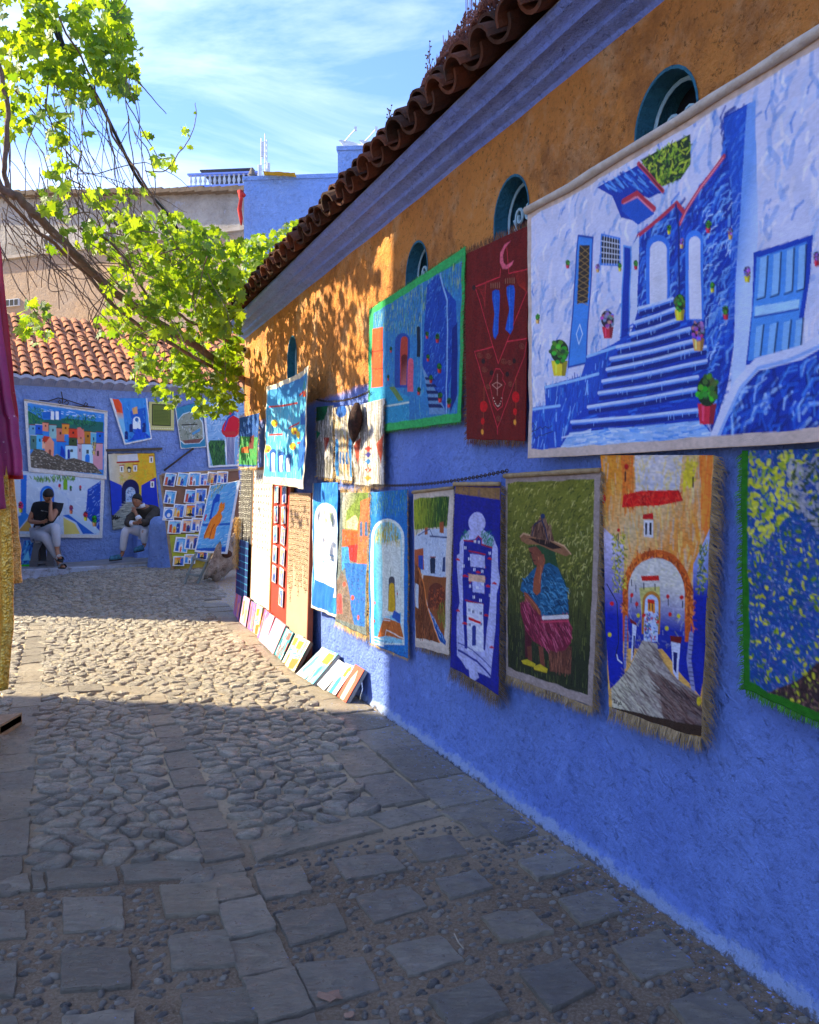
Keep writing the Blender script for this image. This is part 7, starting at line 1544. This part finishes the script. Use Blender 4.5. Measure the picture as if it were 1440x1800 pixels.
sh = {'a': (V(-.09, .03, .56), (.165, .14)), 'b': (V(-.10, .055, .68), (.150, .118)), 'c': (V(-.03, .035, .84), (.168, .128)), 'd': (V(.0, .0, .965), (.178, .13)), 'n': (V(.03, -.035, 1.045), .088), 'l': (V(-.172, -.0, .985), .095), 'l2': (V(-.218, -.045, .85), .070), 'r': (V(.185, -.02, .975), .095), 'r2': (V(.21, -.15, .87), .070)}
wadd(skinned(sh, [('a', 'b'), ('b', 'c'), ('c', 'd'), ('d', 'n'), ('d', 'l'), ('l', 'l2'), ('d', 'r'), ('r', 'r2')], 'c'), o).build('t_shirt', M_BLK, t, True)
b = MB()
for i, w in enumerate((.018, .016, .012, .010, .010, .008)): b.box(Vector((-.025+i*.021, -.135, .925-i*.004))+o, (w*.8, .004, .016 if i < 2 else .011))
b.build('shirt_print', simple('grey_print', (.35, .35, .36)), t)
tr = {k: N[k] for k in ('pel', 'hA', 'kA', 'mA', 'hB', 'kB', 'mB')}; tr = {k: (p, (tuple(x*1.16+.004 for x in r) if isinstance(r, tuple) else r*1.2+.006)) for k, (p, r) in tr.items()}
tr['eA'] = (V(.372, -.455, .33), .052); tr['eB'] = (V(.345, -.385, .16), .052)
wadd(skinned(tr, [('pel', 'hA'), ('hA', 'kA'), ('kA', 'mA'), ('mA', 'eA'), ('pel', 'hB'), ('hB', 'kB'), ('kB', 'mB'), ('mB', 'eB')], 'pel'), o).build('trousers', M_GRYT, t, True)
def slide(p0, d, up, par, off, trainer=False):
    d = Vector(d).normalized(); up = Vector(up); up = (up-d*up.dot(d)).normalized(); sd = d.cross(up); p0 = Vector(p0)+off; b = MB()
    sole = lambda w, z: [p0+d*(.02+.13*math.cos(a)*(1 if math.cos(a) > 0 else .85))+sd*(w*math.sin(a)*(1 if math.cos(a) > -.2 else .8))+up*z for a in [2*math.pi*k/18 for k in range(18)]]
    b.loft([sole(.05, -.05), sole(.052, -.028)]); b.build('sole', M_SOLE, par, True)
    b = MB()
    if trainer: b.loft([sole(.05, -.03), sole(.047, .0), [q-d*.02 for q in sole(.036, .035)], [p0-d*.06+(q-p0)*.45 for q in sole(.05, .10)]]); b.build('shoe_upper', M_TRN, par, True); return
    for i in range(7):
        pass
    arc_ = [[p0+d*(x)+sd*(.054*math.cos(a))+up*(-.03+.062*math.sin(a)) for a in [math.pi*k/10 for k in range(11)]] for x in (.0, .10)]
    b.loft(arc_, False); b.build('strap', M_SOLE, par, True)
    for i in range(4):
        x = .012+i*.022; b = MB(); b.loft([[p0+d*q+sd*(.0555*math.cos(a))+up*(-.03+.0645*math.sin(a)) for a in [math.pi*k/10 for k in range(11)]] for q in (x, x+.010)], False); b.build('stripe', M_STR, par, True)
slide((.44, -.555, .205), (.6, -.62, -.28), (.2, -.25, .9), t, o); slide((.44, -.465, .052), (.62, -.6, -.02), (0, 0, 1), t, o)
# man in the brown jacket
o = at(218, 983, 14.3)+Vector((0, 0, -.02)); t = thing('person', 'man in brown jacket and white trousers resting his chin on his hand', 'person', o)
N = {'pel': (V(.42, .16, .50), (.14, .12)), 'sp1': (V(.43, .15, .64), (.12, .095)), 'sp2': (V(.42, .07, .78), (.14, .105)), 'ch': (V(.40, .0, .87), (.14, .10)), 'nk': (V(.35, -.08, .95), .05), 'nk2': (V(.32, -.12, .99), .048),
     'sL': (V(.24, -.03, .86), .06), 'eL': (V(.14, -.24, .65), .043), 'wL': (V(.30, -.36, .665), .028), 'sR': (V(.55, .0, .87), .062), 'eR': (V(.45, -.30, .64), .043), 'wR': (V(.32, -.30, .80), .028),
     'hA': (V(.33, .06, .50), .09), 'kA': (V(.12, -.26, .56), .064), 'mA': (V(.08, -.24, .36), .05), 'aA': (V(.04, -.19, .12), .034), 'tA': (V(-.03, -.28, .05), (.04, .03)), 'uA': (V(-.08, -.34, .03), (.04, .02)),
     'hB': (V(.47, .04, .50), .09), 'kB': (V(.42, -.24, .54), .064), 'mB': (V(.41, -.18, .42), .05), 'aB': (V(.39, -.10, .27), .034), 'tB': (V(.34, -.20, .20), (.04, .03)), 'uB': (V(.31, -.27, .18), (.04, .02))}
E = [('pel', 'sp1'), ('sp1', 'sp2'), ('sp2', 'ch'), ('ch', 'nk'), ('nk', 'nk2'), ('ch', 'sL'), ('sL', 'eL'), ('eL', 'wL'), ('ch', 'sR'), ('sR', 'eR'), ('eR', 'wR'), ('pel', 'hA'), ('hA', 'kA'), ('kA', 'mA'), ('mA', 'aA'), ('aA', 'tA'), ('tA', 'uA'), ('pel', 'hB'), ('hB', 'kB'), ('kB', 'mB'), ('mB', 'aB'), ('aB', 'tB'), ('tB', 'uB')]
hand(N, E, 'wL', 'pL', (.35, -.37, .675), (.95, 0, .15), (0, -.5, .85)); hand(N, E, 'wR', 'pR', (.285, -.295, .87), (-.35, .15, 1), (1, -.1, .2))
B_ = skinned(N, E, 'pel'); hc = Vector((.29, -.19, 1.04)); f, u, s = head(B_, hc, (-.15, -.97, -.12), (.05, -.1, 1), .092); wadd(B_, o).build('body', M_SKIN, t, True)
hb = hair_cap(hc, f, u, s, .095); wadd(hb, o).build('hair', M_HAIR, t, True); eyes(hc+o, f, u, s, .092, t)
jk = {'a': (V(.42, .16, .54), (.16, .135)), 'b': (V(.43, .14, .65), (.15, .125)), 'c': (V(.42, .065, .78), (.165, .13)), 'd': (V(.40, .0, .87), (.165, .12)), 'n': (V(.375, -.05, .93), .085), 'l': (V(.235, -.03, .86), .085), 'le': (V(.135, -.23, .65), .078), 'lw': (V(.235, -.325, .66), .055), 'r': (V(.56, .0, .87), .085), 're': (V(.46, -.29, .635), .080), 'rw': (V(.375, -.31, .72), .058)}
wadd(skinned(jk, [('a', 'b'), ('b', 'c'), ('c', 'd'), ('d', 'n'), ('d', 'l'), ('l', 'le'), ('le', 'lw'), ('d', 'r'), ('r', 're'), ('re', 'rw')], 'c'), o).build('jacket', M_JAC, t, True)
for a_, b_ in (((.24, -.328, .66), (.285, -.352, .663)), ((.372, -.312, .725), (.335, -.304, .78))):
    b = MB(); b.tube([Vector(a_)+o, Vector(b_)+o], [.052, .044], 10); b.build('cuff', M_WSH, t, True)
b = MB(); b.tube([Vector((.34, -.09, .93))+o, Vector((.33, -.105, .985))+o], [.072, .062], 12); b.build('collar', M_WSH, t, True)
tr = {k: N[k] for k in ('pel', 'hA', 'kA', 'mA', 'hB', 'kB', 'mB')}; tr = {k: (p, (tuple(x*1.16+.004 for x in r) if isinstance(r, tuple) else r*1.2+.006)) for k, (p, r) in tr.items()}
tr['eA'] = (V(.05, -.205, .17), .056); tr['eB'] = (V(.395, -.12, .31), .054)
wadd(skinned(tr, [('pel', 'hA'), ('hA', 'kA'), ('kA', 'mA'), ('mA', 'eA'), ('pel', 'hB'), ('hB', 'kB'), ('kB', 'mB'), ('mB', 'eB')], 'pel'), o).build('trousers', M_WHT, t, True)
slide((-.02, -.275, .075), (-.62, -.75, -.05), (0, 0, 1), t, o, True); slide((.35, -.20, .225), (-.4, -.85, -.1), (0, 0, 1), t, o, True)
# ------------------------------------------------------------------ the grape vine over the alley
def leaf_mat(name, a, b, tr):
    m = NT(name); r = m.rand(); k = m.ramp(r, [(0., a), (.55, b), (1., tuple(x*.6 for x in a))]); k = m.mix(m.ramp(m.noise(m.pos(), 30, 3), [(.4, 0.), (.8, .3)]), k, (.16, .13, .02))
    m.col(k); m.rough(.5, .4)
    t = m.n('ShaderNodeBsdfTranslucent', {'Color': m.mix(1., k, tr, 'MULTIPLY')}); x = m.n('ShaderNodeMixShader', {0: .5}); m.l(m.b.outputs[0], x.inputs[1]); m.l(t.outputs[0], x.inputs[2]); m.l(x.outputs[0], m.out.inputs[0]); return m.mat
M_LEAF = leaf_mat('vine_leaf', (.05, .15, .014), (.17, .31, .018), (3.2, 2.3, .7)); M_TWIG = simple('vine_bark', (.12, .075, .055), (.20, .13, .10), 20, .9, .8, 60)
def leaf_shape(k):
    random.seed(90+k); pts = []; lobes = [(-150, .62), (-122, .50), (-95, .84), (-68, .60), (-48, .95), (-22, .66), (0, 1.08), (22, .66), (48, .95), (68, .60), (95, .84), (122, .50), (150, .62), (180, .16)]
    full = []
    for i in range(len(lobes)):
        a, r = lobes[i]; a2, r2 = lobes[(i+1) % len(lobes)]; a2 = a2 if a2 > a else a2+360; full.append((a, r*rnd(.9, 1.1))); full.append(((a+a2)/2, (r+r2)/2*rnd(.8, 1.02)))
    vs = [Vector((0, 0, .0))]
    for a, r in full: q = Vector((r*math.sin(R(a)), r*math.cos(R(a))+.15, 0))*.5; q.z = -.16*abs(q.x)**1.3+rnd(-.02, .02)-.10*q.y*q.y; vs.append(q)
    n = len(full); return vs, [(0, i+1, (i+1) % n+1) for i in range(n)]
LS = [leaf_shape(k) for k in range(4)]; random.seed(21)
LM = [mesh('leaf', v, f, M_LEAF) for v, f in LS]
CL = [(30, 30, 70, 60, 190), (110, 60, 80, 70, 230), (180, 50, 50, 60, 150), (60, 120, 75, 50, 160), (150, 130, 60, 50, 130), (205, 110, 40, 60, 80), (30, 190, 45, 45, 60), (105, 205, 45, 45, 60), (225, 140, 22, 30, 26), (120, 260, 40, 35, 26), (20, 230, 25, 30, 16), (95, 330, 28, 45, 44), (140, 250, 30, 25, 18), (200, 80, 30, 90, 70),
      (165, 345, 32, 18, 18), (285, 290, 34, 20, 22), (255, 250, 18, 18, 6), (330, 235, 12, 30, 5), (235, 345, 35, 25, 16), (60, 565, 32, 38, 62), (110, 400, 40, 40, 22),
      (210, 415, 60, 40, 150), (285, 420, 65, 50, 240), (350, 450, 60, 55, 290), (250, 500, 70, 50, 210), (330, 530, 75, 60, 380), (400, 540, 48, 70, 330), (215, 570, 45, 32, 70), (290, 610, 60, 50, 240), (360, 640, 60, 55, 330), (405, 655, 28, 60, 170), (320, 690, 50, 30, 90), (370, 710, 40, 22, 60), (255, 660, 22, 25, 28), (430, 470, 40, 50, 330), (480, 440, 45, 36, 330), (525, 412, 32, 24, 160)]
leaves = []
for (cx, cy, rx, ry, n) in CL:
    for _ in range(int(n*1.3)):
        a = rnd(0, 6.28); q = math.sqrt(random.random()); q = q**.9; px, py = cx+rx*q*math.cos(a)*1.05, cy+ry*q*math.sin(a)*1.05
        if px < 240 and py < 420: Y = rnd(6.3, 7.5)
        elif px > 426: Y = rnd(10.15, 11.3)
        else: Y = rnd(6.9, 9.0) if py < 590 else rnd(8.8, 9.8)
        if noise.noise(Vector((px*.026, py*.026, Y*1.3))) < (-.16 if py > 400 else -.10): continue
        p = at(px, py, Y)
        leaves.append((p, rnd(.075, .155)*(1 if py > 300 else 1.08)))
random.shuffle(leaves)
vine = thing('grape_vine', 'bright green grape vine with bare twigs arching over the alley', 'vine', at(430, 700, 10.3))
leaves.sort(key=lambda t: -t[1]/t[0].y); fol = MB(); V0 = wloc(vine)
for i, (p, sz) in enumerate(leaves):
    k = random.randrange(4); rot = Matrix.Rotation(rnd(0, 6.28), 4, 'Z') @ Matrix.Rotation(rnd(.5, 1.7), 4, 'X') @ Matrix.Rotation(rnd(-.8, .8)+math.pi, 4, 'Z') @ Matrix.Rotation(rnd(-.4, .4), 4, 'Y')
    if i < 296: put('leaf', LM[k], vine, p-V0, rot.to_euler(), (sz, sz, sz))
    else:
        M_ = Matrix.Translation(p) @ rot @ Matrix.Scale(sz, 4); fol.add([M_ @ v for v in LS[k][0]], LS[k][1])
o = fol.build('leaf_mass', M_LEAF, vine); o['kind'] = 'stuff'
def curve(pts, n=6):
    out = []; P = [Vector(p) for p in pts]
    for i in range(len(P)-1):
        a, b_, c, d = P[max(i-1, 0)], P[i], P[i+1], P[min(i+2, len(P)-1)]
        for k in range(n):
            t = k/n; out.append(.5*((2*b_)+(c-a)*t+(2*a-5*b_+4*c-d)*t*t+(3*b_-a-3*c+d)*t*t*t))
    out.append(P[-1]); return out
def stem(pxs, r0, r1, name, wob=.03, mat=None):
    pts = curve([at(*q) for q in pxs], 7); n = len(pts); pts = [p+Vector((noise.noise(Vector((i*.35, px_, 0))), noise.noise(Vector((i*.35, px_, 5))), noise.noise(Vector((i*.35, px_, 9)))))*wob for i, (p, px_) in enumerate(zip(pts, [pxs[0][0]]*n))]
    b = MB(); b.tube(pts, [r0+(r1-r0)*i/(n-1) for i in range(n)], 7); b.build(name, mat or M_TWIG, vine, True); return pts
main = [stem([(-60, 250, 6.3), (5, 330, 6.5), (35, 350, 6.6), (70, 385, 6.8), (120, 435, 7.1), (170, 485, 7.4), (230, 535, 7.8), (300, 580, 8.3), (370, 625, 9.0), (425, 665, 10.0), (436, 720, 10.4), (440, 900, 10.5), (445, 1080, 10.5)], .032, .045, 'trunk'),
        stem([(0, 340, 6.5), (60, 400, 6.9), (140, 470, 7.3), (220, 555, 7.7), (310, 610, 8.3), (400, 660, 9.6)], .014, .02, 'branch'),
        stem([(-30, 60, 6.3), (10, 160, 6.4), (12, 240, 6.4), (8, 310, 6.5), (30, 350, 6.6)], .018, .02, 'branch'),
        stem([(60, -30, 6.6), (120, 60, 6.7), (165, 150, 6.9), (200, 240, 7.2), (240, 300, 7.6), (275, 360, 8.0), (320, 440, 8.4), (380, 560, 9.0)], .008, .012, 'branch'),
        stem([(140, 400, 7.0), (210, 440, 7.3), (260, 520, 7.7), (330, 560, 8.1), (400, 600, 8.8)], .010, .014, 'branch')]
CBT = thing('cable_bundle', 'bundle of black cables running down through the vine from the top left corner', 'cable', at(100, 60, 7.05))
M_CAB = simple('black_cable', (.012, .012, .014), (.02, .02, .022), 10, .5)
for k in range(3):
    b = MB(); d = k*.022; b.tube(curve([at(68+k*4, -30, 7.0), at(98+k*4, 60, 7.05), at(125+k*3, 120, 7.1), at(165+k*2, 165, 7.2), at(205, 240, 7.5), at(245+k, 320, 7.9), at(290, 370, 8.3), at(325, 420, 8.7), at(400, 520, 9.4)], 5), .012+.004*(k == 1), 6); b.build('cable', M_CAB, CBT, True)
random.seed(5)
tw = []
for i in range(150):
    k = random.random()
    if k < .45: a = (rnd(0, 240), rnd(120, 330)); dx, dy = rnd(-30, 120), rnd(90, 260)
    elif k < .8: a = (rnd(-10, 200), rnd(300, 470)); dx, dy = rnd(20, 200), rnd(20, 190)
    else: a = (rnd(180, 380), rnd(380, 640)); dx, dy = rnd(-60, 60), rnd(-60, 120)
    Y = rnd(6.5, 8.2); e = (a[0]+dx, a[1]+dy)
    if e[0] > 420 or e[1] > 735: continue
    m_ = (a[0]+dx*.5+rnd(-30, 30), a[1]+dy*.5+rnd(-35, 45)); pts = curve([at(*a, Y), at(*m_, Y+rnd(-.2, .2)), at(*e, Y+rnd(-.1, .5))], 6)
    pts = [p+Vector((noise.noise(p*4+Vector((i, 0, 0))), noise.noise(p*4+Vector((0, i, 0))), noise.noise(p*4+Vector((0, 0, i)))))*.035 for p in pts]
    b = MB(); r = rnd(.0035, .0075); b.tube(pts, [r*(1-.5*j/len(pts)) for j in range(len(pts))], 4); b.build('twig', M_TWIG, vine); tw.append(pts)
# shoots against the sky
for q in ([(255, 300, 7.6), (290, 300, 7.6), (318, 265, 7.6), (335, 240, 7.6), (345, 205, 7.6), (343, 180, 7.6)], [(240, 140, 6.8), (262, 165, 6.8), (292, 200, 6.8)], [(200, 30, 6.6), (218, 10, 6.6), (228, -10, 6.6)], [(215, 40, 6.6), (225, 60, 6.6), (235, 52, 6.6)]): stem(q, .006, .003, 'shoot', .01)
for px, py, Y, s_ in ((318, 262, 7.6, .06), (332, 240, 7.6, .05), (343, 200, 7.6, .05), (322, 232, 7.6, .05), (336, 262, 7.6, .07), (305, 290, 7.6, .10), (245, 88, 6.7, .10), (250, 98, 6.7, .06), (222, 55, 6.7, .08)):
    rot = Matrix.Rotation(rnd(0, 6), 4, 'Z') @ Matrix.Rotation(rnd(.8, 1.7), 4, 'X'); put('leaf', LM[random.randrange(4)], vine, at(px, py, Y)-V0, rot.to_euler(), (s_,)*3)
# ------------------------------------------------------------------ dry plants on the eave tiles
random.seed(33)
M_DRY = simple('dry_pink_stonecrop', (.36, .15, .12), (.20, .09, .06), 30, .8, var=.4); M_DRYT = simple('dry_weed', (.30, .19, .13), (.16, .09, .06), 20, .9)
for i, (px, py, w, h, lab) in enumerate(((905, 15, .17, .13, 'highest clump of dry pink stonecrop on the eave tiles'), (880, 60, .14, .10, 'dry pink stonecrop just below the highest clump on the eave'), (838, 100, .14, .11, 'middle clump of dry pink stonecrop on the eave tiles'), (805, 130, .12, .09, 'low clump of dry pink stonecrop beside the thin dry stalks'), (765, 172, .08, .06, 'lowest small clump of dry pink stonecrop on the eave'))):
    s_ = WALL.st(px, py, .22)[0]; c = WALL.pt(s_, HR+.31, .24); w *= 1.35; h *= 1.5; b = MB()
    for _ in range(900):
        a = rnd(0, 6.28); r_ = math.sqrt(random.random()); hh = h*(1-r_*r_)*rnd(.1, 1.1); q = c+WALL.es*(w*r_*math.cos(a))-WALL.n*(w*.5*r_*math.sin(a))+Vector((0, 0, hh)); e = rnd(.004, .009)
        b.add([q+Vector((0, 0, e*1.4)), q+Vector((e, 0, 0)), q+Vector((-e*.5, e*.8, 0)), q+Vector((-e*.5, -e*.8, 0)), q-Vector((0, 0, e))], [(0, 1, 2), (0, 2, 3), (0, 3, 1), (4, 2, 1), (4, 3, 2), (4, 1, 3)])
    for _ in range(26): q = c+WALL.es*rnd(-w, w)*.8; b.tube([q, q+Vector((rnd(-.02, .02), 0, h*rnd(.6, 1.6)))], .0022, 3)
    tag(b.build('dry_stonecrop', M_DRY, base=c), lab, 'plant', 'dry stonecrop clumps on the eave tiles', )
for px, py, H_, lab in ((760, 170, .27, 'thin branching dry weed stalk beside the lowest stonecrop clump on the eave'), (690, 222, .15, 'tiny lone dry weed stalk standing on the eave tiles farther down'), (855, 60, .30, 'tall thin dry weed stalk rising above the stonecrop near the top'), (925, 0, .3, 'dry weed stalk at the top edge of the photo on the tiles')):
    s_ = WALL.st(px, py, .22)[0]; c = WALL.pt(s_, HR+.28, .24); b = MB(); tip = c+Vector((rnd(-.02, .02), 0, H_)); b.tube([c, c.lerp(tip, .5)+WALL.es*rnd(-.015, .015), tip], [.003, .0025, .0015], 4)
    for k in range(14): q = c.lerp(tip, rnd(.3, .95)); e = q+WALL.es*rnd(-.05, .05)+Vector((0, 0, rnd(.02, .06))); b.tube([q, e], .0015, 3); b.ell(e, (.006, .006, .005), 5, 3)
    tag(b.build('dry_weed', M_DRYT, base=c), lab, 'plant', 'dry weed stalks on the eave')
# turquoise sheet over the tiles
b = MB(); rows = []
up_ = [(540, 410), (553, 385), (572, 357), (592, 336), (608, 322), (622, 317)]; lo_ = [(548, 408), (568, 392), (588, 372), (606, 352), (618, 338), (626, 328)]
for j in range(7):
    v = j/6; row = []
    for i in range(26):
        u = i/25*5; k = min(4, int(u)); f_ = u-k; a = (up_[k][0]+(up_[k+1][0]-up_[k][0])*f_, up_[k][1]+(up_[k+1][1]-up_[k][1])*f_); c = (lo_[k][0]+(lo_[k+1][0]-lo_[k][0])*f_, lo_[k][1]+(lo_[k+1][1]-lo_[k][1])*f_)
        q = (a[0]+(c[0]-a[0])*v, a[1]+(c[1]-a[1])*v); off_ = -.12+.34*v; row.append(WALL.pt(*WALL.st(*q, off_), off_)+Vector((0, 0, .02*noise.noise(Vector((i*.6, j*.5, 0))))))
    rows.append(row)
b.add([p for r_ in rows for p in r_], [(j*26+i, j*26+i+1, (j+1)*26+i+1, (j+1)*26+i) for j in range(6) for i in range(25)])
tag(b.build('tarpaulin', simple('turquoise_tarpaulin', (.03, .38, .48), (.02, .28, .38), 9, .5, .3, 20), None, True), 'turquoise tarpaulin folded over the eave tiles in front of the blue house', 'tarpaulin')
b = MB(); b.tube([at(422, 335, 20.2), at(424, 350, 20.2), at(421, 368, 20.2), at(424, 385, 20.2), at(424, 396, 20.2)], [.07, .05, .06, .05, .02], 6); b.tube([at(424, 338, 20.2), at(430, 345, 20.2)], .05, 5)
tag(b.build('red_cloth', simple('red_rag', (.5, .04, .04), (.35, .02, .02), 10, .9), None, True), 'red cloth hanging at the left corner of the blue house', 'cloth')
# ------------------------------------------------------------------ garments hanging at the left edge
def drape(name, label, x0, xr, Y, zt_, zb, mat, pleats, amp, depth=.0, group=None, rag=.02, cat='garment', slant=0.):
    """cloth hanging in folds: xr(v) is its right edge, v = 0 top .. 1 bottom"""
    nu, nv = 70, 50; vs = []
    for s_ in (0, 1):
        for j in range(nv):
            v = j/(nv-1); r_ = xr(v); l_ = x0
            for i in range(nu):
                u = i/(nu-1); ph = u*pleats*6.28+.7*math.sin(v*3); y = Y+amp*(.4+.6*v)*math.sin(ph)+.012*noise.noise(Vector((u*6, v*5, 1)))+slant*(u-.5)+s_*.005
                z = zt_+(zb-zt_)*v-(rag*v*noise.noise(Vector((u*9, 0, 3)))); vs.append(Vector((l_+(r_-l_)*u+.006*noise.noise(Vector((u*3, v*9, 5))), y, z)))
    N2 = nu*nv; fs = [(j*nu+i, (j+1)*nu+i, (j+1)*nu+i+1, j*nu+i+1) for j in range(nv-1) for i in range(nu-1)]; fs += [tuple(N2+k for k in reversed(f)) for f in fs]
    fs += [(j*nu+nu-1, (j+1)*nu+nu-1, N2+(j+1)*nu+nu-1, N2+j*nu+nu-1) for j in range(nv-1)]+[((nv-1)*nu+i, N2+(nv-1)*nu+i, N2+(nv-1)*nu+i+1, (nv-1)*nu+i+1) for i in range(nu-1)]
    b = MB(); b.add(vs, fs); return tag(b.build(name, mat, None, True, base=(x0, Y, zt_)), label, cat, group)
def sheer(name, c, c2, gold):
    m = NT(name); p = m.obj(); k = m.mix(m.ramp(m.noise(p, 5, 4), [(.35, 0.), (.65, 1.)]), c, c2); vo = m.n('ShaderNodeTexVoronoi', {'Vector': p, 'Scale': 26.}).outputs['Distance']
    k = m.mix(m.math('MULTIPLY', m.ramp(vo, [(.10, 1.), (.17, 0.)]), m.ramp(m.noise(p, 7, 3), [(.5, 0.), (.6, .9)])), k, gold); k = m.mix(m.ramp(m.noise(p, 40, 4, .7), [(.58, 0.), (.66, .5)]), k, tuple(x*.5 for x in c)); m.col(k); m.rough(.5, .5); m.bump(m.noise(p, 150, 3), .5, .003); return m.mat
def sequin(name, c, c2):
    m = NT(name); p = m.obj(); vo = m.n('ShaderNodeTexVoronoi', {'Vector': p, 'Scale': 95.}); k = m.mix(m.ramp(vo.outputs['Color'], [(.3, 0.), (.7, 1.)]), c, c2); w = m.noise(p, 24, 4, .7); k = m.mix(m.ramp(w, [(.5, 0.), (.62, .6)]), k, tuple(x*.4 for x in c)); m.col(k); m.b.inputs['Metallic'].default_value = .55; m.rough(.38, .6); m.bump(vo.outputs['Distance'], .9, .006); return m.mat
g = 'garments hung at the left edge'
drape('hanging_scarf', 'bright red embroidered scarf hanging behind the magenta one at the left edge', -2.95, lambda v: -2.36+.135*v, 4.72, 3.0, 1.62, sheer('red_sheer', (.52, .015, .03), (.40, .01, .03), (.6, .25, .15)), 7, .018, group=g)
drape('hanging_scarf', 'magenta sheer scarf with scalloped embroidered hem at the left edge', -2.9, lambda v: -2.31+.125*min(1, v*1.1)**1.3+(.012 if v > .7 else 0), 4.60, 2.75, 1.64, sheer('magenta_sheer', (.42, .035, .14), (.30, .03, .12), (.62, .40, .42)), 8, .022, group=g)
drape('hanging_scarf', 'deep plum lace scarf, lowest hem of the scarves at the left edge', -2.9, lambda v: -2.30+.085*v, 4.50, 2.3, 1.455, sheer('plum_lace', (.22, .012, .06), (.30, .03, .10), (.5, .32, .3)), 7, .02, group=g)
drape('hanging_robe', 'tan gold robe with a sequined front hanging below the magenta scarves', -2.9, lambda v: -2.30+.055*v, 4.75, 1.72, 1.02, sequin('tan_gold', (.80, .42, .09), (.85, .52, .17)), 6, .02, group=g)
drape('hanging_robe', 'long gold sequined robe reaching lowest at the left edge', -2.9, lambda v: -2.262+.036*math.sin(v*2.9), 4.60, 1.70, .44, sequin('gold_sequins', (.80, .40, .03), (.9, .60, .14)), 6, .025, group=g)
drape('hanging_rug', 'orange red patterned rug with frayed edge hanging low at the left edge', -3.0, lambda v: -2.57+.05*v, 5.0, 1.0, .10, sheer('orange_rug', (.50, .08, .03), (.42, .05, .025), (.05, .10, .10)), 3, .01, rag=.01, cat='rug')
t = thing('garment_rail', 'metal rail and post that the scarves and robes hang from', 'clothes rail', (-2.95, 4.62, 0))
b = MB(); b.tube([(-3.0, 4.62, 3.02), (-2.42, 4.62, 3.02)], .015, 8); b.build('rail', M_IRON, t); b = MB(); b.tube([(-2.95, 4.62, 0), (-2.95, 4.62, 3.02)], .02, 8); b.build('post', M_IRON, t)
for i, (x, z1) in enumerate(((-2.6, 2.98), (-2.75, 2.98))): b = MB(); b.tube([(x, 4.62, 3.02), (x, 4.6, 2.74)], .004, 5); b.build('hook', M_IRON, t)
t = thing('wooden_platform', 'low worn wooden platform at the bottom left edge under the orange rug', 'platform', (-2.8, 4.8, 0))
for i in range(4): b = MB(); b.box((-2.95+.0*i, 4.35+.30*i, .055), (.80, .285, .05), None, .004); b.build('plank', M_WOODG, t)
b = MB(); b.box((-2.565, 4.8, .045), (.03, 1.2, .09)); b.build('edge_board', M_WOODG, t)
# ------------------------------------------------------------------ litter
def scrap(px, py, sz, label, mat, name='dead_leaf', cat='leaf', k=0):
    c = gnd(px, py, .016); random.seed(k); n = 12; b = MB(); ring = [c+Vector((sz*rnd(.6, 1.15)*math.cos(2*math.pi*i/n), sz*.75*rnd(.6, 1.1)*math.sin(2*math.pi*i/n), rnd(.0, .008))) for i in range(n)]; b.add([c+Vector((0, 0, .006))]+ring+[r_-Vector((0, 0, .0015)) for r_ in ring], [(0, i+1, (i+1) % n+1) for i in range(n)]+[(i+1, n+i+1, n+(i+1) % n+1, (i+1) % n+1) for i in range(n)]); tag(b.build(name, mat, None), label, cat)
M_DL = simple('dead_leaf', (.34, .20, .13), (.26, .15, .10), 30, .85)
scrap(582, 1752, .042, 'curled brown dead leaf lying on the paving at the bottom centre', M_DL, k=4)
scrap(612, 1785, .018, 'small grey scrap of dead leaf near the bigger one at the bottom', M_DL, k=5)
b = MB(); c = gnd(805, 1655, .018); b.tube([c+Vector((-.01, .05, 0)), c, c+Vector((.016, -.05, .003))], .0022, 4); tag(b.build('twig', simple('pale_straw', (.5, .42, .3))), 'pale straw lying on a paving slab in the foreground', 'twig')
